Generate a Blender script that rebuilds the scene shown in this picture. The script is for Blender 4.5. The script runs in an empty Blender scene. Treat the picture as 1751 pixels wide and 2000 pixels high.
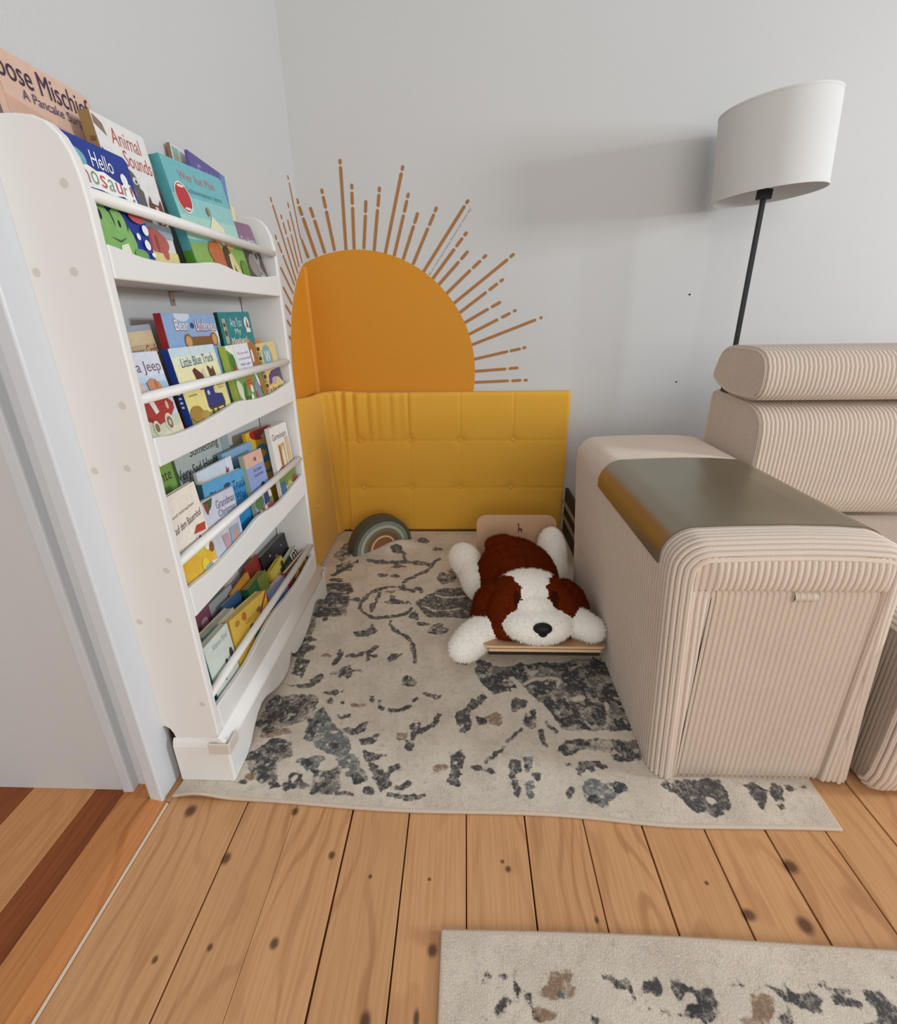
import bpy, bmesh, math, random
import numpy as np
from mathutils import Vector, Matrix, Euler

random.seed(7)
np.random.seed(7)
SC = bpy.context.scene
COL = SC.collection

# ------------------------------------------------------------------ camera
CAM_H = 1.1
FOCAL_PX, W_PX, H_PX, PY = 900.0, 1751.0, 2000.0, 944.0
rx, ry, rz = 0.34824401, 0.03366081, -0.01400814


def _rot(a, b, c):
    X = np.array([[1, 0, 0], [0, math.cos(a), -math.sin(a)], [0, math.sin(a), math.cos(a)]])
    Y = np.array([[math.cos(b), 0, math.sin(b)], [0, 1, 0], [-math.sin(b), 0, math.cos(b)]])
    Z = np.array([[math.cos(c), -math.sin(c), 0], [math.sin(c), math.cos(c), 0], [0, 0, 1]])
    return X @ Y @ Z


RM = _rot(rx, ry, rz) @ np.array([[1, 0, 0], [0, 0, -1], [0, 1, 0]], float)
cam_data = bpy.data.cameras.new('camera')
cam_data.sensor_fit = 'HORIZONTAL'
cam_data.sensor_width = 36.0
cam_data.lens = FOCAL_PX / W_PX * 36.0
cam_data.shift_y = (PY - H_PX / 2) / W_PX
cam_data.clip_start = 0.02
cam = bpy.data.objects.new('camera', cam_data)
COL.objects.link(cam)
mw = Matrix.Identity(4)
for i in range(3):
    mw[i][0] = RM[0][i]
    mw[i][1] = -RM[1][i]
    mw[i][2] = -RM[2][i]
mw[0][3], mw[1][3], mw[2][3] = 0, 0, CAM_H
cam.matrix_world = mw
SC.camera = cam

# ------------------------------------------------------------------ light and exposure
SC.view_settings.view_transform = 'Standard'
SC.view_settings.look = 'None'
SC.view_settings.gamma = 1.0
SC.view_settings.use_curve_mapping = False
SC.view_settings.exposure = 0.0

world = bpy.data.worlds.new('world')
SC.world = world
world.use_nodes = True
wb = world.node_tree.nodes['Background']
wb.inputs[0].default_value = (0.93, 0.96, 1.0, 1)
wb.inputs[1].default_value = 0.50


def area(name, loc, target, sx, sy, energy, color):
    l = bpy.data.lights.new(name, 'AREA')
    l.shape = 'RECTANGLE'
    l.size, l.size_y = sx, sy
    l.energy = energy
    l.color = color
    o = bpy.data.objects.new(name, l)
    o.location = loc
    o.rotation_euler = (Vector(target) - Vector(loc)).to_track_quat('-Z', 'Y').to_euler()
    COL.objects.link(o)
    return o


area('window_daylight', (5.0, 0.23, 1.95), (0.4, 2.2, 1.4), 0.8, 0.8, 138, (0.86, 0.93, 1.0))
area('room_daylight', (0.9, -2.6, 1.8), (0.1, 1.6, 0.7), 3.2, 2.0, 64, (1.0, 0.95, 0.88))

# ------------------------------------------------------------------ helpers


def lin(h):
    h = h.lstrip('#')
    v = [int(h[i:i + 2], 16) / 255 for i in (0, 2, 4)]
    return tuple(c / 12.92 if c <= 0.04045 else ((c + 0.055) / 1.055) ** 2.4 for c in v) + (1,)


MATS = {}


def new_mat(name):
    m = bpy.data.materials.new(name)
    m.use_nodes = True
    return m, m.node_tree.nodes, m.node_tree.links, m.node_tree.nodes['Principled BSDF']


def mat(name, color, rough=0.6, var=0.0, vscale=20, bump=0.0, bscale=200, metal=0.0, spec=0.4, sheen=0.0, stretch=(1, 1, 1), detail=4):
    if name in MATS:
        return MATS[name]
    m, N, L, b = new_mat(name)
    c = lin(color) if isinstance(color, str) else color
    b.inputs['Base Color'].default_value = c
    b.inputs['Roughness'].default_value = rough
    b.inputs['Metallic'].default_value = metal
    b.inputs['Specular IOR Level'].default_value = spec
    if sheen:
        b.inputs['Sheen Weight'].default_value = sheen
        b.inputs['Sheen Roughness'].default_value = 0.6
    tc = N.new('ShaderNodeTexCoord')
    mp = N.new('ShaderNodeMapping')
    mp.inputs['Scale'].default_value = stretch
    L.new(tc.outputs['Object'], mp.inputs[0])
    if var:
        n = N.new('ShaderNodeTexNoise')
        n.inputs['Scale'].default_value = vscale
        n.inputs['Detail'].default_value = detail
        L.new(mp.outputs[0], n.inputs['Vector'])
        mx = N.new('ShaderNodeMix')
        mx.data_type = 'RGBA'
        mx.inputs[6].default_value = tuple(x * (1 - var) for x in c[:3]) + (1,)
        mx.inputs[7].default_value = tuple(min(1, x * (1 + var)) for x in c[:3]) + (1,)
        L.new(n.outputs[0], mx.inputs[0])
        L.new(mx.outputs[2], b.inputs['Base Color'])
    if bump:
        n2 = N.new('ShaderNodeTexNoise')
        n2.inputs['Scale'].default_value = bscale
        n2.inputs['Detail'].default_value = 3
        L.new(mp.outputs[0], n2.inputs['Vector'])
        bp = N.new('ShaderNodeBump')
        bp.inputs['Strength'].default_value = bump
        bp.inputs['Distance'].default_value = 0.004
        L.new(n2.outputs[0], bp.inputs['Height'])
        L.new(bp.outputs[0], b.inputs['Normal'])
    MATS[name] = m
    return m


def ink(hexc):
    return mat('print_' + hexc.lstrip('#'), hexc, rough=0.38, spec=0.45, var=0.14, vscale=55, detail=5)


def tag(o, label=None, cat=None, group=None, kind=None):
    if label:
        o['label'] = label
    if cat:
        o['category'] = cat
    if group:
        o['group'] = group
    if kind:
        o['kind'] = kind
    return o


def empty(name, loc=(0, 0, 0), rot=(0, 0, 0)):
    o = bpy.data.objects.new(name, None)
    o.empty_display_size = 0.05
    o.location = loc
    o.rotation_euler = rot
    COL.objects.link(o)
    return o


class MB:
    """collects polygons with material slots, then builds ONE mesh object"""

    def __init__(self):
        self.v, self.f, self.m, self.mats, self.sm = [], [], [], [], []

    def slot(self, m):
        if m not in self.mats:
            self.mats.append(m)
        return self.mats.index(m)

    def add(self, verts, faces, m, smooth=False):
        b = len(self.v)
        s = self.slot(m)
        self.v += [tuple(map(float, p)) for p in verts]
        for f in faces:
            self.f.append([i + b for i in f])
            self.m.append(s)
            self.sm.append(smooth)
        return self

    def box(self, x0, x1, y0, y1, z0, z1, m):
        v = [(x, y, z) for x in (x0, x1) for y in (y0, y1) for z in (z0, z1)]
        f = [(0, 1, 3, 2), (4, 6, 7, 5), (0, 4, 5, 1), (2, 3, 7, 6), (0, 2, 6, 4), (1, 5, 7, 3)]
        return self.add(v, f, m)

    def prism(self, pts, axis, a, b, m, smooth=False):
        """polygon in the other two axes (cyclic order kept x,y,z minus axis), extruded a..b along axis"""
        n = len(pts)

        def P(p, t):
            return {'x': (t, p[0], p[1]), 'y': (p[0], t, p[1]), 'z': (p[0], p[1], t)}[axis]
        v = [P(p, a) for p in pts] + [P(p, b) for p in pts]
        self.add(v, [list(range(n - 1, -1, -1)), list(range(n, 2 * n))], m)
        self.add(v, [(i, (i + 1) % n, n + (i + 1) % n, n + i) for i in range(n)], m, smooth)
        return self

    def tube(self, pts, r, m, n=12, cap=True):
        rings = []
        pts = [Vector(p) for p in pts]
        rr = r if isinstance(r, (list, tuple)) else [r] * len(pts)
        for i, p in enumerate(pts):
            d = (pts[min(i + 1, len(pts) - 1)] - pts[max(i - 1, 0)]).normalized()
            u = d.orthogonal().normalized()
            if i and rings:
                pu = rings[-1][1]
                u = (pu - d * pu.dot(d)).normalized()
            w = d.cross(u)
            rings.append(([p + (u * math.cos(2 * math.pi * k / n) + w * math.sin(2 * math.pi * k / n)) * rr[i] for k in range(n)], u))
        v = [q for rg, _ in rings for q in rg]
        f = [(i * n + k, i * n + (k + 1) % n, (i + 1) * n + (k + 1) % n, (i + 1) * n + k) for i in range(len(pts) - 1) for k in range(n)]
        self.add(v, f, m, True)
        if cap:
            self.add(v, [list(range(n - 1, -1, -1)), [(len(pts) - 1) * n + k for k in range(n)]], m)
        return self

    def lathe(self, prof, c, m, n=32):
        v = [(c[0] + r * math.cos(2 * math.pi * k / n), c[1] + r * math.sin(2 * math.pi * k / n), c[2] + z) for r, z in prof for k in range(n)]
        f = [(i * n + k, i * n + (k + 1) % n, (i + 1) * n + (k + 1) % n, (i + 1) * n + k) for i in range(len(prof) - 1) for k in range(n)]
        return self.add(v, f, m, True)

    def grid(self, P, m, smooth=True, flip=False, closed_u=False):
        """P: array (nu, nv, 3)"""
        nu, nv = len(P), len(P[0])
        v = [tuple(P[i][j]) for i in range(nu) for j in range(nv)]
        f = []
        for i in range(nu - 1 + (1 if closed_u else 0)):
            for j in range(nv - 1):
                q = (i * nv + j, ((i + 1) % nu) * nv + j, ((i + 1) % nu) * nv + j + 1, i * nv + j + 1)
                f.append(q[::-1] if flip else q)
        return self.add(v, f, m, smooth)

    def build(self, name, parent=None, bevel=0.0, bseg=2, fix=True):
        me = bpy.data.meshes.new(name)
        me.from_pydata(self.v, [], self.f)
        me.polygons.foreach_set('material_index', self.m)
        me.polygons.foreach_set('use_smooth', self.sm)
        for m in self.mats:
            me.materials.append(m)
        if fix:
            bm = bmesh.new()
            bm.from_mesh(me)
            bmesh.ops.remove_doubles(bm, verts=bm.verts, dist=1e-6)
            bmesh.ops.recalc_face_normals(bm, faces=bm.faces)
            bm.to_mesh(me)
            bm.free()
        me.update()
        o = bpy.data.objects.new(name, me)
        COL.objects.link(o)
        if parent:
            o.parent = parent
        if bevel:
            md = o.modifiers.new('bevel', 'BEVEL')
            md.width = bevel
            md.segments = bseg
            md.limit_method = 'ANGLE'
            md.angle_limit = math.radians(40)
            md.harden_normals = False
        return o


def arc(cx, cy, r, a0, a1, n=8, ry=None):
    ry = r if ry is None else ry
    return [(cx + r * math.cos(math.radians(a0 + (a1 - a0) * i / n)), cy + ry * math.sin(math.radians(a0 + (a1 - a0) * i / n))) for i in range(n + 1)]


def interp(pts, t):
    xs, ys = [p[0] for p in pts], [p[1] for p in pts]
    # smooth (monotone cosine) interpolation
    if t <= xs[0]:
        return ys[0]
    for i in range(len(xs) - 1):
        if t <= xs[i + 1]:
            k = (t - xs[i]) / (xs[i + 1] - xs[i])
            p0 = ys[max(i - 1, 0)]
            p1, p2 = ys[i], ys[i + 1]
            p3 = ys[min(i + 2, len(xs) - 1)]
            return 0.5 * (2 * p1 + (p2 - p0) * k + (2 * p0 - 5 * p1 + 4 * p2 - p3) * k * k + (3 * p1 - p0 - 3 * p2 + p3) * k ** 3)
    return ys[-1]


_TXT = {}


def text_mesh(s):
    """letters of a word as flat polygons: verts, faces, bounds"""
    if s in _TXT:
        return _TXT[s]
    cu = bpy.data.curves.new('t', 'FONT')
    cu.body = s
    cu.resolution_u = 3
    o = bpy.data.objects.new('t', cu)
    COL.objects.link(o)
    me = bpy.data.meshes.new_from_object(o.evaluated_get(bpy.context.evaluated_depsgraph_get()))
    v = [tuple(p.co) for p in me.vertices]
    f = [list(p.vertices) for p in me.polygons]
    bpy.data.objects.remove(o)
    bpy.data.curves.remove(cu)
    bpy.data.meshes.remove(me)
    xs, ys = [p[0] for p in v], [p[1] for p in v]
    _TXT[s] = (v, f, min(xs), max(xs), min(ys), max(ys))
    return _TXT[s]


# ------------------------------------------------------------------ materials
WALL = mat('white_wall_paint', '#c9c8c6', rough=0.85, var=0.02, vscale=3, bump=0.12, bscale=160)
PAINT = mat('white_furniture_paint', '#e4e2de', rough=0.42, var=0.012, vscale=6)
TRIMW = mat('white_gloss_trim', '#cdd0d3', rough=0.35)
BLACK = mat('black_metal', '#0d0d0e', rough=0.45)
SHADE = mat('white_lamp_fabric', '#d2d1ce', rough=0.9, bump=0.15, bscale=500)
BROWNBASE = mat('dark_stained_skirting', '#3c2418', rough=0.5, var=0.2, vscale=10, stretch=(20, 1, 20))
PAGES = mat('paper_pages', '#e6ddc8', rough=0.8, var=0.05, vscale=6, stretch=(400, 1, 1))

# ------------------------------------------------------------------ traced outlines: rug motifs, sun rays, book tops (metres)
RUG_MOTIFS=[["m",[[-0.577,1.091],[-0.453,1.101],[-0.448,1.02],[-0.513,0.975],[-0.563,0.945],[-0.599,0.98],[-0.596,1.073]]],
["m",[[-0.454,1.02],[-0.426,1.052],[-0.392,1.022],[-0.429,0.941],[-0.445,0.934]]],
["m",[[-0.408,0.84],[-0.322,0.848],[-0.304,0.779],[-0.377,0.777]]],
["m",[[-0.578,0.885],[-0.536,0.939],[-0.475,0.92],[-0.461,0.882],[-0.494,0.862],[-0.47,0.788],[-0.53,0.803],[-0.575,0.854]]],
["t",[[-0.574,0.959],[-0.501,0.975],[-0.487,0.954],[-0.53,0.939],[-0.567,0.942]]],
["t",[[-0.586,1.018],[-0.542,1.034],[-0.524,1.004],[-0.568,0.988]]],
["t",[[-0.531,0.815],[-0.532,0.809],[-0.534,0.801],[-0.546,0.806],[-0.556,0.808],[-0.564,0.814],[-0.564,0.821],[-0.553,0.822],[-0.546,0.827],[-0.535,0.821]]],
["t",[[-0.295,1.063],[-0.298,1.058],[-0.31,1.056],[-0.327,1.052],[-0.333,1.059],[-0.346,1.062],[-0.342,1.067],[-0.329,1.071],[-0.314,1.068],[-0.293,1.069]]],
["t",[[-0.458,1.273],[-0.462,1.266],[-0.473,1.262],[-0.486,1.265],[-0.504,1.264],[-0.502,1.272],[-0.501,1.278],[-0.492,1.282],[-0.478,1.285],[-0.472,1.277]]],
["t",[[-0.157,0.954],[-0.16,0.946],[-0.171,0.944],[-0.181,0.936],[-0.188,0.946],[-0.192,0.953],[-0.191,0.961],[-0.185,0.97],[-0.173,0.963],[-0.161,0.963]]],
["t",[[-0.067,0.86],[-0.065,0.852],[-0.071,0.846],[-0.078,0.849],[-0.083,0.853],[-0.089,0.859],[-0.084,0.866],[-0.079,0.871],[-0.073,0.874],[-0.066,0.869]]],
["d",[[-0.545,1.073],[-0.538,1.058],[-0.556,1.056],[-0.57,1.055],[-0.588,1.059],[-0.598,1.072],[-0.589,1.081],[-0.587,1.094],[-0.569,1.093],[-0.555,1.083]]],
["d",[[-0.488,1.043],[-0.496,1.037],[-0.503,1.029],[-0.525,1.029],[-0.538,1.036],[-0.552,1.042],[-0.553,1.051],[-0.532,1.053],[-0.514,1.054],[-0.491,1.052]]],
["d",[[-0.523,1.019],[-0.518,1.008],[-0.527,1.0],[-0.543,0.996],[-0.553,1.011],[-0.573,1.018],[-0.568,1.03],[-0.557,1.037],[-0.542,1.034],[-0.521,1.035]]],
["d",[[-0.495,0.913],[-0.479,0.897],[-0.5,0.89],[-0.521,0.892],[-0.539,0.9],[-0.565,0.911],[-0.546,0.923],[-0.539,0.934],[-0.517,0.937],[-0.493,0.929]]],
["d",[[-0.533,0.874],[-0.533,0.863],[-0.543,0.855],[-0.562,0.862],[-0.583,0.86],[-0.59,0.873],[-0.587,0.882],[-0.574,0.887],[-0.559,0.896],[-0.547,0.881]]],
["d",[[-0.494,0.844],[-0.492,0.832],[-0.5,0.82],[-0.52,0.83],[-0.54,0.829],[-0.549,0.843],[-0.547,0.855],[-0.534,0.86],[-0.52,0.871],[-0.505,0.855]]],
["d",[[-0.494,0.815],[-0.5,0.807],[-0.503,0.801],[-0.511,0.798],[-0.523,0.803],[-0.524,0.815],[-0.532,0.826],[-0.526,0.832],[-0.516,0.83],[-0.507,0.824]]],
["d",[[-0.409,0.812],[-0.405,0.8],[-0.423,0.801],[-0.432,0.793],[-0.445,0.801],[-0.452,0.811],[-0.447,0.819],[-0.447,0.832],[-0.43,0.825],[-0.417,0.821]]],
["d",[[-0.416,0.79],[-0.425,0.785],[-0.43,0.78],[-0.441,0.779],[-0.452,0.783],[-0.453,0.789],[-0.459,0.796],[-0.448,0.798],[-0.437,0.797],[-0.426,0.795]]],
["d",[[-0.462,0.794],[-0.465,0.788],[-0.471,0.785],[-0.478,0.782],[-0.487,0.786],[-0.488,0.793],[-0.491,0.8],[-0.487,0.806],[-0.478,0.803],[-0.471,0.799]]],
["d",[[-0.393,0.796],[-0.395,0.791],[-0.396,0.784],[-0.404,0.784],[-0.409,0.79],[-0.414,0.795],[-0.417,0.803],[-0.41,0.804],[-0.404,0.805],[-0.396,0.803]]],
["d",[[-0.354,0.786],[-0.35,0.779],[-0.363,0.78],[-0.371,0.777],[-0.381,0.78],[-0.386,0.785],[-0.379,0.789],[-0.378,0.796],[-0.366,0.793],[-0.358,0.79]]],
["d",[[-0.589,0.808],[-0.581,0.8],[-0.588,0.797],[-0.596,0.797],[-0.603,0.802],[-0.614,0.807],[-0.608,0.812],[-0.606,0.818],[-0.599,0.819],[-0.589,0.815]]],
["d",[[-0.547,0.798],[-0.546,0.792],[-0.553,0.792],[-0.557,0.789],[-0.563,0.792],[-0.566,0.797],[-0.565,0.801],[-0.565,0.807],[-0.558,0.804],[-0.552,0.802]]],
["g",[[-0.435,1.06],[-0.392,1.022],[-0.355,0.978],[-0.322,0.944],[-0.309,0.91],[-0.325,0.885],[-0.367,0.89],[-0.409,0.915],[-0.445,0.934],[-0.45,0.969],[-0.444,1.028]]],
["g",[[-0.452,0.872],[-0.41,0.883],[-0.371,0.884],[-0.362,0.874],[-0.386,0.841],[-0.407,0.838],[-0.439,0.852]]],
["g",[[-0.342,0.884],[-0.3,0.898],[-0.279,0.879],[-0.263,0.856],[-0.239,0.821],[-0.264,0.81],[-0.293,0.82],[-0.322,0.848]]],
["d",[[-0.257,0.827],[-0.252,0.817],[-0.263,0.812],[-0.275,0.815],[-0.287,0.817],[-0.295,0.826],[-0.287,0.833],[-0.282,0.84],[-0.269,0.843],[-0.26,0.835]]],
["d",[[-0.213,0.794],[-0.222,0.789],[-0.226,0.781],[-0.237,0.78],[-0.246,0.787],[-0.249,0.794],[-0.254,0.803],[-0.241,0.805],[-0.231,0.805],[-0.22,0.802]]],
["d",[[-0.272,0.787],[-0.269,0.782],[-0.282,0.78],[-0.294,0.781],[-0.308,0.782],[-0.314,0.786],[-0.304,0.789],[-0.298,0.792],[-0.284,0.793],[-0.276,0.79]]],
["d",[[-0.342,0.803],[-0.336,0.798],[-0.349,0.796],[-0.362,0.797],[-0.373,0.798],[-0.385,0.802],[-0.373,0.806],[-0.366,0.81],[-0.353,0.811],[-0.341,0.808]]],
["d",[[-0.401,0.861],[-0.401,0.855],[-0.408,0.849],[-0.419,0.854],[-0.431,0.853],[-0.435,0.861],[-0.432,0.867],[-0.425,0.87],[-0.415,0.875],[-0.408,0.866]]],
["d",[[-0.349,0.923],[-0.348,0.917],[-0.355,0.912],[-0.367,0.915],[-0.377,0.917],[-0.384,0.922],[-0.38,0.927],[-0.371,0.929],[-0.361,0.933],[-0.352,0.928]]],
["l",[[-0.404,0.902],[-0.398,0.889],[-0.423,0.89],[-0.438,0.883],[-0.457,0.889],[-0.466,0.901],[-0.455,0.909],[-0.454,0.924],[-0.43,0.917],[-0.413,0.912]]],
["l",[[-0.341,0.86],[-0.342,0.852],[-0.346,0.843],[-0.36,0.844],[-0.369,0.852],[-0.381,0.859],[-0.379,0.869],[-0.367,0.872],[-0.356,0.874],[-0.341,0.871]]],
["l",[[-0.389,0.818],[-0.388,0.808],[-0.387,0.794],[-0.399,0.802],[-0.406,0.806],[-0.414,0.817],[-0.417,0.831],[-0.408,0.831],[-0.403,0.84],[-0.393,0.831]]],
["l",[[-0.283,0.82],[-0.284,0.815],[-0.287,0.808],[-0.297,0.812],[-0.305,0.814],[-0.311,0.82],[-0.31,0.826],[-0.3,0.827],[-0.293,0.832],[-0.285,0.826]]],
["l",[[-0.56,0.84],[-0.554,0.832],[-0.565,0.83],[-0.574,0.831],[-0.585,0.833],[-0.593,0.839],[-0.586,0.844],[-0.585,0.85],[-0.574,0.851],[-0.564,0.846]]],
["l",[[-0.435,0.852],[-0.437,0.847],[-0.442,0.843],[-0.453,0.842],[-0.459,0.847],[-0.468,0.851],[-0.468,0.856],[-0.458,0.858],[-0.449,0.858],[-0.436,0.858]]],
["l",[[-0.592,1.105],[-0.57,1.107],[-0.539,1.11],[-0.51,1.111],[-0.489,1.107],[-0.47,1.1],[-0.453,1.092],[-0.44,1.081],[-0.429,1.068],[-0.418,1.053],[-0.407,1.037],[-0.396,1.02],[-0.385,1.004],[-0.373,0.99],[-0.361,0.978],[-0.349,0.967],[-0.337,0.957],[-0.324,0.95],[-0.314,0.94],[-0.305,0.928],[-0.296,0.913],[-0.287,0.896],[-0.276,0.879],[-0.265,0.861],[-0.253,0.842],[-0.238,0.819],[-0.222,0.795],[-0.211,0.779],[-0.205,0.783],[-0.215,0.799],[-0.231,0.823],[-0.246,0.846],[-0.258,0.865],[-0.269,0.883],[-0.279,0.9],[-0.288,0.917],[-0.297,0.932],[-0.308,0.947],[-0.32,0.958],[-0.333,0.967],[-0.345,0.975],[-0.356,0.986],[-0.367,0.997],[-0.378,1.01],[-0.388,1.025],[-0.399,1.043],[-0.41,1.06],[-0.422,1.075],[-0.435,1.09],[-0.451,1.103],[-0.47,1.113],[-0.491,1.12],[-0.514,1.125],[-0.544,1.124],[-0.576,1.121],[-0.598,1.119]]],
["d",[[-0.405,1.12],[-0.384,1.129],[-0.382,1.107],[-0.405,1.094],[-0.448,1.106]]],
["d",[[-0.573,1.134],[-0.521,1.144],[-0.474,1.192],[-0.458,1.173],[-0.478,1.136],[-0.515,1.125]]],
["d",[[-0.572,1.19],[-0.575,1.26],[-0.526,1.246],[-0.529,1.21],[-0.531,1.172]]],
["d",[[-0.579,1.326],[-0.541,1.315],[-0.522,1.304],[-0.555,1.287]]],
["d",[[-0.355,0.978],[-0.307,0.982],[-0.288,1.009],[-0.276,0.994],[-0.286,0.969],[-0.313,0.954],[-0.351,0.96]]],
["d",[[-0.299,0.944],[-0.269,0.945],[-0.249,0.962],[-0.238,0.952],[-0.254,0.925],[-0.282,0.921]]],
["d",[[-0.284,0.918],[-0.254,0.899],[-0.205,0.913],[-0.198,0.903],[-0.228,0.881],[-0.261,0.877]]],
["d",[[-0.254,0.868],[-0.218,0.857],[-0.173,0.87],[-0.167,0.861],[-0.194,0.84],[-0.189,0.811],[-0.198,0.8],[-0.216,0.811],[-0.237,0.839]]],
["d",[[-0.184,0.814],[-0.158,0.812],[-0.136,0.829],[-0.129,0.818],[-0.146,0.801],[-0.172,0.801]]],
["d",[[-0.197,0.795],[-0.155,0.793],[-0.103,0.794],[-0.1,0.786],[-0.138,0.778],[-0.19,0.782]]],
["d",[[-0.448,1.311],[-0.423,1.301],[-0.424,1.274],[-0.435,1.232],[-0.453,1.232],[-0.442,1.273]]],
["d",[[-0.273,1.255],[-0.255,1.282],[-0.211,1.288],[-0.231,1.266],[-0.257,1.245]]],
["d",[[-0.163,0.996],[-0.13,1.008],[-0.124,0.976],[-0.139,0.941],[-0.144,0.911],[-0.165,0.914],[-0.165,0.94],[-0.147,0.961]]],
["d",[[-0.399,1.076],[-0.395,1.066],[-0.403,1.065],[-0.41,1.064],[-0.418,1.067],[-0.422,1.075],[-0.418,1.081],[-0.418,1.089],[-0.409,1.089],[-0.403,1.082]]],
["d",[[-0.364,1.07],[-0.365,1.065],[-0.366,1.059],[-0.373,1.064],[-0.378,1.064],[-0.382,1.069],[-0.382,1.075],[-0.375,1.075],[-0.371,1.08],[-0.366,1.074]]],
["d",[[-0.335,1.023],[-0.327,1.016],[-0.341,1.015],[-0.351,1.014],[-0.36,1.017],[-0.37,1.022],[-0.358,1.026],[-0.356,1.032],[-0.344,1.032],[-0.334,1.028]]],
["d",[[-0.371,1.022],[-0.367,1.016],[-0.371,1.013],[-0.376,1.013],[-0.38,1.018],[-0.386,1.022],[-0.382,1.026],[-0.38,1.03],[-0.376,1.031],[-0.37,1.029]]],
["d",[[-0.367,1.199],[-0.366,1.18],[-0.375,1.168],[-0.391,1.179],[-0.408,1.177],[-0.414,1.198],[-0.412,1.214],[-0.403,1.223],[-0.39,1.235],[-0.379,1.212]]],
["d",[[-0.299,1.276],[-0.304,1.271],[-0.305,1.264],[-0.315,1.268],[-0.322,1.27],[-0.326,1.275],[-0.328,1.282],[-0.317,1.282],[-0.31,1.286],[-0.303,1.282]]],
["d",[[-0.278,1.084],[-0.278,1.075],[-0.284,1.074],[-0.287,1.067],[-0.292,1.075],[-0.295,1.083],[-0.295,1.091],[-0.294,1.101],[-0.287,1.094],[-0.282,1.092]]],
["d",[[-0.256,1.076],[-0.256,1.072],[-0.259,1.068],[-0.264,1.071],[-0.269,1.072],[-0.272,1.076],[-0.27,1.079],[-0.266,1.081],[-0.261,1.084],[-0.257,1.08]]],
["d",[[-0.589,1.303],[-0.596,1.295],[-0.597,1.283],[-0.614,1.286],[-0.625,1.294],[-0.635,1.302],[-0.64,1.315],[-0.623,1.316],[-0.612,1.319],[-0.596,1.315]]],
["m",[[-0.151,1.16],[-0.159,1.146],[-0.172,1.139],[-0.186,1.142],[-0.207,1.142],[-0.203,1.159],[-0.204,1.173],[-0.193,1.182],[-0.175,1.186],[-0.169,1.169]]],
["m",[[-0.406,1.193],[-0.401,1.186],[-0.416,1.185],[-0.428,1.185],[-0.442,1.186],[-0.448,1.192],[-0.438,1.197],[-0.434,1.203],[-0.42,1.203],[-0.41,1.198]]],
["m",[[-0.336,1.204],[-0.337,1.199],[-0.347,1.195],[-0.36,1.199],[-0.375,1.198],[-0.378,1.203],[-0.374,1.208],[-0.363,1.21],[-0.35,1.214],[-0.343,1.208]]],
["d",[[-0.406,1.264],[-0.389,1.266],[-0.363,1.269],[-0.341,1.277],[-0.324,1.291],[-0.311,1.309],[-0.302,1.322],[-0.314,1.338],[-0.322,1.325],[-0.334,1.308],[-0.349,1.295],[-0.369,1.288],[-0.394,1.285],[-0.412,1.283]]],
["d",[[-0.346,1.296],[-0.343,1.28],[-0.339,1.259],[-0.335,1.244],[-0.322,1.244],[-0.325,1.259],[-0.33,1.281],[-0.333,1.297]]],
["d",[[-0.2,1.328],[-0.196,1.317],[-0.19,1.301],[-0.184,1.286],[-0.18,1.27],[-0.177,1.252],[-0.175,1.24],[-0.162,1.243],[-0.164,1.255],[-0.168,1.273],[-0.172,1.291],[-0.178,1.308],[-0.184,1.325],[-0.188,1.336]]],
["d",[[-0.263,1.049],[-0.251,1.045],[-0.235,1.041],[-0.219,1.038],[-0.205,1.037],[-0.191,1.039],[-0.179,1.043],[-0.169,1.049],[-0.161,1.056],[-0.154,1.065],[-0.149,1.074],[-0.145,1.084],[-0.143,1.091],[-0.154,1.098],[-0.156,1.092],[-0.159,1.083],[-0.163,1.075],[-0.169,1.068],[-0.176,1.061],[-0.184,1.056],[-0.195,1.053],[-0.207,1.051],[-0.22,1.052],[-0.235,1.054],[-0.251,1.059],[-0.262,1.063]]],
["d",[[-0.121,0.963],[-0.111,0.97],[-0.098,0.981],[-0.086,0.993],[-0.077,1.008],[-0.072,1.023],[-0.068,1.033],[-0.079,1.039],[-0.082,1.029],[-0.087,1.015],[-0.094,1.003],[-0.105,0.992],[-0.118,0.981],[-0.127,0.974]]],
["d",[[-0.134,1.105],[-0.124,1.101],[-0.11,1.096],[-0.097,1.093],[-0.088,1.09],[-0.081,1.089],[-0.077,1.089],[-0.076,1.104],[-0.08,1.104],[-0.087,1.105],[-0.095,1.107],[-0.108,1.111],[-0.122,1.116],[-0.132,1.119]]],
["d",[[-0.278,0.908],[-0.267,0.892],[-0.252,0.87],[-0.238,0.848],[-0.226,0.827],[-0.214,0.807],[-0.207,0.793],[-0.198,0.797],[-0.206,0.811],[-0.217,0.831],[-0.23,0.853],[-0.244,0.875],[-0.259,0.898],[-0.27,0.914]]],
["m",[[0.025,1.222],[0.152,1.235],[0.459,1.281],[0.474,1.165],[0.497,0.99],[0.271,0.985],[0.237,1.067],[0.189,1.133],[0.143,1.141],[0.088,1.105],[0.051,1.157]]],
["m",[[0.252,0.944],[0.278,0.958],[0.348,0.963],[0.475,0.962],[0.455,0.903],[0.386,0.896],[0.379,0.927],[0.305,0.925],[0.256,0.905]]],
["m",[[0.201,1.02],[0.199,0.997],[0.188,0.983],[0.179,0.993],[0.17,0.999],[0.166,1.02],[0.177,1.039],[0.186,1.051],[0.199,1.062],[0.204,1.042]]],
["m",[[0.066,1.01],[0.061,1.002],[0.049,1.0],[0.038,0.995],[0.03,1.001],[0.029,1.009],[0.032,1.017],[0.039,1.026],[0.051,1.02],[0.06,1.017]]],
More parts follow.
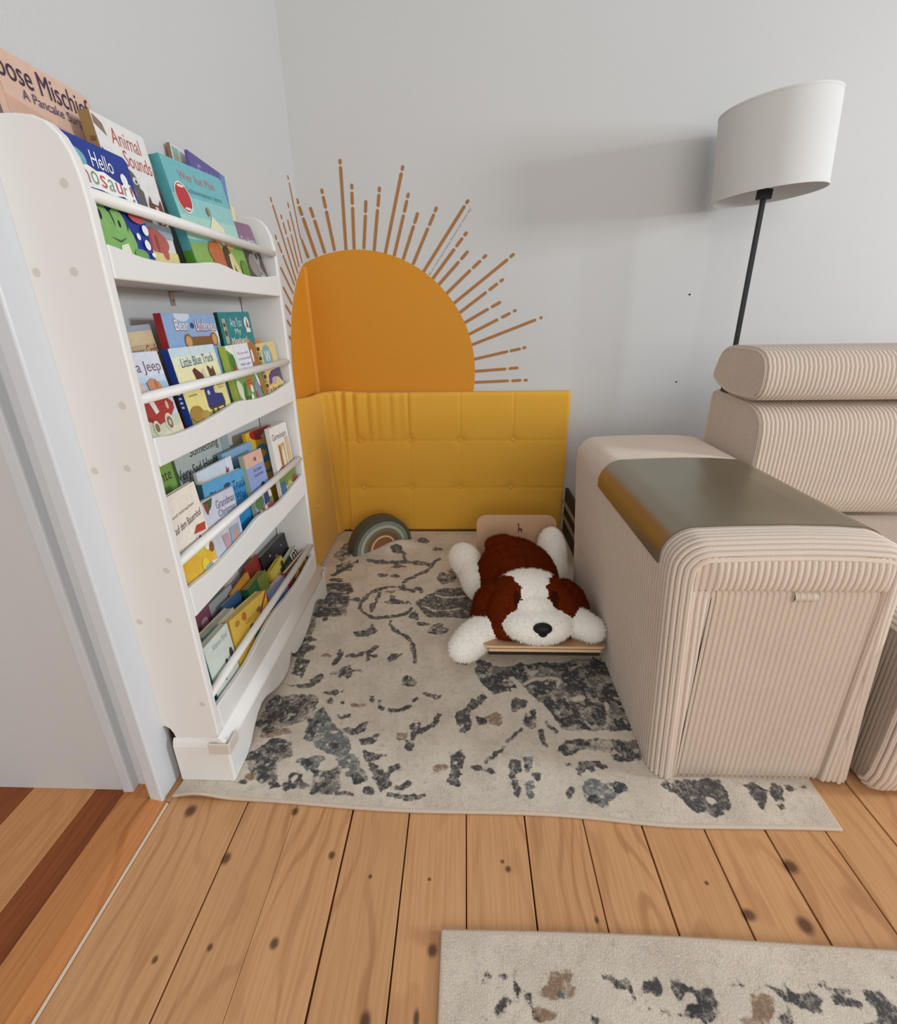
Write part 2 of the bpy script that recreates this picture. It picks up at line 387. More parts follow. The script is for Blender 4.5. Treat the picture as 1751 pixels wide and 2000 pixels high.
["d",[[0.056,1.113],[0.068,1.101],[0.047,1.063],[0.022,1.051],[0.009,1.039],[0.015,1.009],[0.018,0.984],[-0.021,0.958],[-0.009,0.987],[-0.028,1.008],[-0.031,1.038],[0.003,1.063],[0.022,1.091]]],
["d",[[-0.043,0.898],[-0.009,0.915],[-0.003,0.893],[-0.009,0.869],[-0.014,0.833],[-0.016,0.808],[-0.046,0.821],[-0.036,0.856]]],
["d",[[0.12,0.89],[0.147,0.884],[0.144,0.86],[0.126,0.848],[0.132,0.804],[0.12,0.782],[0.111,0.798],[0.109,0.836]]],
["d",[[0.292,0.893],[0.353,0.895],[0.364,0.877],[0.282,0.852]]],
["t",[[0.105,1.018],[0.105,1.005],[0.091,0.995],[0.075,1.001],[0.061,1.006],[0.049,1.017],[0.062,1.029],[0.076,1.035],[0.094,1.041],[0.108,1.032]]],
["t",[[-0.046,0.862],[-0.053,0.855],[-0.063,0.851],[-0.077,0.845],[-0.083,0.854],[-0.09,0.861],[-0.089,0.869],[-0.078,0.875],[-0.065,0.87],[-0.049,0.871]]],
["d",[[0.05,0.872],[0.057,0.88],[0.067,0.891],[0.079,0.903],[0.093,0.916],[0.108,0.929],[0.122,0.943],[0.137,0.959],[0.152,0.975],[0.162,0.986],[0.156,0.995],[0.145,0.983],[0.131,0.967],[0.116,0.952],[0.102,0.938],[0.086,0.924],[0.073,0.912],[0.061,0.899],[0.05,0.887],[0.043,0.88]]],
["d",[[0.224,1.009],[0.226,1.005],[0.229,1.0],[0.234,0.994],[0.241,0.987],[0.249,0.979],[0.254,0.973],[0.262,0.983],[0.257,0.989],[0.249,0.997],[0.242,1.004],[0.238,1.01],[0.235,1.015],[0.233,1.018]]],
["d",[[0.21,0.985],[0.208,0.977],[0.206,0.966],[0.205,0.955],[0.207,0.944],[0.21,0.934],[0.213,0.927],[0.223,0.933],[0.22,0.94],[0.217,0.949],[0.216,0.958],[0.216,0.967],[0.219,0.977],[0.22,0.984]]],
["g",[[0.154,0.897],[0.177,0.9],[0.177,0.867],[0.153,0.849]]],
["g",[[0.146,0.831],[0.168,0.838],[0.167,0.794],[0.144,0.778]]],
["g",[[0.277,0.829],[0.308,0.846],[0.365,0.842],[0.4,0.837],[0.352,0.798],[0.321,0.779],[0.283,0.786]]],
["d",[[0.047,0.859],[0.047,0.852],[0.033,0.856],[0.022,0.857],[0.012,0.863],[0.01,0.869],[0.02,0.87],[0.025,0.875],[0.038,0.87],[0.044,0.864]]],
["d",[[0.076,0.845],[0.072,0.844],[0.065,0.846],[0.056,0.848],[0.056,0.854],[0.053,0.859],[0.057,0.862],[0.064,0.861],[0.069,0.855],[0.078,0.85]]],
["d",[[0.184,1.074],[0.176,1.058],[0.16,1.056],[0.143,1.043],[0.135,1.059],[0.133,1.073],[0.138,1.088],[0.149,1.105],[0.164,1.092],[0.18,1.09]]],
["d",[[0.187,0.844],[0.185,0.837],[0.18,0.83],[0.175,0.831],[0.173,0.838],[0.17,0.843],[0.173,0.852],[0.179,0.854],[0.184,0.855],[0.189,0.853]]],
["d",[[0.338,0.951],[0.332,0.946],[0.316,0.941],[0.297,0.945],[0.271,0.944],[0.269,0.95],[0.278,0.954],[0.298,0.956],[0.322,0.961],[0.329,0.955]]],
["d",[[0.273,0.925],[0.268,0.919],[0.262,0.91],[0.254,0.916],[0.247,0.917],[0.244,0.924],[0.247,0.932],[0.258,0.932],[0.267,0.938],[0.272,0.931]]],
["d",[[0.415,0.921],[0.409,0.912],[0.399,0.905],[0.386,0.9],[0.387,0.913],[0.381,0.921],[0.388,0.932],[0.399,0.939],[0.407,0.934],[0.421,0.935]]],
["d",[[0.34,0.876],[0.34,0.869],[0.323,0.863],[0.305,0.866],[0.289,0.868],[0.279,0.875],[0.294,0.882],[0.309,0.885],[0.33,0.89],[0.342,0.884]]],
["d",[[0.265,0.807],[0.256,0.799],[0.252,0.788],[0.244,0.789],[0.241,0.797],[0.242,0.806],[0.242,0.819],[0.251,0.82],[0.258,0.822],[0.264,0.818]]],
["d",[[0.274,0.881],[0.272,0.875],[0.264,0.87],[0.257,0.874],[0.248,0.874],[0.247,0.88],[0.253,0.886],[0.26,0.889],[0.269,0.893],[0.272,0.886]]],
["d",[[0.396,0.832],[0.396,0.824],[0.379,0.825],[0.367,0.821],[0.358,0.825],[0.356,0.831],[0.367,0.835],[0.373,0.844],[0.386,0.84],[0.394,0.837]]],
["d",[[0.322,0.797],[0.318,0.793],[0.309,0.79],[0.301,0.792],[0.288,0.791],[0.292,0.797],[0.295,0.801],[0.303,0.804],[0.314,0.806],[0.315,0.8]]],
["d",[[0.2,1.206],[0.2,1.176],[0.181,1.163],[0.167,1.172],[0.151,1.179],[0.144,1.205],[0.161,1.227],[0.173,1.246],[0.193,1.257],[0.202,1.231]]],
["d",[[0.12,1.167],[0.114,1.149],[0.101,1.128],[0.083,1.144],[0.064,1.146],[0.058,1.166],[0.066,1.187],[0.086,1.19],[0.107,1.208],[0.117,1.186]]],
["d",[[0.14,1.132],[0.139,1.121],[0.12,1.122],[0.106,1.114],[0.095,1.122],[0.092,1.131],[0.102,1.138],[0.108,1.151],[0.123,1.144],[0.135,1.141]]],
["d",[[0.29,1.144],[0.263,1.129],[0.25,1.112],[0.225,1.11],[0.209,1.123],[0.215,1.142],[0.208,1.166],[0.236,1.172],[0.258,1.171],[0.275,1.162]]],
["d",[[0.281,1.076],[0.277,1.061],[0.255,1.062],[0.237,1.053],[0.224,1.062],[0.223,1.075],[0.234,1.085],[0.244,1.102],[0.262,1.093],[0.276,1.088]]],
["d",[[0.382,1.163],[0.366,1.138],[0.347,1.133],[0.325,1.116],[0.315,1.137],[0.32,1.162],[0.327,1.186],[0.346,1.212],[0.362,1.195],[0.376,1.187]]],
["d",[[0.369,1.07],[0.35,1.06],[0.332,1.055],[0.31,1.051],[0.291,1.057],[0.299,1.069],[0.297,1.08],[0.317,1.088],[0.339,1.085],[0.352,1.079]]],
["d",[[0.306,1.015],[0.308,1.0],[0.292,0.996],[0.28,0.998],[0.269,1.002],[0.262,1.014],[0.278,1.024],[0.287,1.035],[0.302,1.037],[0.31,1.027]]],
["d",[[0.402,1.039],[0.401,1.012],[0.383,0.999],[0.369,1.001],[0.367,1.02],[0.355,1.039],[0.376,1.059],[0.39,1.078],[0.405,1.08],[0.418,1.07]]],
["d",[[0.471,1.23],[0.46,1.199],[0.431,1.202],[0.404,1.18],[0.392,1.202],[0.393,1.229],[0.411,1.251],[0.43,1.289],[0.451,1.266],[0.469,1.256]]],
["d",[[0.476,1.011],[0.457,1.0],[0.445,0.991],[0.43,0.989],[0.417,0.995],[0.428,1.01],[0.426,1.025],[0.444,1.033],[0.458,1.031],[0.464,1.021]]],
["d",[[0.355,1.001],[0.355,0.994],[0.34,0.988],[0.321,0.987],[0.318,0.996],[0.3,1.0],[0.314,1.008],[0.329,1.013],[0.344,1.012],[0.367,1.012]]],
["d",[[0.007,1.252],[0.008,1.242],[-0.004,1.238],[-0.016,1.241],[-0.029,1.242],[-0.033,1.251],[-0.025,1.259],[-0.017,1.265],[-0.003,1.269],[0.004,1.259]]],
["d",[[0.087,1.233],[0.07,1.219],[0.06,1.208],[0.045,1.207],[0.027,1.212],[0.036,1.232],[0.03,1.251],[0.046,1.261],[0.062,1.26],[0.069,1.245]]],
["d",[[0.458,1.121],[0.451,1.099],[0.433,1.1],[0.418,1.089],[0.408,1.1],[0.412,1.12],[0.423,1.135],[0.436,1.158],[0.449,1.148],[0.456,1.137]]],
["d",[[0.38,1.239],[0.34,1.231],[0.327,1.217],[0.285,1.22],[0.257,1.227],[0.253,1.236],[0.241,1.25],[0.295,1.25],[0.33,1.255],[0.364,1.249]]],
["l",[[0.142,1.18],[0.152,1.161],[0.166,1.135],[0.181,1.11],[0.198,1.088],[0.215,1.067],[0.229,1.046],[0.241,1.023],[0.252,0.999],[0.26,0.982],[0.259,0.977],[0.259,0.966],[0.279,0.965],[0.339,0.965],[0.419,0.966],[0.477,0.968],[0.482,0.981],[0.423,0.98],[0.342,0.978],[0.282,0.979],[0.265,0.98],[0.27,0.976],[0.271,0.989],[0.263,1.008],[0.253,1.032],[0.24,1.057],[0.225,1.079],[0.208,1.1],[0.192,1.122],[0.177,1.147],[0.163,1.173],[0.153,1.192]]],
["l",[[0.187,1.147],[0.193,1.155],[0.201,1.165],[0.215,1.173],[0.241,1.177],[0.273,1.178],[0.294,1.175],[0.294,1.167],[0.285,1.15],[0.278,1.137],[0.284,1.132],[0.292,1.146],[0.302,1.166],[0.299,1.185],[0.276,1.189],[0.242,1.188],[0.215,1.184],[0.198,1.174],[0.188,1.162],[0.182,1.154]]],
["l",[[0.36,1.102],[0.358,1.097],[0.346,1.093],[0.333,1.096],[0.318,1.096],[0.314,1.101],[0.323,1.106],[0.335,1.108],[0.351,1.112],[0.357,1.107]]],
["l",[[0.42,1.071],[0.415,1.061],[0.409,1.046],[0.405,1.048],[0.406,1.06],[0.408,1.071],[0.412,1.087],[0.417,1.089],[0.421,1.091],[0.424,1.086]]],
["l",[[0.239,1.207],[0.23,1.203],[0.223,1.199],[0.211,1.197],[0.205,1.202],[0.203,1.206],[0.202,1.212],[0.214,1.215],[0.224,1.213],[0.236,1.213]]],
["l",[[0.312,0.83],[0.315,0.827],[0.306,0.826],[0.299,0.826],[0.295,0.827],[0.287,0.829],[0.296,0.831],[0.301,0.833],[0.309,0.833],[0.316,0.832]]],
["l",[[0.341,0.809],[0.334,0.807],[0.331,0.805],[0.325,0.805],[0.321,0.806],[0.322,0.808],[0.32,0.81],[0.327,0.811],[0.332,0.811],[0.337,0.81]]],
["m",[[-0.611,1.875],[-0.55,1.932],[-0.519,1.84],[-0.588,1.822]]],
["m",[[-0.646,1.97],[-0.619,2.095],[-0.588,2.139],[-0.559,1.97],[-0.583,1.912]]],
["m",[[-0.605,1.722],[-0.504,1.739],[-0.463,1.497],[-0.576,1.483],[-0.559,1.333],[-0.581,1.291]]],
["d",[[-0.209,1.593],[-0.1,1.697],[0.002,1.698],[0.051,1.639],[0.017,1.491],[-0.144,1.489]]],
["d",[[-0.417,1.401],[-0.368,1.414],[-0.352,1.449],[-0.34,1.426],[-0.321,1.403],[-0.36,1.374],[-0.405,1.379]]],
["m",[[-0.039,1.777],[-0.051,1.751],[-0.074,1.742],[-0.101,1.72],[-0.116,1.753],[-0.127,1.776],[-0.124,1.804],[-0.105,1.83],[-0.078,1.807],[-0.046,1.808]]],
["m",[[0.003,1.828],[-0.018,1.811],[-0.032,1.797],[-0.054,1.791],[-0.074,1.805],[-0.069,1.827],[-0.078,1.851],[-0.056,1.863],[-0.033,1.857],[-0.017,1.846]]],
["m",[[-0.062,1.418],[-0.069,1.398],[-0.088,1.386],[-0.108,1.396],[-0.139,1.393],[-0.135,1.417],[-0.131,1.435],[-0.114,1.446],[-0.089,1.458],[-0.082,1.431]]],
["d",[[-0.399,1.672],[-0.41,1.652],[-0.425,1.623],[-0.435,1.596],[-0.434,1.572],[-0.427,1.549],[-0.416,1.53],[-0.401,1.512],[-0.381,1.494],[-0.36,1.483],[-0.337,1.479],[-0.312,1.48],[-0.289,1.484],[-0.267,1.49],[-0.246,1.5],[-0.229,1.511],[-0.217,1.524],[-0.209,1.54],[-0.207,1.56],[-0.216,1.581],[-0.23,1.597],[-0.239,1.608],[-0.245,1.591],[-0.235,1.581],[-0.224,1.567],[-0.219,1.558],[-0.22,1.551],[-0.226,1.539],[-0.236,1.528],[-0.251,1.518],[-0.272,1.509],[-0.293,1.502],[-0.316,1.499],[-0.34,1.498],[-0.361,1.501],[-0.379,1.511],[-0.396,1.527],[-0.409,1.543],[-0.418,1.557],[-0.422,1.57],[-0.422,1.584],[-0.414,1.607],[-0.399,1.634],[-0.388,1.654]]],
["d",[[-0.215,1.676],[-0.234,1.686],[-0.261,1.699],[-0.289,1.709],[-0.314,1.71],[-0.338,1.707],[-0.359,1.702],[-0.376,1.693],[-0.389,1.681],[-0.398,1.673],[-0.389,1.653],[-0.38,1.66],[-0.368,1.671],[-0.352,1.679],[-0.333,1.684],[-0.31,1.687],[-0.287,1.686],[-0.262,1.677],[-0.235,1.664],[-0.217,1.654]]],
["d",[[-0.36,1.561],[-0.36,1.571],[-0.36,1.585],[-0.359,1.601],[-0.357,1.62],[-0.355,1.642],[-0.353,1.658],[-0.366,1.668],[-0.368,1.652],[-0.37,1.63],[-0.372,1.609],[-0.373,1.592],[-0.373,1.577],[-0.372,1.566]]],
["d",[[-0.294,1.474],[-0.291,1.461],[-0.287,1.441],[-0.277,1.421],[-0.261,1.404],[-0.242,1.389],[-0.225,1.375],[-0.213,1.363],[-0.202,1.351],[-0.194,1.336],[-0.187,1.31],[-0.181,1.279],[-0.178,1.258],[-0.168,1.259],[-0.171,1.281],[-0.177,1.313],[-0.185,1.342],[-0.195,1.362],[-0.207,1.375],[-0.221,1.389],[-0.238,1.404],[-0.256,1.419],[-0.27,1.432],[-0.277,1.447],[-0.28,1.463],[-0.283,1.475]]],
["d",[[-0.256,1.698],[-0.259,1.709],[-0.263,1.722],[-0.262,1.734],[-0.252,1.75],[-0.235,1.77],[-0.217,1.788],[-0.2,1.803],[-0.182,1.816],[-0.166,1.833],[-0.155,1.859],[-0.149,1.886],[-0.142,1.906],[-0.133,1.921],[-0.121,1.933],[-0.113,1.942],[-0.121,1.968],[-0.129,1.959],[-0.141,1.945],[-0.154,1.926],[-0.161,1.901],[-0.167,1.875],[-0.176,1.854],[-0.189,1.839],[-0.207,1.827],[-0.225,1.811],[-0.243,1.792],[-0.261,1.771],[-0.274,1.75],[-0.276,1.724],[-0.271,1.704],[-0.268,1.691]]],
["d",[[-0.471,1.918],[-0.451,1.913],[-0.421,1.905],[-0.391,1.9],[-0.363,1.899],[-0.333,1.9],[-0.306,1.901],[-0.283,1.902],[-0.263,1.903],[-0.241,1.901],[-0.214,1.894],[-0.185,1.883],[-0.165,1.875],[-0.164,1.902],[-0.185,1.91],[-0.214,1.921],[-0.243,1.929],[-0.266,1.931],[-0.287,1.93],[-0.31,1.929],[-0.338,1.928],[-0.367,1.927],[-0.395,1.928],[-0.425,1.933],[-0.454,1.941],[-0.475,1.946]]],
["d",[[-0.282,1.913],[-0.283,1.934],[-0.285,1.967],[-0.294,2.002],[-0.315,2.024],[-0.337,2.038],[-0.354,2.048],[-0.354,2.018],[-0.338,2.009],[-0.317,1.996],[-0.303,1.983],[-0.299,1.965],[-0.297,1.938],[-0.297,1.917]]],
["d",[[-0.6,1.776],[-0.585,1.794],[-0.564,1.819],[-0.544,1.846],[-0.528,1.873],[-0.514,1.901],[-0.505,1.92],[-0.518,1.944],[-0.528,1.924],[-0.542,1.896],[-0.557,1.869],[-0.576,1.843],[-0.597,1.817],[-0.612,1.799]]],
["d",[[-0.254,1.593],[-0.248,1.581],[-0.276,1.578],[-0.299,1.578],[-0.325,1.581],[-0.335,1.591],[-0.316,1.599],[-0.306,1.609],[-0.278,1.61],[-0.262,1.601]]],
["d",[[-0.287,1.62],[-0.289,1.609],[-0.296,1.605],[-0.304,1.595],[-0.31,1.611],[-0.317,1.62],[-0.316,1.632],[-0.311,1.643],[-0.301,1.633],[-0.29,1.635]]],
["d",[[-0.374,1.914],[-0.374,1.901],[-0.386,1.888],[-0.407,1.899],[-0.429,1.899],[-0.438,1.914],[-0.431,1.927],[-0.414,1.931],[-0.395,1.942],[-0.381,1.926]]],
["d",[[-0.314,2.023],[-0.325,2.012],[-0.328,1.994],[-0.347,2.0],[-0.36,2.009],[-0.367,2.022],[-0.373,2.041],[-0.351,2.04],[-0.337,2.047],[-0.321,2.039]]],
["d",[[-0.272,1.878],[-0.287,1.868],[-0.301,1.862],[-0.319,1.862],[-0.344,1.864],[-0.336,1.878],[-0.341,1.889],[-0.326,1.896],[-0.304,1.897],[-0.296,1.885]]],
["d",[[-0.2,1.906],[-0.198,1.888],[-0.215,1.887],[-0.227,1.882],[-0.241,1.889],[-0.245,1.906],[-0.237,1.918],[-0.234,1.937],[-0.218,1.931],[-0.208,1.92]]],
["d",[[-0.345,1.799],[-0.356,1.791],[-0.363,1.782],[-0.38,1.78],[-0.391,1.789],[-0.395,1.798],[-0.401,1.81],[-0.384,1.814],[-0.369,1.812],[-0.353,1.809]]],
["d",[[-0.292,1.791],[-0.296,1.781],[-0.308,1.775],[-0.322,1.78],[-0.343,1.779],[-0.342,1.79],[-0.339,1.799],[-0.328,1.804],[-0.311,1.809],[-0.305,1.797]]],
["d",[[-0.184,2.131],[-0.189,2.108],[-0.207,2.099],[-0.224,2.102],[-0.247,2.104],[-0.246,2.13],[-0.242,2.149],[-0.232,2.167],[-0.21,2.171],[-0.201,2.146]]],
["d",[[-0.113,2.045],[-0.115,2.032],[-0.135,2.033],[-0.15,2.023],[-0.162,2.033],[-0.167,2.044],[-0.159,2.054],[-0.154,2.069],[-0.135,2.059],[-0.12,2.056]]],
["d",[[-0.179,1.501],[-0.178,1.483],[-0.189,1.471],[-0.202,1.482],[-0.217,1.482],[-0.222,1.5],[-0.217,1.515],[-0.207,1.524],[-0.194,1.535],[-0.185,1.515]]],
["d",[[-0.129,1.452],[-0.142,1.446],[-0.155,1.442],[-0.172,1.439],[-0.189,1.444],[-0.186,1.452],[-0.189,1.459],[-0.175,1.465],[-0.157,1.462],[-0.144,1.458]]],
["d",[[-0.487,1.708],[-0.52,1.697],[-0.525,1.681],[-0.558,1.682],[-0.585,1.691],[-0.584,1.706],[-0.606,1.726],[-0.568,1.728],[-0.54,1.73],[-0.515,1.721]]],
["d",[[-0.472,1.677],[-0.473,1.666],[-0.487,1.655],[-0.513,1.663],[-0.536,1.665],[-0.551,1.676],[-0.542,1.687],[-0.519,1.69],[-0.497,1.698],[-0.478,1.687]]],
["d",[[-0.519,1.617],[-0.508,1.59],[-0.524,1.572],[-0.552,1.569],[-0.569,1.599],[-0.605,1.616],[-0.592,1.643],[-0.575,1.659],[-0.549,1.656],[-0.513,1.654]]],
["d",[[-0.491,1.522],[-0.483,1.505],[-0.517,1.504],[-0.54,1.5],[-0.568,1.506],[-0.579,1.521],[-0.562,1.531],[-0.557,1.548],[-0.524,1.545],[-0.504,1.534]]],
["d",[[-0.538,1.508],[-0.539,1.498],[-0.557,1.496],[-0.572,1.494],[-0.592,1.497],[-0.594,1.508],[-0.59,1.515],[-0.583,1.525],[-0.563,1.524],[-0.552,1.516]]],
["d",[[-0.531,1.355],[-0.536,1.347],[-0.555,1.341],[-0.579,1.346],[-0.611,1.344],[-0.612,1.354],[-0.606,1.361],[-0.588,1.365],[-0.562,1.371],[-0.551,1.36]]],
["d",[[-0.528,1.312],[-0.532,1.304],[-0.539,1.296],[-0.556,1.294],[-0.565,1.305],[-0.579,1.312],[-0.579,1.323],[-0.564,1.327],[-0.55,1.325],[-0.53,1.325]]],
["d",[[-0.523,1.471],[-0.531,1.465],[-0.534,1.459],[-0.542,1.459],[-0.552,1.462],[-0.551,1.471],[-0.557,1.479],[-0.549,1.483],[-0.541,1.482],[-0.534,1.476]]],
["d",[[-0.551,1.282],[-0.559,1.271],[-0.557,1.25],[-0.576,1.258],[-0.591,1.267],[-0.601,1.281],[-0.61,1.3],[-0.589,1.299],[-0.578,1.308],[-0.561,1.298]]],
["d",[[-0.427,1.604],[-0.428,1.594],[-0.44,1.587],[-0.455,1.593],[-0.474,1.591],[-0.477,1.604],[-0.472,1.613],[-0.462,1.619],[-0.447,1.625],[-0.438,1.612]]],
["d",[[-0.402,1.619],[-0.398,1.608],[-0.412,1.609],[-0.42,1.604],[-0.43,1.61],[-0.435,1.618],[-0.429,1.625],[-0.428,1.637],[-0.416,1.631],[-0.407,1.627]]],
["d",[[-0.36,1.557],[-0.361,1.542],[-0.364,1.529],[-0.371,1.523],[-0.378,1.543],[-0.385,1.557],[-0.389,1.577],[-0.382,1.586],[-0.374,1.579],[-0.364,1.578]]],
["d",[[-0.176,1.68],[-0.18,1.667],[-0.193,1.662],[-0.205,1.663],[-0.222,1.664],[-0.22,1.68],[-0.218,1.691],[-0.21,1.702],[-0.195,1.704],[-0.189,1.689]]],
["d",[[-0.543,1.755],[-0.54,1.745],[-0.554,1.737],[-0.574,1.743],[-0.594,1.744],[-0.607,1.754],[-0.597,1.763],[-0.582,1.767],[-0.563,1.774],[-0.547,1.764]]],
["t",[[-0.297,1.664],[-0.294,1.656],[-0.306,1.651],[-0.322,1.654],[-0.335,1.657],[-0.348,1.663],[-0.337,1.67],[-0.325,1.673],[-0.31,1.677],[-0.297,1.671]]],
["l",[[-0.24,1.595],[-0.209,1.626],[-0.163,1.671],[-0.117,1.706],[-0.072,1.718],[-0.029,1.72],[0.002,1.719],[0.002,1.732],[-0.029,1.732],[-0.073,1.731],[-0.119,1.718],[-0.166,1.682],[-0.213,1.636],[-0.244,1.605]]],
["l",[[-0.235,1.586],[-0.213,1.553],[-0.182,1.508],[-0.144,1.475],[-0.09,1.467],[-0.028,1.469],[0.017,1.472],[0.017,1.481],[-0.028,1.479],[-0.09,1.476],[-0.143,1.485],[-0.179,1.516],[-0.209,1.56],[-0.231,1.594]]],
["l",[[-0.174,1.561],[-0.158,1.552],[-0.134,1.54],[-0.108,1.533],[-0.078,1.534],[-0.045,1.539],[-0.022,1.543],[-0.022,1.554],[-0.046,1.549],[-0.078,1.544],[-0.108,1.543],[-0.133,1.551],[-0.157,1.562],[-0.173,1.571]]],
["l",[[-0.132,1.646],[-0.12,1.637],[-0.102,1.625],[-0.08,1.617],[-0.052,1.62],[-0.02,1.627],[0.002,1.633],[0.001,1.644],[-0.021,1.638],[-0.053,1.631],[-0.08,1.629],[-0.1,1.636],[-0.118,1.648],[-0.13,1.657]]],
["d",[[0.474,0.847],[0.545,0.855],[0.63,0.857],[0.632,0.827],[0.622,0.788],[0.584,0.776],[0.528,0.78],[0.513,0.807]]],
["d",[[0.686,0.846],[0.708,0.847],[0.742,0.83],[0.697,0.789]]],
["d",[[0.757,0.854],[0.783,0.842],[0.755,0.791],[0.736,0.785],[0.737,0.812]]],
["d",[[0.847,0.839],[0.829,0.835],[0.817,0.832],[0.798,0.83],[0.788,0.833],[0.791,0.838],[0.79,0.843],[0.809,0.846],[0.824,0.845],[0.839,0.843]]],
["d",[[0.387,0.833],[0.385,0.825],[0.375,0.819],[0.363,0.817],[0.363,0.827],[0.353,0.832],[0.363,0.841],[0.373,0.846],[0.382,0.845],[0.396,0.845]]],
["t",[[0.657,0.791],[0.654,0.79],[0.65,0.788],[0.644,0.789],[0.637,0.789],[0.636,0.791],[0.639,0.792],[0.646,0.793],[0.653,0.794],[0.656,0.793]]],
["t",[[0.432,0.759],[0.43,0.757],[0.426,0.756],[0.423,0.757],[0.417,0.757],[0.417,0.759],[0.419,0.76],[0.424,0.761],[0.429,0.762],[0.43,0.76]]],
["t",[[0.452,0.762],[0.449,0.761],[0.447,0.76],[0.445,0.76],[0.442,0.761],[0.444,0.762],[0.444,0.763],[0.446,0.764],[0.449,0.764],[0.45,0.763]]],
["l",[[0.569,0.814],[0.561,0.812],[0.552,0.811],[0.543,0.811],[0.531,0.811],[0.536,0.813],[0.536,0.815],[0.544,0.817],[0.556,0.817],[0.559,0.815]]],
["l",[[0.595,0.798],[0.597,0.796],[0.587,0.795],[0.579,0.795],[0.572,0.796],[0.567,0.797],[0.576,0.799],[0.581,0.8],[0.591,0.801],[0.597,0.8]]]]
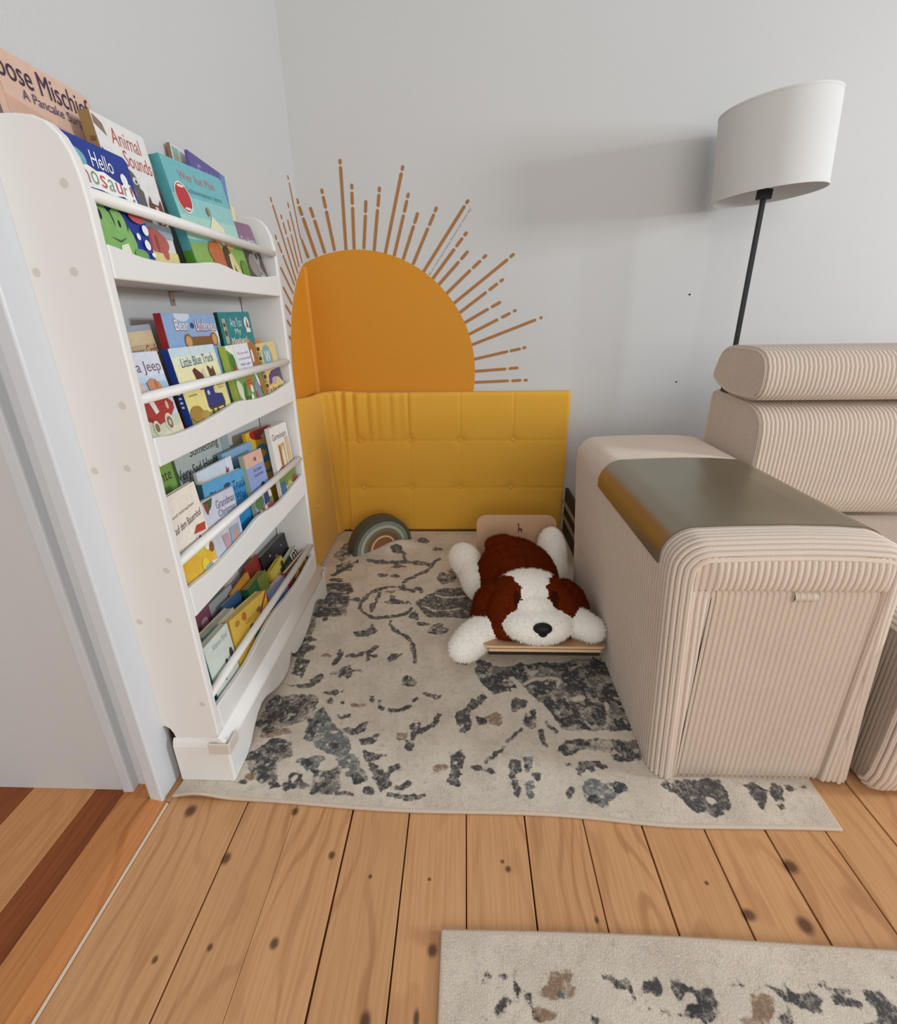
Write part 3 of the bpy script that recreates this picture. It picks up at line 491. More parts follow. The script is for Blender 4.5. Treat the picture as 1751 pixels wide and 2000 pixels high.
RUNNER_MOTIFS=[["d",[[0.05,0.472],[0.045,0.47],[0.04,0.469],[0.034,0.468],[0.029,0.469],[0.031,0.471],[0.03,0.473],[0.034,0.475],[0.04,0.474],[0.044,0.473]]],
["d",[[0.094,0.471],[0.082,0.471],[0.076,0.47],[0.063,0.47],[0.057,0.472],[0.057,0.473],[0.052,0.475],[0.065,0.475],[0.075,0.473],[0.088,0.473]]],
["d",[[0.037,0.463],[0.035,0.462],[0.035,0.46],[0.032,0.461],[0.029,0.462],[0.028,0.463],[0.028,0.464],[0.032,0.464],[0.035,0.465],[0.037,0.464]]],
["d",[[0.09,0.454],[0.091,0.447],[0.09,0.443],[0.086,0.447],[0.083,0.444],[0.081,0.452],[0.081,0.458],[0.081,0.463],[0.083,0.468],[0.087,0.458]]],
["d",[[0.094,0.441],[0.09,0.437],[0.074,0.436],[0.063,0.431],[0.051,0.432],[0.053,0.436],[0.056,0.439],[0.06,0.444],[0.075,0.443],[0.084,0.443]]],
["d",[[0.059,0.428],[0.056,0.425],[0.055,0.418],[0.052,0.422],[0.05,0.424],[0.049,0.428],[0.048,0.434],[0.053,0.432],[0.056,0.437],[0.059,0.433]]],
["d",[[0.109,0.442],[0.107,0.439],[0.105,0.436],[0.1,0.437],[0.098,0.439],[0.095,0.441],[0.096,0.444],[0.102,0.444],[0.106,0.446],[0.11,0.445]]],
["d",[[0.059,0.422],[0.058,0.42],[0.053,0.42],[0.05,0.419],[0.046,0.419],[0.047,0.422],[0.048,0.423],[0.05,0.426],[0.054,0.425],[0.056,0.423]]],
["d",[[0.277,0.46],[0.263,0.461],[0.254,0.462],[0.243,0.463],[0.232,0.468],[0.242,0.469],[0.239,0.474],[0.25,0.473],[0.26,0.469],[0.265,0.466]]],
["d",[[0.287,0.455],[0.289,0.447],[0.275,0.453],[0.265,0.453],[0.258,0.457],[0.255,0.463],[0.27,0.462],[0.276,0.469],[0.285,0.464],[0.29,0.459]]],
["d",[[0.338,0.46],[0.334,0.455],[0.325,0.445],[0.316,0.452],[0.307,0.453],[0.302,0.459],[0.309,0.467],[0.322,0.466],[0.336,0.474],[0.342,0.468]]],
["d",[[0.34,0.469],[0.337,0.467],[0.331,0.463],[0.321,0.466],[0.313,0.466],[0.307,0.468],[0.312,0.471],[0.324,0.471],[0.335,0.474],[0.342,0.472]]],
["d",[[0.379,0.455],[0.374,0.451],[0.364,0.446],[0.355,0.451],[0.355,0.457],[0.349,0.463],[0.358,0.468],[0.369,0.465],[0.379,0.465],[0.389,0.46]]],
["d",[[0.426,0.443],[0.403,0.438],[0.391,0.427],[0.376,0.427],[0.371,0.436],[0.385,0.447],[0.384,0.463],[0.403,0.463],[0.413,0.46],[0.419,0.454]]],
["d",[[0.429,0.46],[0.428,0.455],[0.421,0.45],[0.416,0.453],[0.412,0.455],[0.408,0.459],[0.415,0.464],[0.422,0.465],[0.43,0.469],[0.435,0.465]]],
["d",[[0.415,0.427],[0.409,0.423],[0.4,0.418],[0.383,0.416],[0.385,0.423],[0.372,0.426],[0.379,0.433],[0.395,0.435],[0.405,0.434],[0.426,0.435]]],
["d",[[0.349,0.431],[0.34,0.428],[0.337,0.424],[0.33,0.424],[0.327,0.427],[0.328,0.43],[0.325,0.435],[0.335,0.434],[0.341,0.435],[0.346,0.434]]],
["d",[[0.299,0.424],[0.295,0.42],[0.292,0.419],[0.286,0.414],[0.287,0.42],[0.287,0.424],[0.288,0.429],[0.293,0.433],[0.295,0.428],[0.3,0.429]]],
["d",[[0.583,0.45],[0.591,0.437],[0.566,0.442],[0.55,0.447],[0.544,0.453],[0.526,0.465],[0.559,0.461],[0.571,0.467],[0.591,0.463],[0.604,0.454]]],
["d",[[0.557,0.46],[0.55,0.456],[0.545,0.455],[0.536,0.45],[0.537,0.455],[0.539,0.459],[0.541,0.464],[0.548,0.469],[0.551,0.464],[0.557,0.464]]],
["d",[[0.664,0.451],[0.653,0.447],[0.639,0.45],[0.617,0.446],[0.621,0.455],[0.62,0.46],[0.628,0.464],[0.643,0.469],[0.648,0.459],[0.667,0.457]]],
["d",[[0.705,0.459],[0.694,0.454],[0.685,0.457],[0.67,0.454],[0.671,0.461],[0.679,0.467],[0.687,0.472],[0.7,0.478],[0.701,0.469],[0.706,0.466]]],
["d",[[0.713,0.449],[0.705,0.445],[0.694,0.441],[0.681,0.443],[0.683,0.449],[0.674,0.454],[0.684,0.459],[0.699,0.458],[0.709,0.457],[0.725,0.455]]],
["d",[[0.701,0.436],[0.702,0.428],[0.68,0.428],[0.666,0.427],[0.65,0.428],[0.649,0.434],[0.669,0.438],[0.678,0.446],[0.696,0.445],[0.701,0.44]]],
["d",[[0.536,0.436],[0.532,0.431],[0.528,0.421],[0.522,0.427],[0.515,0.426],[0.513,0.431],[0.515,0.438],[0.524,0.438],[0.532,0.448],[0.535,0.442]]],
["d",[[0.232,0.416],[0.222,0.414],[0.218,0.413],[0.211,0.412],[0.205,0.413],[0.209,0.416],[0.205,0.418],[0.213,0.419],[0.22,0.419],[0.224,0.418]]],
["d",[[0.067,0.414],[0.072,0.411],[0.061,0.412],[0.056,0.411],[0.05,0.412],[0.046,0.413],[0.055,0.414],[0.055,0.417],[0.063,0.417],[0.067,0.416]]],
["d",[[0.036,0.414],[0.036,0.412],[0.033,0.409],[0.029,0.41],[0.027,0.412],[0.022,0.413],[0.025,0.416],[0.029,0.416],[0.033,0.417],[0.038,0.416]]],
["d",[[0.322,0.432],[0.317,0.43],[0.31,0.429],[0.304,0.429],[0.294,0.429],[0.3,0.431],[0.3,0.432],[0.305,0.434],[0.313,0.434],[0.314,0.432]]],
["d",[[0.373,0.432],[0.373,0.43],[0.367,0.429],[0.362,0.43],[0.355,0.43],[0.351,0.431],[0.357,0.433],[0.363,0.433],[0.37,0.435],[0.373,0.433]]],
["d",[[0.449,0.47],[0.459,0.47],[0.474,0.47],[0.49,0.47],[0.506,0.469],[0.525,0.469],[0.543,0.469],[0.56,0.47],[0.577,0.471],[0.594,0.472],[0.613,0.471],[0.632,0.469],[0.649,0.468],[0.664,0.468],[0.676,0.468],[0.685,0.468],[0.687,0.472],[0.679,0.472],[0.666,0.471],[0.652,0.472],[0.635,0.473],[0.616,0.475],[0.597,0.475],[0.579,0.475],[0.562,0.473],[0.545,0.472],[0.527,0.472],[0.509,0.473],[0.492,0.473],[0.476,0.473],[0.461,0.474],[0.451,0.474]]],
["d",[[0.234,0.469],[0.244,0.467],[0.257,0.463],[0.268,0.46],[0.274,0.457],[0.279,0.454],[0.282,0.451],[0.283,0.448],[0.282,0.444],[0.282,0.441],[0.288,0.441],[0.288,0.444],[0.288,0.449],[0.287,0.454],[0.283,0.457],[0.278,0.461],[0.271,0.464],[0.26,0.467],[0.247,0.471],[0.237,0.473]]],
["d",[[0.138,0.469],[0.144,0.469],[0.153,0.47],[0.162,0.471],[0.172,0.472],[0.182,0.472],[0.19,0.472],[0.19,0.476],[0.183,0.476],[0.172,0.475],[0.162,0.474],[0.153,0.474],[0.144,0.473],[0.138,0.472]]],
["d",[[0.535,0.467],[0.535,0.463],[0.536,0.457],[0.535,0.453],[0.53,0.449],[0.524,0.444],[0.519,0.441],[0.522,0.439],[0.527,0.442],[0.534,0.447],[0.54,0.453],[0.542,0.459],[0.541,0.465],[0.541,0.469]]],
["d",[[0.101,0.434],[0.103,0.429],[0.105,0.423],[0.108,0.418],[0.11,0.414],[0.112,0.411],[0.113,0.409],[0.118,0.411],[0.117,0.413],[0.115,0.416],[0.113,0.42],[0.11,0.425],[0.108,0.431],[0.106,0.435]]],
["t",[[0.195,0.453],[0.192,0.443],[0.169,0.44],[0.151,0.44],[0.13,0.441],[0.129,0.451],[0.142,0.459],[0.154,0.468],[0.177,0.469],[0.186,0.46]]],
["t",[[0.192,0.47],[0.185,0.466],[0.177,0.46],[0.162,0.461],[0.154,0.465],[0.146,0.469],[0.149,0.475],[0.166,0.476],[0.179,0.478],[0.194,0.476]]],
["t",[[0.156,0.423],[0.149,0.417],[0.137,0.414],[0.118,0.41],[0.114,0.417],[0.103,0.421],[0.108,0.427],[0.123,0.431],[0.137,0.428],[0.159,0.43]]],
["t",[[0.516,0.446],[0.501,0.434],[0.488,0.426],[0.471,0.419],[0.472,0.433],[0.475,0.445],[0.483,0.46],[0.501,0.469],[0.508,0.462],[0.521,0.461]]],
["t",[[0.501,0.424],[0.484,0.421],[0.474,0.417],[0.457,0.416],[0.447,0.419],[0.449,0.422],[0.446,0.427],[0.465,0.428],[0.48,0.428],[0.493,0.427]]],
["l",[[0.257,0.442],[0.245,0.431],[0.227,0.42],[0.203,0.424],[0.184,0.429],[0.176,0.44],[0.186,0.452],[0.212,0.456],[0.238,0.462],[0.255,0.454]]],
["l",[[0.354,0.443],[0.347,0.44],[0.337,0.438],[0.327,0.438],[0.315,0.438],[0.318,0.442],[0.321,0.445],[0.33,0.447],[0.342,0.448],[0.347,0.445]]],
["l",[[0.477,0.448],[0.466,0.436],[0.452,0.43],[0.441,0.431],[0.429,0.433],[0.436,0.447],[0.445,0.458],[0.459,0.467],[0.474,0.469],[0.474,0.457]]],
["l",[[0.129,0.463],[0.125,0.455],[0.116,0.448],[0.105,0.451],[0.096,0.455],[0.092,0.462],[0.097,0.471],[0.108,0.474],[0.12,0.477],[0.128,0.472]]],
["l",[[0.662,0.438],[0.643,0.433],[0.629,0.429],[0.61,0.428],[0.595,0.431],[0.601,0.436],[0.601,0.441],[0.622,0.444],[0.64,0.444],[0.651,0.442]]],
["g",[[0.405,0.436],[0.399,0.431],[0.39,0.426],[0.38,0.428],[0.371,0.43],[0.37,0.435],[0.376,0.441],[0.387,0.444],[0.4,0.447],[0.405,0.442]]],
["g",[[0.18,0.446],[0.174,0.443],[0.169,0.439],[0.161,0.44],[0.155,0.442],[0.152,0.445],[0.154,0.45],[0.163,0.451],[0.172,0.453],[0.178,0.45]]]]
RAYS_BACK=[
[ (-0.536,1.385,-0.531,1.711),(-0.531,1.716,-0.531,1.737) ],
[ (-0.499,1.388,-0.492,1.558),(-0.492,1.565,-0.490,1.616),(-0.489,1.623,-0.488,1.645) ],
[ (-0.455,1.389,-0.437,1.527),(-0.437,1.532,-0.431,1.582) ],
[ (-0.409,1.380,-0.382,1.547),(-0.380,1.554,-0.372,1.605),(-0.371,1.610,-0.368,1.632) ],
[ (-0.361,1.363,-0.270,1.682),(-0.268,1.687,-0.262,1.708) ],
[ (-0.320,1.357,-0.268,1.524),(-0.266,1.530,-0.251,1.579),(-0.249,1.585,-0.243,1.606) ],
[ (-0.280,1.343,-0.225,1.481),(-0.223,1.486,-0.205,1.531) ],
[ (-0.236,1.322,-0.162,1.470),(-0.158,1.477,-0.134,1.524),(-0.132,1.529,-0.121,1.551) ],
[ (-0.193,1.286,0.001,1.553),(0.005,1.558,0.017,1.575) ],
[ (-0.151,1.258,-0.045,1.385),(-0.040,1.391,-0.009,1.428),(-0.004,1.434,0.011,1.451) ],
[ (-0.126,1.231,-0.025,1.333),(-0.019,1.339,0.016,1.375) ],
[ (-0.095,1.190,0.027,1.297),(0.034,1.302,0.072,1.335),(0.080,1.343,0.099,1.358) ],
[ (-0.065,1.146,0.194,1.338),(0.201,1.344,0.222,1.360) ],
[ (-0.037,1.106,0.100,1.203),(0.109,1.209,0.151,1.239),(0.159,1.244,0.177,1.257) ],
[ (-0.011,1.065,0.111,1.131),(0.121,1.136,0.167,1.160) ],
[ (0.009,1.013,0.156,1.084),(0.169,1.090,0.213,1.111),(0.224,1.116,0.240,1.124) ],
[ (0.019,0.965,0.333,1.080),(0.348,1.085,0.362,1.090) ],
[ (0.039,0.902,0.207,0.938),(0.214,0.939,0.267,0.950),(0.274,0.952,0.292,0.956) ],
[ (0.047,0.846,0.201,0.856),(0.211,0.857,0.259,0.861) ],
[ (0.046,0.793,0.215,0.799),(0.226,0.799,0.275,0.801),(0.286,0.801,0.306,0.802) ],
[ (-0.588,1.385,-0.610,1.546),(-0.611,1.553,-0.618,1.602),(-0.619,1.609,-0.622,1.630) ],
[ (-0.633,1.375,-0.667,1.512),(-0.669,1.518,-0.680,1.561) ],
[ (-0.674,1.361,-0.717,1.521),(-0.719,1.527,-0.729,1.566),(-0.731,1.573,-0.737,1.595) ],
]
RAYS_LEFT=[
[ (2.294,1.434,2.225,1.638),(2.222,1.646,2.216,1.662) ],
[ (2.281,1.335,2.191,1.525),(2.187,1.536,2.177,1.556) ],
[ (2.232,1.313,2.175,1.438),(2.171,1.446,2.152,1.488) ],
[ (2.206,1.286,2.123,1.419),(2.118,1.427,2.093,1.468),(2.088,1.477,2.077,1.493) ],
[ (2.172,1.253,2.002,1.513),(1.998,1.519,1.988,1.535) ],
[ (2.146,1.234,2.045,1.343),(2.040,1.349,2.007,1.385),(2.000,1.392,1.987,1.407) ],
[(2.116,1.200,2.002,1.294)],
[(2.085,1.156,2.004,1.221)],
[(2.057,1.116,2.004,1.154)],
[(2.035,1.069,2.002,1.094)],
[(2.017,1.018,2.000,1.032)],
]

# near y, far y, near top z, far top z, x of the top edge, x of the foot, z of the shelf
BOOKS={
'moose':(0.847,1.045,1.497,1.497,-0.712,-0.690,1.182),
'animal':(0.974,1.123,1.455,1.457,-0.668,-0.640,1.182),
'hello':(0.847,0.995,1.384,1.384,-0.633,-0.612,1.182),
'teal':(1.145,1.425,1.437,1.456,-0.655,-0.615,1.182),
'purple':(1.357,1.542,1.504,1.491,-0.700,-0.680,1.182),
'pale':(1.320,1.399,1.509,1.508,-0.722,-0.705,1.182),
'cream_sliver':(1.483,1.595,1.501,1.504,-0.715,-0.695,1.182),
'home':(1.401,1.561,1.357,1.368,-0.650,-0.612,1.182),
'beige':(0.932,1.037,1.088,1.093,-0.685,-0.665,0.845),
'bear':(1.042,1.268,1.115,1.112,-0.660,-0.640,0.845),
'areyou':(1.277,1.468,1.118,1.121,-0.655,-0.636,0.845),
'jeep':(0.861,0.976,1.043,1.040,-0.643,-0.612,0.845),
'truck':(1.007,1.195,1.042,1.042,-0.638,-0.612,0.845),
'lime':(1.243,1.412,1.034,1.036,-0.633,-0.612,0.845),
'orange_sliver':(1.321,1.509,1.042,1.044,-0.650,-0.634,0.845),
'whale':(1.431,1.574,1.029,1.031,-0.633,-0.612,0.845),
'inte':(0.954,1.034,0.802,0.803,-0.700,-0.680,0.495),
'sad':(1.039,1.325,0.801,0.793,-0.715,-0.700,0.495),
'love':(1.063,1.239,0.741,0.735,-0.668,-0.652,0.495),
'leads':(1.044,1.265,0.718,0.693,-0.648,-0.634,0.495),
'grandma':(0.984,1.148,0.692,0.676,-0.630,-0.612,0.495),
'bauern':(0.866,0.993,0.746,0.746,-0.634,-0.612,0.495),
'blueflat':(1.221,1.406,0.744,0.735,-0.684,-0.668,0.495),
'girl':(1.253,1.371,0.728,0.721,-0.640,-0.614,0.495),
'esse':(1.388,1.586,0.761,0.750,-0.690,-0.668,0.495),
'white3':(1.437,1.583,0.766,0.759,-0.634,-0.612,0.495),
'yellow':(1.021,1.233,0.332,0.296,-0.638,-0.612,0.155),
'white4':(0.889,1.003,0.352,0.344,-0.634,-0.612,0.155),
'lilac':(1.246,1.403,0.263,0.253,-0.640,-0.614,0.155),
'brown4':(1.394,1.596,0.259,0.246,-0.632,-0.612,0.155),
'mgreen':(1.432,1.596,0.252,0.262,-0.664,-0.642,0.155),
'duck':(1.365,1.481,0.280,0.286,-0.672,-0.648,0.155),
'black4':(1.380,1.596,0.327,0.320,-0.705,-0.680,0.155),
'green4':(1.199,1.325,0.318,0.315,-0.668,-0.645,0.155),
'orange4':(1.162,1.276,0.327,0.335,-0.700,-0.682,0.155),
'red4':(1.283,1.377,0.344,0.344,-0.712,-0.695,0.155),
'blue4':(1.091,1.192,0.332,0.322,-0.690,-0.672,0.155),
'stack4':(0.942,1.093,0.343,0.329,-0.662,-0.646,0.155),
'mauve4':(0.977,1.063,0.364,0.363,-0.712,-0.700,0.155),
'grey4':(1.062,1.192,0.352,0.343,-0.715,-0.702,0.155)}

# ------------------------------------------------------------------ the room
XL, YB = -0.737, 2.30

m = MB().box(XL - 0.12, 4.2, YB, YB + 0.12, -0.02, 2.75, WALL)
for hx, hz, r in ((1.021, 1.178, 0.0045), (1.021, 0.786, 0.004)):
    ring = [(hx + r * math.cos(a), hz + r * math.sin(a)) for a in np.linspace(0, 2 * math.pi, 12, endpoint=False)]
    m.add([(p[0], YB - 0.0006, p[1]) for p in ring], [list(range(12))], mat('nail_hole', '#2a2724', rough=1))
tag(m.build('wall_back', fix=False), kind='structure')
tag(MB().box(XL - 0.12, XL, 0.83, YB, -0.02, 2.75, WALL).build('wall_left'), kind='structure')

# doorway in the left wall: reveal, rebate and casing
tag(MB().box(-2.6, -0.838, 0.790, 0.95, -0.02, 2.75, WALL).build('wall_hall'), kind='structure')
jm = MB()
jm.box(-0.843, -0.816, 0.779, 0.85, 0.004, 2.75, TRIMW)
jm.box(-0.818, -0.762, 0.800, 0.85, 0.004, 2.75, TRIMW)
jm.box(-0.765, -0.733, 0.763, 0.838, 0.0, 2.75, TRIMW)
tag(jm.build('trim_1', bevel=0.004), kind='structure')
tag(MB().box(XL, -0.719, 0.842, YB - 0.002, 0.0, 0.165, BROWNBASE).build('baseboard_left', bevel=0.003), kind='structure')


def wood(name, light, dark, line, rough=0.42, knots=(), wave=9.0, contrast=1.0):
    mt, N, L, b = new_mat(name)
    tc = N.new('ShaderNodeTexCoord')
    at = N.new('ShaderNodeAttribute')
    at.attribute_name = 'board'
    at.attribute_type = 'GEOMETRY'
    comb = N.new('ShaderNodeCombineXYZ')
    k1 = N.new('ShaderNodeMath'); k1.operation = 'MULTIPLY'; k1.inputs[1].default_value = 7.31
    k2 = N.new('ShaderNodeMath'); k2.operation = 'MULTIPLY'; k2.inputs[1].default_value = 23.7
    L.new(at.outputs['Fac'], k1.inputs[0]); L.new(at.outputs['Fac'], k2.inputs[0])
    L.new(k1.outputs[0], comb.inputs[0]); L.new(k2.outputs[0], comb.inputs[1])
    add = N.new('ShaderNodeVectorMath'); add.operation = 'ADD'
    L.new(tc.outputs['Object'], add.inputs[0]); L.new(comb.outputs[0], add.inputs[1])
    # slow warp of the growth rings
    mpw = N.new('ShaderNodeMapping'); mpw.inputs['Scale'].default_value = (5.0, 1.6, 1)
    L.new(add.outputs[0], mpw.inputs[0])
    nw = N.new('ShaderNodeTexNoise'); nw.inputs['Scale'].default_value = 1.0; nw.inputs['Detail'].default_value = 2.5
    L.new(mpw.outputs[0], nw.inputs['Vector'])
    sx = N.new('ShaderNodeSeparateXYZ'); L.new(add.outputs[0], sx.inputs[0])
    ph = N.new('ShaderNodeMath'); ph.operation = 'MULTIPLY_ADD'
    L.new(nw.outputs[0], ph.inputs[0]); ph.inputs[1].default_value = 0.30 * 9 / wave
    L.new(sx.outputs[0], ph.inputs[2])
    sc = N.new('ShaderNodeMath'); sc.operation = 'MULTIPLY'; sc.inputs[1].default_value = wave * 6.283 * 3.2
    L.new(ph.outputs[0], sc.inputs[0])
    sn = N.new('ShaderNodeMath'); sn.operation = 'SINE'; L.new(sc.outputs[0], sn.inputs[0])
    rp = N.new('ShaderNodeMapRange'); rp.interpolation_type = 'SMOOTHSTEP'
    rp.inputs[1].default_value = 0.25; rp.inputs[2].default_value = 1.0
    L.new(sn.outputs[0], rp.inputs[0])
    # fine streaks
    mpf = N.new('ShaderNodeMapping'); mpf.inputs['Scale'].default_value = (170, 5, 1)
    L.new(add.outputs[0], mpf.inputs[0])
    nf = N.new('ShaderNodeTexNoise'); nf.inputs['Scale'].default_value = 1.0; nf.inputs['Detail'].default_value = 4
    L.new(mpf.outputs[0], nf.inputs['Vector'])
    mx = N.new('ShaderNodeMix'); mx.data_type = 'RGBA'
    mx.inputs[6].default_value = lin(dark); mx.inputs[7].default_value = lin(light)
    fr = N.new('ShaderNodeMapRange'); fr.inputs[1].default_value = 0.3; fr.inputs[2].default_value = 0.62
    L.new(nf.outputs[0], fr.inputs[0]); L.new(fr.outputs[0], mx.inputs[0])
    mx2 = N.new('ShaderNodeMix'); mx2.data_type = 'RGBA'
    mx2.inputs[7].default_value = lin(line)
    mpm = N.new('ShaderNodeMapping'); mpm.inputs['Scale'].default_value = (9, 2.2, 1)
    L.new(add.outputs[0], mpm.inputs[0])
    nmod = N.new('ShaderNodeTexNoise'); nmod.inputs['Scale'].default_value = 1.0; nmod.inputs['Detail'].default_value = 2
    L.new(mpm.outputs[0], nmod.inputs['Vector'])
    mod = N.new('ShaderNodeMapRange'); mod.inputs[1].default_value = .38; mod.inputs[2].default_value = .66; mod.inputs[3].default_value = .12; mod.inputs[4].default_value = .62
    L.new(nmod.outputs[0], mod.inputs[0])
    md2 = N.new('ShaderNodeMath'); md2.operation = 'MULTIPLY'; md2.inputs[1].default_value = contrast
    L.new(mod.outputs[0], md2.inputs[0])
    nm = N.new('ShaderNodeMath'); nm.operation = 'MULTIPLY'
    L.new(md2.outputs[0], nm.inputs[1])
    L.new(rp.outputs[0], nm.inputs[0]); L.new(nm.outputs[0], mx2.inputs[0]); L.new(mx.outputs[2], mx2.inputs[6])
    # tone differs from board to board
    hv = N.new('ShaderNodeHueSaturation')
    vr = N.new('ShaderNodeMapRange'); vr.inputs[3].default_value = 0.95; vr.inputs[4].default_value = 1.05
    L.new(at.outputs['Fac'], vr.inputs[0]); L.new(vr.outputs[0], hv.inputs['Value'])
    L.new(mx2.outputs[2], hv.inputs['Color'])
    col = hv.outputs[0]
    for kx, ky, r1, r2 in knots:
        sub = N.new('ShaderNodeVectorMath'); sub.operation = 'SUBTRACT'; sub.inputs[1].default_value = (kx, ky, 0)
        L.new(tc.outputs['Object'], sub.inputs[0])
        mul = N.new('ShaderNodeVectorMath'); mul.operation = 'MULTIPLY'; mul.inputs[1].default_value = (1 / r1, 1 / r2, 0)
        L.new(sub.outputs[0], mul.inputs[0])
        ln = N.new('ShaderNodeVectorMath'); ln.operation = 'LENGTH'; L.new(mul.outputs[0], ln.inputs[0])
        mr = N.new('ShaderNodeMapRange'); mr.interpolation_type = 'SMOOTHSTEP'
        mr.inputs[1].default_value = 1.5; mr.inputs[2].default_value = 0.45; mr.inputs[3].default_value = 0; mr.inputs[4].default_value = 0.85
        L.new(ln.outputs['Value'], mr.inputs[0])
        mk = N.new('ShaderNodeMix'); mk.data_type = 'RGBA'
        mk.inputs[7].default_value = lin('#4a2a18')
        L.new(mr.outputs[0], mk.inputs[0]); L.new(col, mk.inputs[6])
        col = mk.outputs[2]
    L.new(col, b.inputs['Base Color'])
    b.inputs['Roughness'].default_value = rough
    b.inputs['Specular IOR Level'].default_value = 0.35
    bp = N.new('ShaderNodeBump'); bp.inputs['Strength'].default_value = 0.12; bp.inputs['Distance'].default_value = 0.002
    L.new(nf.outputs[0], bp.inputs['Height']); L.new(bp.outputs[0], b.inputs['Normal'])
    return mt


KN = [(-.655, .745, .013, .014), (-.52, .646, .009, .012), (-.359, .506, .008, .009), (-.292, .658, .007, .008), (-.477, .497, .005, .006), (-.569, .477, .005, .006), (.089, .641, .006, .006), (.078, .655, .004, .004), (.683, .661, .014, .013), (.645, .56, .014, .014), (.548, .574, .013, .010), (-.062, .504, .009, .01), (-.168, .41, .009, .012), (-.083, .415, .005, .012), (.252, .558, .004, .006), (.493, .626, .004, .004), (-.076, .618, .004, .003), (-.20, .62, .004, .004), (-.335, .345, .012, .014), (-.51, .37, .006, .008), (-.405, .75, .008, .01)]
PINE = wood('pine_floorboards', '#d09d6e', '#c38e5e', '#96613a', knots=KN, wave=6, contrast=.8)
JOINTS = [-.7195, -.5273, -.405, -.2675, -.1328, .0007, .1362, .2701, .401, .5388, .6739, .807, .94, 1.075, 1.21, 1.35, 1.5, 1.65, 1.8, 2.0, 2.2, 2.4, 2.7, 3.0, 3.4, 3.8, 4.2]


def board_floor(name, joints, y0, y1, z1, thick, gaps, mats, rnd):
    mb = MB()
    br = []
    for i in range(len(joints) - 1):
        g0, g1 = gaps[i % len(gaps)], gaps[(i + 1) % len(gaps)]
        n0 = len(mb.f)
        c = 0.0009
        a, b = joints[i] + g0 / 2, joints[i + 1] - g1 / 2
        mb.prism([(a, z1 - thick), (b, z1 - thick), (b, z1 - c), (b - c, z1), (a + c, z1), (a, z1 - c)], 'y', y0, y1, mats[i % len(mats)])
        br += [rnd[i % len(rnd)]] * (len(mb.f) - n0)
    o = mb.build(name, fix=False)
    at = o.data.attributes.new('board', 'FLOAT', 'FACE')
    at.data.foreach_set('value', br)
    bm = bmesh.new(); bm.from_mesh(o.data); bmesh.ops.recalc_face_normals(bm, faces=bm.faces); bm.to_mesh(o.data); bm.free()
    return o


rn = [random.random() for _ in range(40)]
fl = board_floor('floor', JOINTS, -1.6, YB + 0.02, 0.0, 0.02, [.003, .0034, .0008, .0042, .003, .0024, .0034, .0026, .004, .0036, .004], [PINE], rn)
tag(fl, kind='structure')
tag(MB().box(-3.0, 4.2, -1.6, YB + 0.1, -0.045, -0.021, mat('dark_subfloor', '#1d120c', rough=1)).build('floor.001'), kind='structure')

tag(MB().box(-.765, -.7195, .766, YB, -.02, 0, PINE).build('floor.003'), kind='structure')
# hallway parquet, threshold board and the pale sealing strip
OAKL = wood('hall_light_strip', '#c98f5c', '#bd8250', '#9a6236', wave=7, contrast=.7)
OAKD = wood('hall_dark_strip', '#8e4a1e', '#7e3e16', '#5e2c12', wave=7, contrast=.5)
THR = wood('orange_threshold_wood', '#c4834c', '#b77340', '#94501c', wave=6, contrast=1.0)
hall_x = [-2.6, -2.3, -2.2, -1.95, -1.85, -1.6, -1.5, -1.25, -1.165, -1.081, -.998, -.920, -.838]
hall_m = [OAKL, OAKD, OAKL, OAKD, OAKL, OAKD, OAKL, OAKD, OAKD, OAKL, OAKL, OAKD]
hf = board_floor('floor.002', hall_x, -1.6, 0.90, 0.004, 0.02, [.0006], hall_m, [.2, .7, .5, .35, .6, .8])
tag(hf, kind='structure')
tb = MB()
tb.prism([(-.838, -.02), (-.726, -.02), (-.726, .001), (-.760, .0125), (-.838, .0125)], 'y', -1.6, 0.765, THR)
tb.box(-.838, -.768, .764, .815, -.02, .012, THR)
ob = tb.build('trim_2', bevel=.0015)
ob.data.attributes.new('board', 'FLOAT', 'FACE').data.foreach_set('value', [.45] * len(ob.data.polygons))
tag(ob, kind='structure')
tag(MB().box(-.7245, -.7195, -1.6, 0.762, -.02, .002, mat('pale_sealant', '#e3cdb2', rough=.5)).build('trim_3'), kind='structure')

# ------------------------------------------------------------------ sun decal on the two walls
SUNM = mat('ochre_sun_film', '#d08a1e', rough=0.7, var=0.05, vscale=60, bump=0.06, bscale=600)
RAYM = mat('rust_ray_film', '#a4703f', rough=0.7, var=0.04, vscale=50)
sun = tag(empty('sun_wall_decal', (-.498, YB, .843)), 'large ochre sun decal wrapped into the wall corner with thin rust coloured rays', 'wall decal')
SC0 = Vector((-.498, YB, .843))
SR = .546


def loc(v, origin):
    return [tuple(Vector(p) - origin) for p in v]


pts = [(SC0.x + SR * math.cos(a), SC0.z + SR * math.sin(a)) for a in np.linspace(0, 2 * math.pi, 180, endpoint=False)]
e = .0015
mb = MB()
bk = [(max(x, XL + e), z) for x, z in pts]
mb.add(loc([(x, YB - e, z) for x, z in bk], SC0), [list(range(len(bk)))], SUNM)
mb.add(loc([(x, YB - .0002, z) for x, z in bk], SC0), [list(range(len(bk)))[::-1]], SUNM)
n = len(bk)
mb.add(loc([(x, YB - e, z) for x, z in bk] + [(x, YB - .0002, z) for x, z in bk], SC0), [(i, (i + 1) % n, n + (i + 1) % n, n + i) for i in range(n)], SUNM)
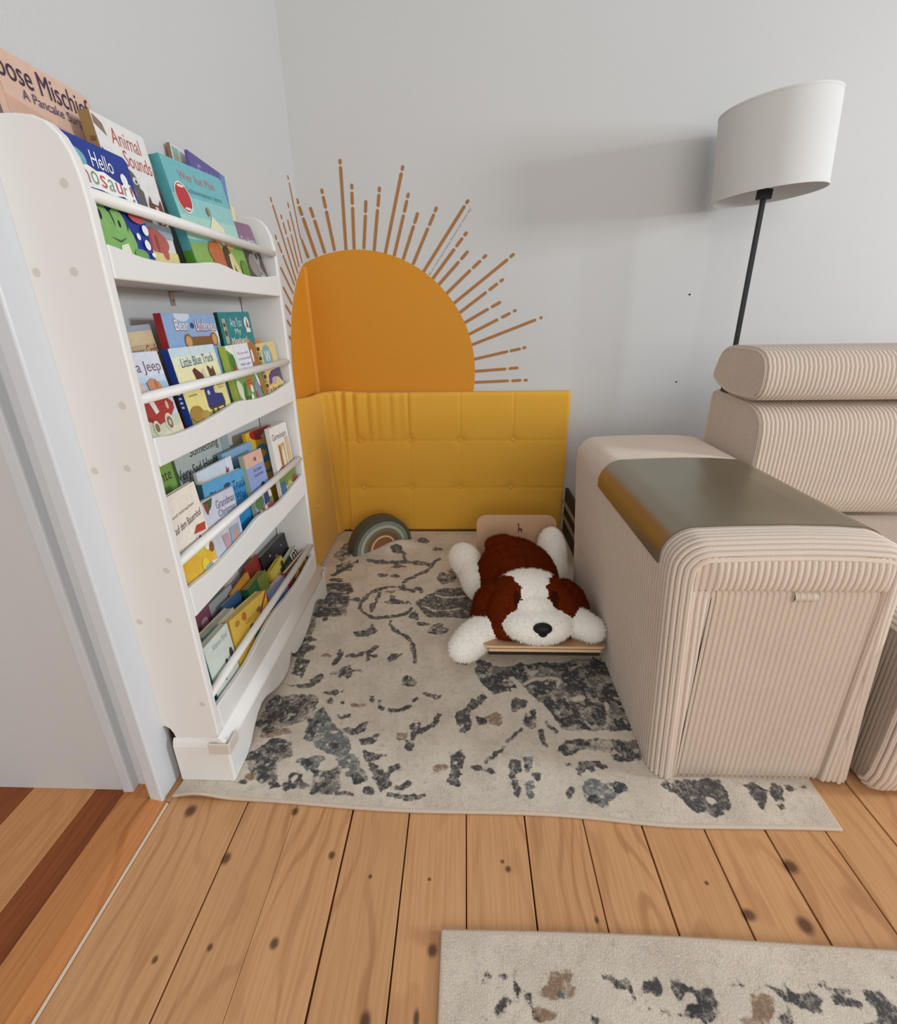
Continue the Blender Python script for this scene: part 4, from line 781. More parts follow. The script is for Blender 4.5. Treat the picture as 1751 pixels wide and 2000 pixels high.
# folded part on the left wall: the circle unrolled past the corner
lf = [(x, z) for x, z in pts if x < XL]
lf.sort(key=lambda p: p[1])
zc = math.sqrt(SR ** 2 - (XL - SC0.x) ** 2)
lp = [(YB - e, SC0.z - zc)] + [(YB - (XL - x), z) for x, z in lf] + [(YB - e, SC0.z + zc)]
mb.add(loc([(XL + e, y, z) for y, z in lp], SC0), [list(range(len(lp)))], SUNM)
n = len(lp)
mb.add(loc([(XL + e, y, z) for y, z in lp] + [(XL + .0002, y, z) for y, z in lp], SC0), [(i, (i + 1) % n, n + (i + 1) % n, n + i) for i in range(n)], SUNM)
# raised fold line where the film turns the corner
q0, q1 = XL - SC0.x, YB - SC0.y
mb.prism([(q0 + .0005, q1 - .0005), (q0 + .013, q1 - .0012), (q0 + .006, q1 - .007), (q0 + .0012, q1 - .013)], 'z', -zc, zc - .012, SUNM)
mb.build('disc', sun, fix=False)


def capsule(p, q, w):
    d = Vector((q[0] - p[0], q[1] - p[1]))
    L_ = d.length
    d.normalize()
    nrm = Vector((-d.y, d.x))
    out = []
    a0 = math.atan2(nrm.y, nrm.x)
    for cpt, s in ((Vector(q), -1), (Vector(p), -1)):
        pass
    for k in range(7):
        a = a0 - math.pi * k / 6
        out.append((q[0] + w * math.cos(a), q[1] + w * math.sin(a)))
    for k in range(7):
        a = a0 + math.pi - math.pi * k / 6
        out.append((p[0] + w * math.cos(a), p[1] + w * math.sin(a)))
    return out


def ray_mesh(segs, wall, w=.0068):
    mb = MB()
    for a, b, c, d in segs:
        dv = Vector((c - a, d - b))
        L_ = dv.length
        u = dv / L_ * min(w, L_ / 2.2)
        P = capsule((a + u.x, b + u.y), (c - u.x, d - u.y), w)
        n = len(P)
        if wall == 'back':
            P = [(max(x, XL + .001), z) for x, z in P]
            f1 = [(x, YB - .0012, z) for x, z in P]
            f2 = [(x, YB - .0002, z) for x, z in P]
        else:
            P = [(min(y, YB - .001), z) for y, z in P]
            f1 = [(XL + .0012, y, z) for y, z in P]
            f2 = [(XL + .0002, y, z) for y, z in P]
        mb.add(loc(f1 + f2, SC0), [list(range(n))] + [(i, (i + 1) % n, n + (i + 1) % n, n + i) for i in range(n)], RAYM)
    return mb


for sg in RAYS_BACK:
    ray_mesh(sg, 'back').build('sun_ray', sun)
mb = ray_mesh([(-.711, 1.357, -.737, 1.437)], 'back')
mb2 = ray_mesh(RAYS_LEFT[0], 'left')
mb.add(mb2.v, mb2.f, RAYM)
mb.build('sun_ray', sun)
for sg in RAYS_LEFT[1:]:
    ray_mesh(sg, 'left').build('sun_ray', sun)
# the thin line of handwriting beside one long ray
tv, tf, x0, x1, y0, y1 = text_mesh('Be so much more happy because sun every day')
p, q = Vector((-.1655, 1.283)), Vector((.022, 1.545))
d = (q - p).normalized(); nn = Vector((-d.y, d.x)); Lh = (q - p).length
mb = MB()
mb.add(loc([(p.x + d.x * (v[0] - x0) / (x1 - x0) * Lh + nn.x * (v[1] - y1) * .012, YB - .0008, p.y + d.y * (v[0] - x0) / (x1 - x0) * Lh + nn.y * (v[1] - y1) * .012) for v in tv], SC0), tf, mat('grey_script', '#86868a', rough=.8))
tag(mb.build('lettering', sun, fix=False), 'grey handwritten line of tiny script')
# ------------------------------------------------------------------ tufted yellow headboard folded into the corner
def cloth_mat():
    mt, N, L, b = new_mat('mustard_cloth')
    tc = N.new('ShaderNodeTexCoord')
    n1 = N.new('ShaderNodeTexNoise'); n1.inputs['Scale'].default_value = 420; n1.inputs['Detail'].default_value = 2
    L.new(tc.outputs['Object'], n1.inputs['Vector'])
    n2 = N.new('ShaderNodeTexNoise'); n2.inputs['Scale'].default_value = 5; n2.inputs['Detail'].default_value = 3
    L.new(tc.outputs['Object'], n2.inputs['Vector'])
    mx = N.new('ShaderNodeMix'); mx.data_type = 'RGBA'
    mx.inputs[6].default_value = lin('#d69a28'); mx.inputs[7].default_value = lin('#e8b64c')
    ad = N.new('ShaderNodeMath'); ad.operation = 'MULTIPLY_ADD'; ad.inputs[1].default_value = .75
    L.new(n1.outputs[0], ad.inputs[0]); 
    k = N.new('ShaderNodeMath'); k.operation = 'MULTIPLY'; k.inputs[1].default_value = .25
    L.new(n2.outputs[0], k.inputs[0]); L.new(k.outputs[0], ad.inputs[2])
    L.new(ad.outputs[0], mx.inputs[0]); L.new(mx.outputs[2], b.inputs['Base Color'])
    b.inputs['Roughness'].default_value = .9
    b.inputs['Specular IOR Level'].default_value = .2
    b.inputs['Sheen Weight'].default_value = .15
    bp = N.new('ShaderNodeBump'); bp.inputs['Strength'].default_value = .22; bp.inputs['Distance'].default_value = .002
    L.new(n1.outputs[0], bp.inputs['Height']); L.new(bp.outputs[0], b.inputs['Normal'])
    return mt


CLOTH = cloth_mat()
hb = tag(empty('headboard', (.0, 2.25, .009)), 'mustard yellow tufted headboard folded into the wall corner below the sun', 'headboard')
HB0 = Vector((.0, 2.25, .009))
# plan path of the front face, from beside the shelf, round the corner, to the free right end
PATH = [(-.672, 1.655), (-.672, 2.14)] + arc(-.597, 2.175, .075, 180, 90, 8) + [(.512, 2.255)]
PATH = [(x, y + (.005 if i > 1 and i < len(PATH) - 1 else 0)) for i, (x, y) in enumerate(PATH)]
seg = [0.0]
for i in range(1, len(PATH)):
    seg.append(seg[-1] + math.dist(PATH[i], PATH[i - 1]))
ST = seg[-1]
S_CORNER = seg[6]
S_FRONT = seg[-2]


def path_at(s):
    s = max(0, min(ST, s))
    for i in range(len(seg) - 1):
        if s <= seg[i + 1] + 1e-9:
            k = (s - seg[i]) / (seg[i + 1] - seg[i])
            a, b = PATH[i], PATH[i + 1]
            return a[0] + (b[0] - a[0]) * k, a[1] + (b[1] - a[1]) * k
    return PATH[-1]


def path_n(s):
    a, b = path_at(s - .012), path_at(s + .012)
    t = Vector((b[0] - a[0], b[1] - a[1])).normalized()
    return Vector((t.y, -t.x))


def s_of_x(x):
    return S_FRONT + (x - PATH[-2][0])


BUT = [(s_of_x(x), z) for x in (-.536, -.281, -.026, .238) for z in (.247, .502)] + [(.30, .27), (.30, .535)]


def hb_disp(s, z):
    d = 0.0
    for bs, bz in BUT:
        r2 = (s - bs) ** 2 + (z - bz) ** 2
        d -= .009 * math.exp(-r2 / .0007)
    # stitched lines between buttons
    if s > S_FRONT - .02:
        for zz in (.247, .502):
            d -= .0035 * math.exp(-((z - zz) / .006) ** 2)
        for xx in (-.281, -.026, .238):
            d -= .0028 * math.exp(-((s - s_of_x(xx)) / .005) ** 2)
        d += .003 * math.sin((z - .247) / .255 * math.pi) ** 2
    # pleats bunched near the corner
    f = max(0, min(1, (z - .46) / .1))
    for xx, A, w in ((-.553, .006, .010), (-.485, .0045, .013), (-.438, .0022, .010), (-.372, .0034, .011), (-.322, .0015, .010), (-.283, .003, .006)):
        d -= A * f * math.exp(-((s - s_of_x(xx)) / w) ** 2)
        d += A * .5 * f * math.exp(-((s - s_of_x(xx) - .024) / .014) ** 2)
    # the long deep creases running down the corner
    up = z / .76
    for s0, sl, A, w in ((S_CORNER - .045, .055, .016, .010), (S_CORNER + .0, .03, .013, .008), (S_CORNER + .05, -.02, .010, .009), (S_CORNER - .085, .03, .008, .012)):
        c = s0 + sl * (1 - up)
        d -= A * (.45 + .55 * abs(up - .35)) * math.exp(-((s - c) / w) ** 2)
        d += A * .6 * math.exp(-((s - c - .022) / .012) ** 2)
    # rounded top, bottom and ends
    return d


def hb_top(s):
    k = max(0, 1 - s / S_CORNER)
    return .742 + .012 * math.exp(-((s - S_CORNER) / .1) ** 2) + .055 * k


NS, NZ = 340, 110
P = []
for i in range(NS + 1):
    s = ST * i / NS
    x, y = path_at(s)
    nx = path_n(s)
    zt = hb_top(s)
    row = []
    for j in range(NZ + 1):
        z = zt * j / NZ
        ed = min(z, zt - z, ST - s if s > ST / 2 else 1) 
        rr = .016
        e_ = (rr - math.sqrt(max(0, rr * rr - (rr - ed) ** 2))) if ed < rr else 0
        d = hb_disp(s, z) - e_
        lean = -.035 * (z / .78) * max(0, 1 - s / (S_CORNER * .95))
        row.append((x + nx.x * d + lean - HB0.x, y + nx.y * d - HB0.y, z - 0))
    P.append(row)
mb = MB()
mb.grid(P, CLOTH, flip=True)
T = .036
B = []
for i in range(0, NS + 1, 4):
    s = ST * i / NS
    x, y = path_at(s)
    nx = path_n(s)
    lean = -.035 * max(0, 1 - s / (S_CORNER * .95))
    bx, by = max(x - nx.x * T, XL + .0025), min(y - nx.y * T, YB - .0025)
    B.append([(bx - HB0.x, by - HB0.y, hb_top(s) * k) for k in (0, 1)])
mb.grid(B, CLOTH)
# rims joining front and back
for j, k in ((0, 0), (NZ, 1)):
    v = [P[i * 4][j] for i in range(len(B))] + [B[i][k] for i in range(len(B))]
    n = len(B)
    mb.add(v, [(i, i + 1, n + i + 1, n + i) for i in range(n - 1)], CLOTH, True)
for i, k in ((0, 0), (NS, len(B) - 1)):
    v = [P[i][j] for j in range(0, NZ + 1)] + [B[k][0], B[k][1]]
    mb.add(v, [list(range(NZ + 1)) + [NZ + 2, NZ + 1]], CLOTH)
mb.build('padded_panel', hb)
for bs, bz in BUT:
    x, y = path_at(bs)
    nx = path_n(bs)
    lean = -.035 * (bz / .78) * max(0, 1 - bs / (S_CORNER * .95))
    mb = MB().lathe([(0, .0095), (.005, .009), (.009, .007), (.0118, .003), (.012, -.004)], (0, 0, 0), CLOTH, 18)
    d = hb_disp(bs, bz)
    M = Matrix.Translation((x + nx.x * d + lean - HB0.x, y + nx.y * d - HB0.y, bz)) @ Vector((nx.x, nx.y, 0)).to_track_quat('Z', 'Y').to_matrix().to_4x4()
    mb.v = [tuple(M @ Vector(p)) for p in mb.v]
    mb.build('button', hb)

# ------------------------------------------------------------------ white book rack against the left wall
SHX0, SHX1 = -.735, -.600
YN0, YN1, YF0, YF1 = .824, .844, 1.600, 1.620
ZB = .009
rack = tag(empty('book_rack', (-.667, 1.22, ZB)), 'white wooden front-facing book rack beside the doorway with four shelves of picture books', 'bookcase')
RK = Vector((-.667, 1.22, ZB))


def rk(name, mb, **k):
    mb.v = [tuple(Vector(p) - RK) for p in mb.v]
    return mb.build(name, rack, **k)


prof = [(-.735, .175), (-.728, .176), (-.718, .168), (-.712, .155), (-.708, .13), (-.715, .113), (-.715, ZB), (-.600, ZB), (-.600, 1.275), (-.6025, 1.315), (-.608, 1.345), (-.620, 1.372), (-.636, 1.389), (-.655, 1.397), (-.680, 1.400), (-.735, 1.400)]
rk('side_panel', MB().prism(prof, 'y', YN0, YN1, PAINT), bevel=.004, bseg=3)
rk('side_panel', MB().prism(prof, 'y', YF0, YF1, PAINT), bevel=.004, bseg=3)
PLUG = mat('cream_screw_cap', '#cfcac3', rough=.6)
for x, z in [(-.631, 1.306), (-.718, 1.179), (-.653, 1.179), (-.629, .954), (-.717, .828), (-.651, .833), (-.625, .608), (-.715, .479), (-.648, .483), (-.62, .248)]:
    mb = MB().lathe([(0, .0004), (.0068, .0004), (.0072, 0)], (0, 0, 0), PLUG, 20)
    mb.v = [(x + p[0], YN0 - p[2], z + p[1]) for p in mb.v]
    mb.sm = [False] * len(mb.sm)
    tag(rk('screw_cap', mb), 'pale screw cover on the side panel')
LIPS = [(1.168, [(.84, 1.223), (.914, 1.214), (.945, 1.211), (1.02, 1.211), (1.111, 1.219), (1.195, 1.229), (1.247, 1.228), (1.308, 1.220), (1.395, 1.214), (1.513, 1.221), (1.61, 1.231)]),
        (.828, [(.84, .888), (.914, .878), (.997, .878), (1.096, .885), (1.171, .893), (1.215, .895), (1.272, .888), (1.35, .882), (1.44, .882), (1.551, .892), (1.61, .899)]),
        (.478, [(.84, .552), (.965, .542), (1.123, .550), (1.190, .559), (1.24, .557), (1.341, .543), (1.44, .545), (1.572, .556), (1.61, .560)]),
        (.108, [(.84, .222), (.995, .212), (1.130, .228), (1.194, .233), (1.25, .228), (1.308, .219), (1.44, .212), (1.61, .224)])]
for zb, tp in LIPS:
    ys = np.linspace(YN1, YF0, 61)
    poly = [(y, zb) for y in (YN1, YF0)] + [(y, interp(tp, y)) for y in ys[::-1]]
    rk('shelf_lip', MB().prism(poly, 'x', -.6135, -.599, PAINT), bevel=.0035, bseg=3)
    rk('shelf_board', MB().box(SHX0, -.6135, YN1, YF0, (zb if zb > .2 else .139) + .001, (zb if zb > .2 else .139) + .016, PAINT))
for zc_ in (1.2945, .962, .617, .259):
    rk('dowel_rail', MB().tube([(-.6085, YN1 - .004, zc_), (-.6085, YF0 + .004, zc_)], .0105, PAINT, 20))
# skirting-shaped base with a curvy lower edge
bp_ = [(.818, ZB), (.885, ZB + .003), (.915, .026), (.94, .047), (.972, .066), (1.001, .074), (1.03, .068), (1.07, .047), (1.11, .030), (1.15, .021), (1.19, .021), (1.212, .034), (1.232, .062), (1.252, .034), (1.275, .021), (1.315, .017), (1.36, .021), (1.40, .030), (1.44, .045), (1.475, .062), (1.50, .068), (1.53, .060), (1.56, .042), (1.585, .022), (1.60, ZB + .003), (1.640, ZB)]
poly = [(y, z) for y, z in bp_] + [(1.640, .116), (.818, .116)]
rk('base_board', MB().prism(poly, 'x', -.600, -.578, PAINT), bevel=.003)
mb = MB()
cap = [(-.600, .113), (-.578, .113), (-.576, .118), (-.578, .126), (-.585, .134), (-.590, .142), (-.597, .150), (-.600, .152)]
mb.prism(cap, 'y', .816, 1.642, PAINT, True)
rk('base_moulding', mb)
for ys in ((.815, .8245), (1.6195, 1.642)):
    mb = MB().box(-.715, -.5795, ys[0], ys[1], ZB, .113, PAINT)
    y0, y1 = ys
    if y0 < 1:
        mb.prism([(y1, .112), (y0, .112), (y0, .120), (y0 + .004, .132), (y1, .142)], 'x', -.715, -.582, PAINT)
    rk('base_return', mb, bevel=.002)
GUARD = mat('beige_plastic_guard', '#d2c7bb', rough=.35)
for yc, s in ((.813, 1), (1.645, -1)):
    mb = MB()
    mb.box(-.624, -.573, yc - .003, yc + .003, .104, .136, GUARD)
    mb.box(-.577, -.571, yc - .003 if s > 0 else yc - .042, yc + .042 if s > 0 else yc + .003, .104, .136, GUARD)
    tag(rk('corner_guard', mb, bevel=.0028, bseg=3), 'beige plastic corner guard')
mb = MB().box(-.736, -.7335, 1.216, 1.232, 1.135, 1.167, mat('bracket_steel', '#b9b2a4', rough=.35, metal=.8))
mb.box(-.736, -.700, 1.216, 1.232, 1.1655, 1.1675, MATS['bracket_steel'])
mb.add([(-.7330, 1.224 + .003 * math.cos(a), 1.147 + .003 * math.sin(a)) for a in np.linspace(0, 6.28, 10, endpoint=False)], [list(range(10))], mat('screw_brown', '#6b4a33'))
tag(rk('angle_bracket', mb, fix=False), 'small steel angle bracket')

# ------------------------------------------------------------------ picture books


def book(key, thick, cover, label, art=(), spine=None, pages=True, roll=0.0, rad=.006, group=None, edge=None, spine_art=()):
    yn, yf, zn, zfar, xt, xb, zf = BOOKS[key]
    w0 = yf - yn
    roll += math.atan2(zfar - zn, w0)
    w = w0 / math.cos(roll)
    lift = w * math.sin(-roll) if roll < 0 else 0.0
    lean = math.atan2(xb - xt, zn - zf)
    h = (zn - zf - lift) / math.cos(lean)
    t = empty('picture_book')
    oy = yn - (h * math.sin(-roll) if False else 0)
    M = Matrix.Rotation(-lean, 4, 'Y') @ Matrix.Rotation(roll, 4, 'X')
    # keep the near top corner where it stands, the low corner on the shelf
    tip = M @ Vector((0, 0, h))
    t.location = (xt - tip.x, yn - tip.y, max(zn - tip.z, zf + lift * .9) + .0006)
    t.rotation_euler = M.to_euler()
    tag(t, label, 'book', group)
    cm = ink(cover)
    sm = ink(spine or cover)
    mb = MB()
    ct = min(.0022, thick / 3)
    # front board with rounded outer corners; u along +y, v along +z, front at x=0
    r = min(rad, w / 4, h / 4)
    fp = [(0, 0)] + arc(w - r, r, r, -90, 0, 5) + arc(w - r, h - r, r, 0, 90, 5) + [(0, h)]
    mb.prism(fp, 'x', -ct, 0, cm)
    mb.prism(fp, 'x', -thick, -thick + ct, sm if edge is None else ink(edge))
    mb.box(-thick, 0, -.0012, .0012, 0, h, sm)
    k = [0]

    def face(pts2, col, lay):
        o = .00025 + .00012 * lay
        mb.add([(o, p[0] * w, p[1] * h) for p in pts2], [list(range(len(pts2)))], ink(col))

    for lay, a in enumerate(art):
        o = .0003 + .00016 * lay
        if a[0] == 'p':
            mb.add([(o, min(max(p[0], 0), 1) * w, min(max(p[1], 0), 1) * h) for p in a[2]], [list(range(len(a[2])))], ink(a[1]))
        elif a[0] == 'e':
            _, c, u, v, ru, rv = a[:6]
            rot = a[6] if len(a) > 6 else 0
            pp = []
            for q in range(20):
                an = 2 * math.pi * q / 20
                du, dv = ru * w * math.cos(an), rv * h * math.sin(an)
                c_, s_ = math.cos(rot), math.sin(rot)
                pp.append((o, min(max(u * w + du * c_ - dv * s_, 0), w), min(max(v * h + du * s_ + dv * c_, 0), h)))
            mb.add(pp, [list(range(20))], ink(c))
        elif a[0] == 't':
            _, c, s, u0, v0, u1, v1 = a[:7]
            sk = a[7] if len(a) > 7 else 0
            tv, tf, x0, x1, y0, y1 = text_mesh(s)
            vv = []
            for q in tv:
                fu, fv = (q[0] - x0) / (x1 - x0), (q[1] - y0) / (y1 - y0)
                vv.append((o, (u0 + (u1 - u0) * fu) * w, (v0 + (v1 - v0) * fv + sk * (fu - .5)) * h))
            mb.add(vv, tf, ink(c))
    for lay, a in enumerate(spine_art):
        o = -.0012 - .0003 - .0001 * lay
        if a[0] == 'p':
            mb.add([(-p[0] * thick, o, p[1] * h) for p in a[2]], [list(range(len(a[2])))], ink(a[1]))
    mb.build('cover', t, fix=False)
    if pages and thick > .004:
        MB().box(-thick + ct, -ct, .0012, w - .0025, .0015, h - .002, PAGES if edge is None else ink(edge)).build('page_block', t)
    return t


def R_(u0, v0, u1, v1):
    return [(u0, v0), (u1, v0), (u1, v1), (u0, v1)]


G1, G2, G3, G4 = 'books on the top shelf', 'books on the second shelf', 'books on the third shelf', 'books on the bottom shelf'
# ---- top shelf
book('moose', .010, '#d8b49f', 'tall pink picture book about a pancake surprise at the doorway end of the top shelf', [
    ('p', '#cfa58f', [(0, .70), (1, .62), (1, .72), (0, .80)]), ('p', '#c7cdd2', R_(0, .36, 1, .62)), ('e', '#e3dfdb', .78, .5, .16, .07), ('e', '#d9c9a8', .3, .42, .3, .08),
    ('e', '#c79250', .9, .42, .1, .1), ('p', '#b9ad97', R_(0, 0, 1, .36)),
    ('t', '#38203f', 'oose Mischief', .0, .872, .955, .978), ('t', '#5a4468', 'A Pancake Surprise', .18, .795, .95, .855)], group=G1, rad=.012)
book('animal', .020, '#e3e0dc', 'white animal sounds book with a speckled gold spine on the top shelf', [
    ('t', '#b2544f', 'Animal', .28, .855, .84, .955), ('t', '#b2544f', 'Sounds', .42, .74, .97, .84), ('p', '#8a715c', [(.02, .93), (.2, .885), (.17, .95), (.03, .985)]),
    ('e', '#5f5d5f', .40, .64, .17, .085, -.3), ('p', '#5f5d5f', [(.42, .66), (.62, .60), (.62, .36), (.44, .30), (.36, .46)]), ('p', '#59575a', [(.30, .68), (.02, .80), (.06, .70), (.3, .64)]),
    ('e', '#d9d7d2', .20, .64, .09, .04, -.5), ('e', '#d7d4d0', .50, .655, .055, .024), ('e', '#252326', .51, .652, .02, .012), ('e', '#7d7a7a', .36, .57, .09, .045),
    ('p', '#6e3a30', [(.66, .52), (.72, .59), (.74, .54), (.88, .53), (.95, .58), (.97, .48), (.93, .40), (.8, .38), (.7, .43)]), ('p', '#d9c0b2', [(.78, .52), (.85, .52), (.88, .40), (.82, .40)]),
    ('p', '#9fb0bb', R_(0, .30, 1, .39)), ('p', '#e4d390', R_(0, 0, 1, .20)), ('e', '#b9605a', .52, .27, .32, .085, -.1), ('e', '#a84a48', .40, .27, .06, .07), ('e', '#b9605a', .70, .19, .07, .05), ('e', '#8d4440', .56, .25, .03, .06)],
    spine='#94764a', rad=.004, group=G1, spine_art=[('p', '#6e5632', R_(.1, .1 * i + .03, .5 + .04 * (i % 3), .1 * i + .055)) for i in range(9)])
book('hello', .014, '#16348c', 'dark blue board book with white dots and a green dinosaur on the top shelf', [
    ('e', '#6fb0b6', .10, .84, .15, .075), ('e', '#2d5560', .14, .85, .02, .02), ('t', '#f2f2f2', 'Hello', .33, .815, .68, .935), ('e', '#e9ecef', .83, .80, .06, .05),
    ('p', '#f0efea', [(.06, .67), (.10, .79), (.24, .81), (.36, .785), (.48, .80), (.64, .765), (.76, .745), (.83, .79), (.92, .77), (.97, .63), (.90, .605), (.72, .65), (.55, .63), (.35, .645), (.15, .64)]),
    ('t', '#b8505c', 'n', .12, .675, .21, .765), ('t', '#7d9a72', 'o', .24, .675, .35, .775), ('t', '#c1545a', 's', .38, .67, .47, .765), ('t', '#86a07c', 'a', .50, .665, .60, .755), ('t', '#b9566a', 'u', .63, .665, .73, .75), ('t', '#8ba583', 'r', .76, .665, .82, .735), ('t', '#c25a4c', '!', .88, .635, .92, .76),
    ('e', '#7fb264', .30, .26, .38, .22), ('e', '#84b668', .18, .43, .14, .1), ('e', '#84b668', .44, .42, .13, .1), ('e', '#1c2a1d', .16, .44, .025, .04), ('e', '#1c2a1d', .45, .40, .022, .03),
    ('p', '#2c4a2b', [(.30, .54), (.32, .54), (.37, .42), (.36, .36), (.345, .42)]), ('p', '#2c4a2b', [(.56, .52), (.58, .50), (.60, .40), (.57, .34), (.575, .42)]), ('p', '#dfe6c9', [(.3, .12), (.52, .15), (.5, .25), (.36, .22)]), ('p', '#35582f', [(.22, .28), (.38, .26), (.52, .30), (.38, .245)]),
    ('e', '#c2555a', .82, .50, .16, .055), ('e', '#eef0f2', .92, .40, .06, .045), ('e', '#eef0f2', .88, .27, .055, .045), ('e', '#eef0f2', .74, .33, .035, .03), ('e', '#eef0f2', .95, .19, .04, .02), ('e', '#6fa158', .70, .17, .13, .05)], group=G1, rad=.012)
book('teal', .022, '#6eb3ba', 'large teal picture book with a red round badge and green meadow on the top shelf', [
    ('p', '#8ec4c0', R_(0, .55, 1, .72)), ('p', '#a5cfc0', R_(0, .36, 1, .56)), ('p', '#86ad55', R_(0, 0, 1, .34)), ('p', '#6c9a3c', R_(0, 0, 1, .10)),
    ('t', '#c28a86', 'Wer hat Mut', .20, .855, .80, .925), ('t', '#5d9298', 'Schwimmen lern', .24, .755, .86, .80), ('e', '#f0ece8', .155, .70, .115, .125), ('e', '#b8282e', .155, .70, .105, .115),
    ('e', '#e9dccb', .155, .79, .05, .012), ('e', '#e3d8c8', .165, .61, .05, .012),
    ('p', '#e4ddb9', [(.42, .46), (.55, .60), (.7, .50), (.74, .38), (.6, .34), (.48, .38)]), ('p', '#c9a27a', [(.36, .44), (.46, .47), (.56, .36), (.5, .33)]), ('e', '#d8a878', .72, .36, .09, .05),
    ('e', '#8c7a64', .5, .63, .03, .04), ('e', '#c06a35', .40, .27, .13, .10), ('p', '#b8663a', [(.30, .26), (.55, .26), (.52, .06), (.46, .06), (.44, .16), (.36, .16), (.35, .05), (.30, .05)]),
    ('e', '#4a3424', .60, .2, .08, .14), ('p', '#d6c58a', [(.62, .26), (.70, .28), (.82, .05), (.74, .03)]), ('e', '#e1d39b', .64, .16, .025, .09), ('e', '#5e8b36', .9, .12, .08, .1)],
    spine='#4f9aa2', spine_art=[('p', '#4a8526', R_(0, .06, 1, .27)), ('p', '#27376e', R_(0, 0, 1, .07))], group=G1, rad=.012)
book('purple', .007, '#5b5390', 'thin purple book rising behind the large teal book', [('p', '#6f7fb4', R_(.84, 0, 1, 1)), ('t', '#a596bf', 'Faith', .2, .84, .66, .94)], group=G1, rad=.002)
book('pale', .008, '#d4d6d6', 'narrow pale book with a brown spine sticking up behind the teal book', [('p', '#7fb1ab', R_(.08, .80, .42, .985)), ('e', '#b99a66', .25, .9, .08, .06), ('e', '#3a4658', .72, .86, .05, .015)], spine='#8c6a52', group=G1, rad=.003)
book('cream_sliver', .005, '#c3d0b4', 'sage green book edge at the far end behind the purple book', [('p', '#b7cdd0', R_(0, .8, .9, 1)), ('p', '#e5dcae', R_(.8, .3, 1, .75))], group=G1, rad=.012)
book('home', .010, '#86607c', 'mauve book with a grey elephant at the wall end of the top shelf', [
    ('p', '#4b443a', R_(0, 0, 1, .60)), ('t', '#e3dbe0', 'Our Home', .36, .66, .94, .80), ('e', '#8c8781', .55, .36, .24, .18, .2), ('e', '#a09b95', .72, .48, .12, .12), ('e', '#3a342c', .74, .5, .05, .05),
    ('p', '#96918b', [(.6, .3), (.85, .16), (.9, .2), (.7, .38)]), ('p', '#6b5f3c', R_(0, 0, 1, .10)), ('e', '#b7b2a8', .78, .17, .15, .035, -.2)], group=G1, rad=.012)
# ---- second shelf
book('beige', .008, '#d7c39c', 'beige book with red-brown lettering at the near end behind the jeep book', [('p', '#9fa9b5', R_(0, .95, 1, 1)), ('p', '#c9ad86', R_(0, .74, 1, .84)), ('t', '#84473c', 'ndermans Craft', -.1, .74, 1, .83), ('p', '#b98d70', R_(0, .55, 1, .72))], group=G2, rad=.003)
book('bear', .016, '#89abd3', 'sky blue book with a red spine and a wooden log sign on the second shelf', [
    ('e', '#c9d5e3', .34, .985, .14, .05), ('e', '#d6e0ea', .93, .80, .10, .07), ('t', '#a6424c', 'Bear', .18, .855, .42, .955), ('t', '#f4efec', 'Bear', .185, .862, .415, .95), ('e', '#2b3a6b', .49, .90, .035, .025), ('t', '#b04a56', 'Underwear', .55, .845, .985, .955), ('t', '#f3ecea', 'Underwear', .555, .855, .98, .948),
    ('p', '#7d5a33', R_(.36, .73, .88, .805)), ('e', '#8a653b', .36, .765, .075, .068), ('e', '#c69a68', .355, .765, .055, .05), ('e', '#8a653b', .88, .775, .07, .066), ('e', '#c69a68', .875, .775, .05, .05)], spine='#a01c24', group=G2, rad=.004)
book('areyou', .010, '#137f86', 'teal early reader with a white oval badge at the back of the second shelf', [
    ('t', '#cfe3dd', 'Are You', .30, .855, .66, .945), ('t', '#cfe3dd', 'My', .40, .765, .58, .84), ('t', '#cfe3dd', 'Mother?', .24, .69, .74, .755), ('e', '#e6e4de', .83, .885, .085, .065), ('p', '#e6e4de', R_(.775, .79, .92, .83)), ('p', '#9b4a44', [(.8, .84), (.84, .94), (.88, .84)]),
    ('p', '#a8a88c', R_(.06, .70, .16, .94)), ('e', '#3b4a3c', .11, .88, .035, .02), ('e', '#3b4a3c', .11, .80, .035, .03)], spine='#0d3c33', group=G2, rad=.008)
book('jeep', .014, '#c6d6e6', 'pale blue book with a red jeep at the near end of the second shelf', [
    ('p', '#d9dbe6', R_(0, .76, 1, 1)), ('p', '#a5c4da', R_(0, .55, 1, .70)), ('t', '#6d5468', 'in a Jeep', .05, .77, .95, .91), ('p', '#c3cdb0', R_(0, 0, 1, .34)), ('p', '#d7d2bb', [(0, .14), (1, .24), (1, .12), (0, .1)]),
    ('p', '#a63430', [(.06, .50), (.80, .53), (.94, .46), (.92, .40), (.70, .30), (.36, .27), (.10, .34)]), ('p', '#8c2a28', [(.06, .40), (.4, .30), (.36, .27), (.10, .34)]), ('p', '#e5ded8', [(.30, .51), (.43, .51), (.48, .40), (.38, .38)]), ('e', '#d9b0a8', .74, .45, .04, .045),
    ('e', '#d8cbb8', .66, .27, .12, .10), ('e', '#7c6a58', .66, .27, .075, .065), ('e', '#c9bba8', .66, .27, .035, .03), ('e', '#d8cbb8', .28, .25, .09, .075), ('e', '#7c6a58', .28, .25, .055, .045), ('p', '#c98a64', [(.42, .70), (.58, .74), (.74, .69), (.80, .62), (.44, .62)]), ('e', '#d8c3b2', .22, .65, .13, .05), ('p', '#b5714f', [(.60, .70), (.66, .73), (.68, .64), (.62, .64)])], group=G2, rad=.008)
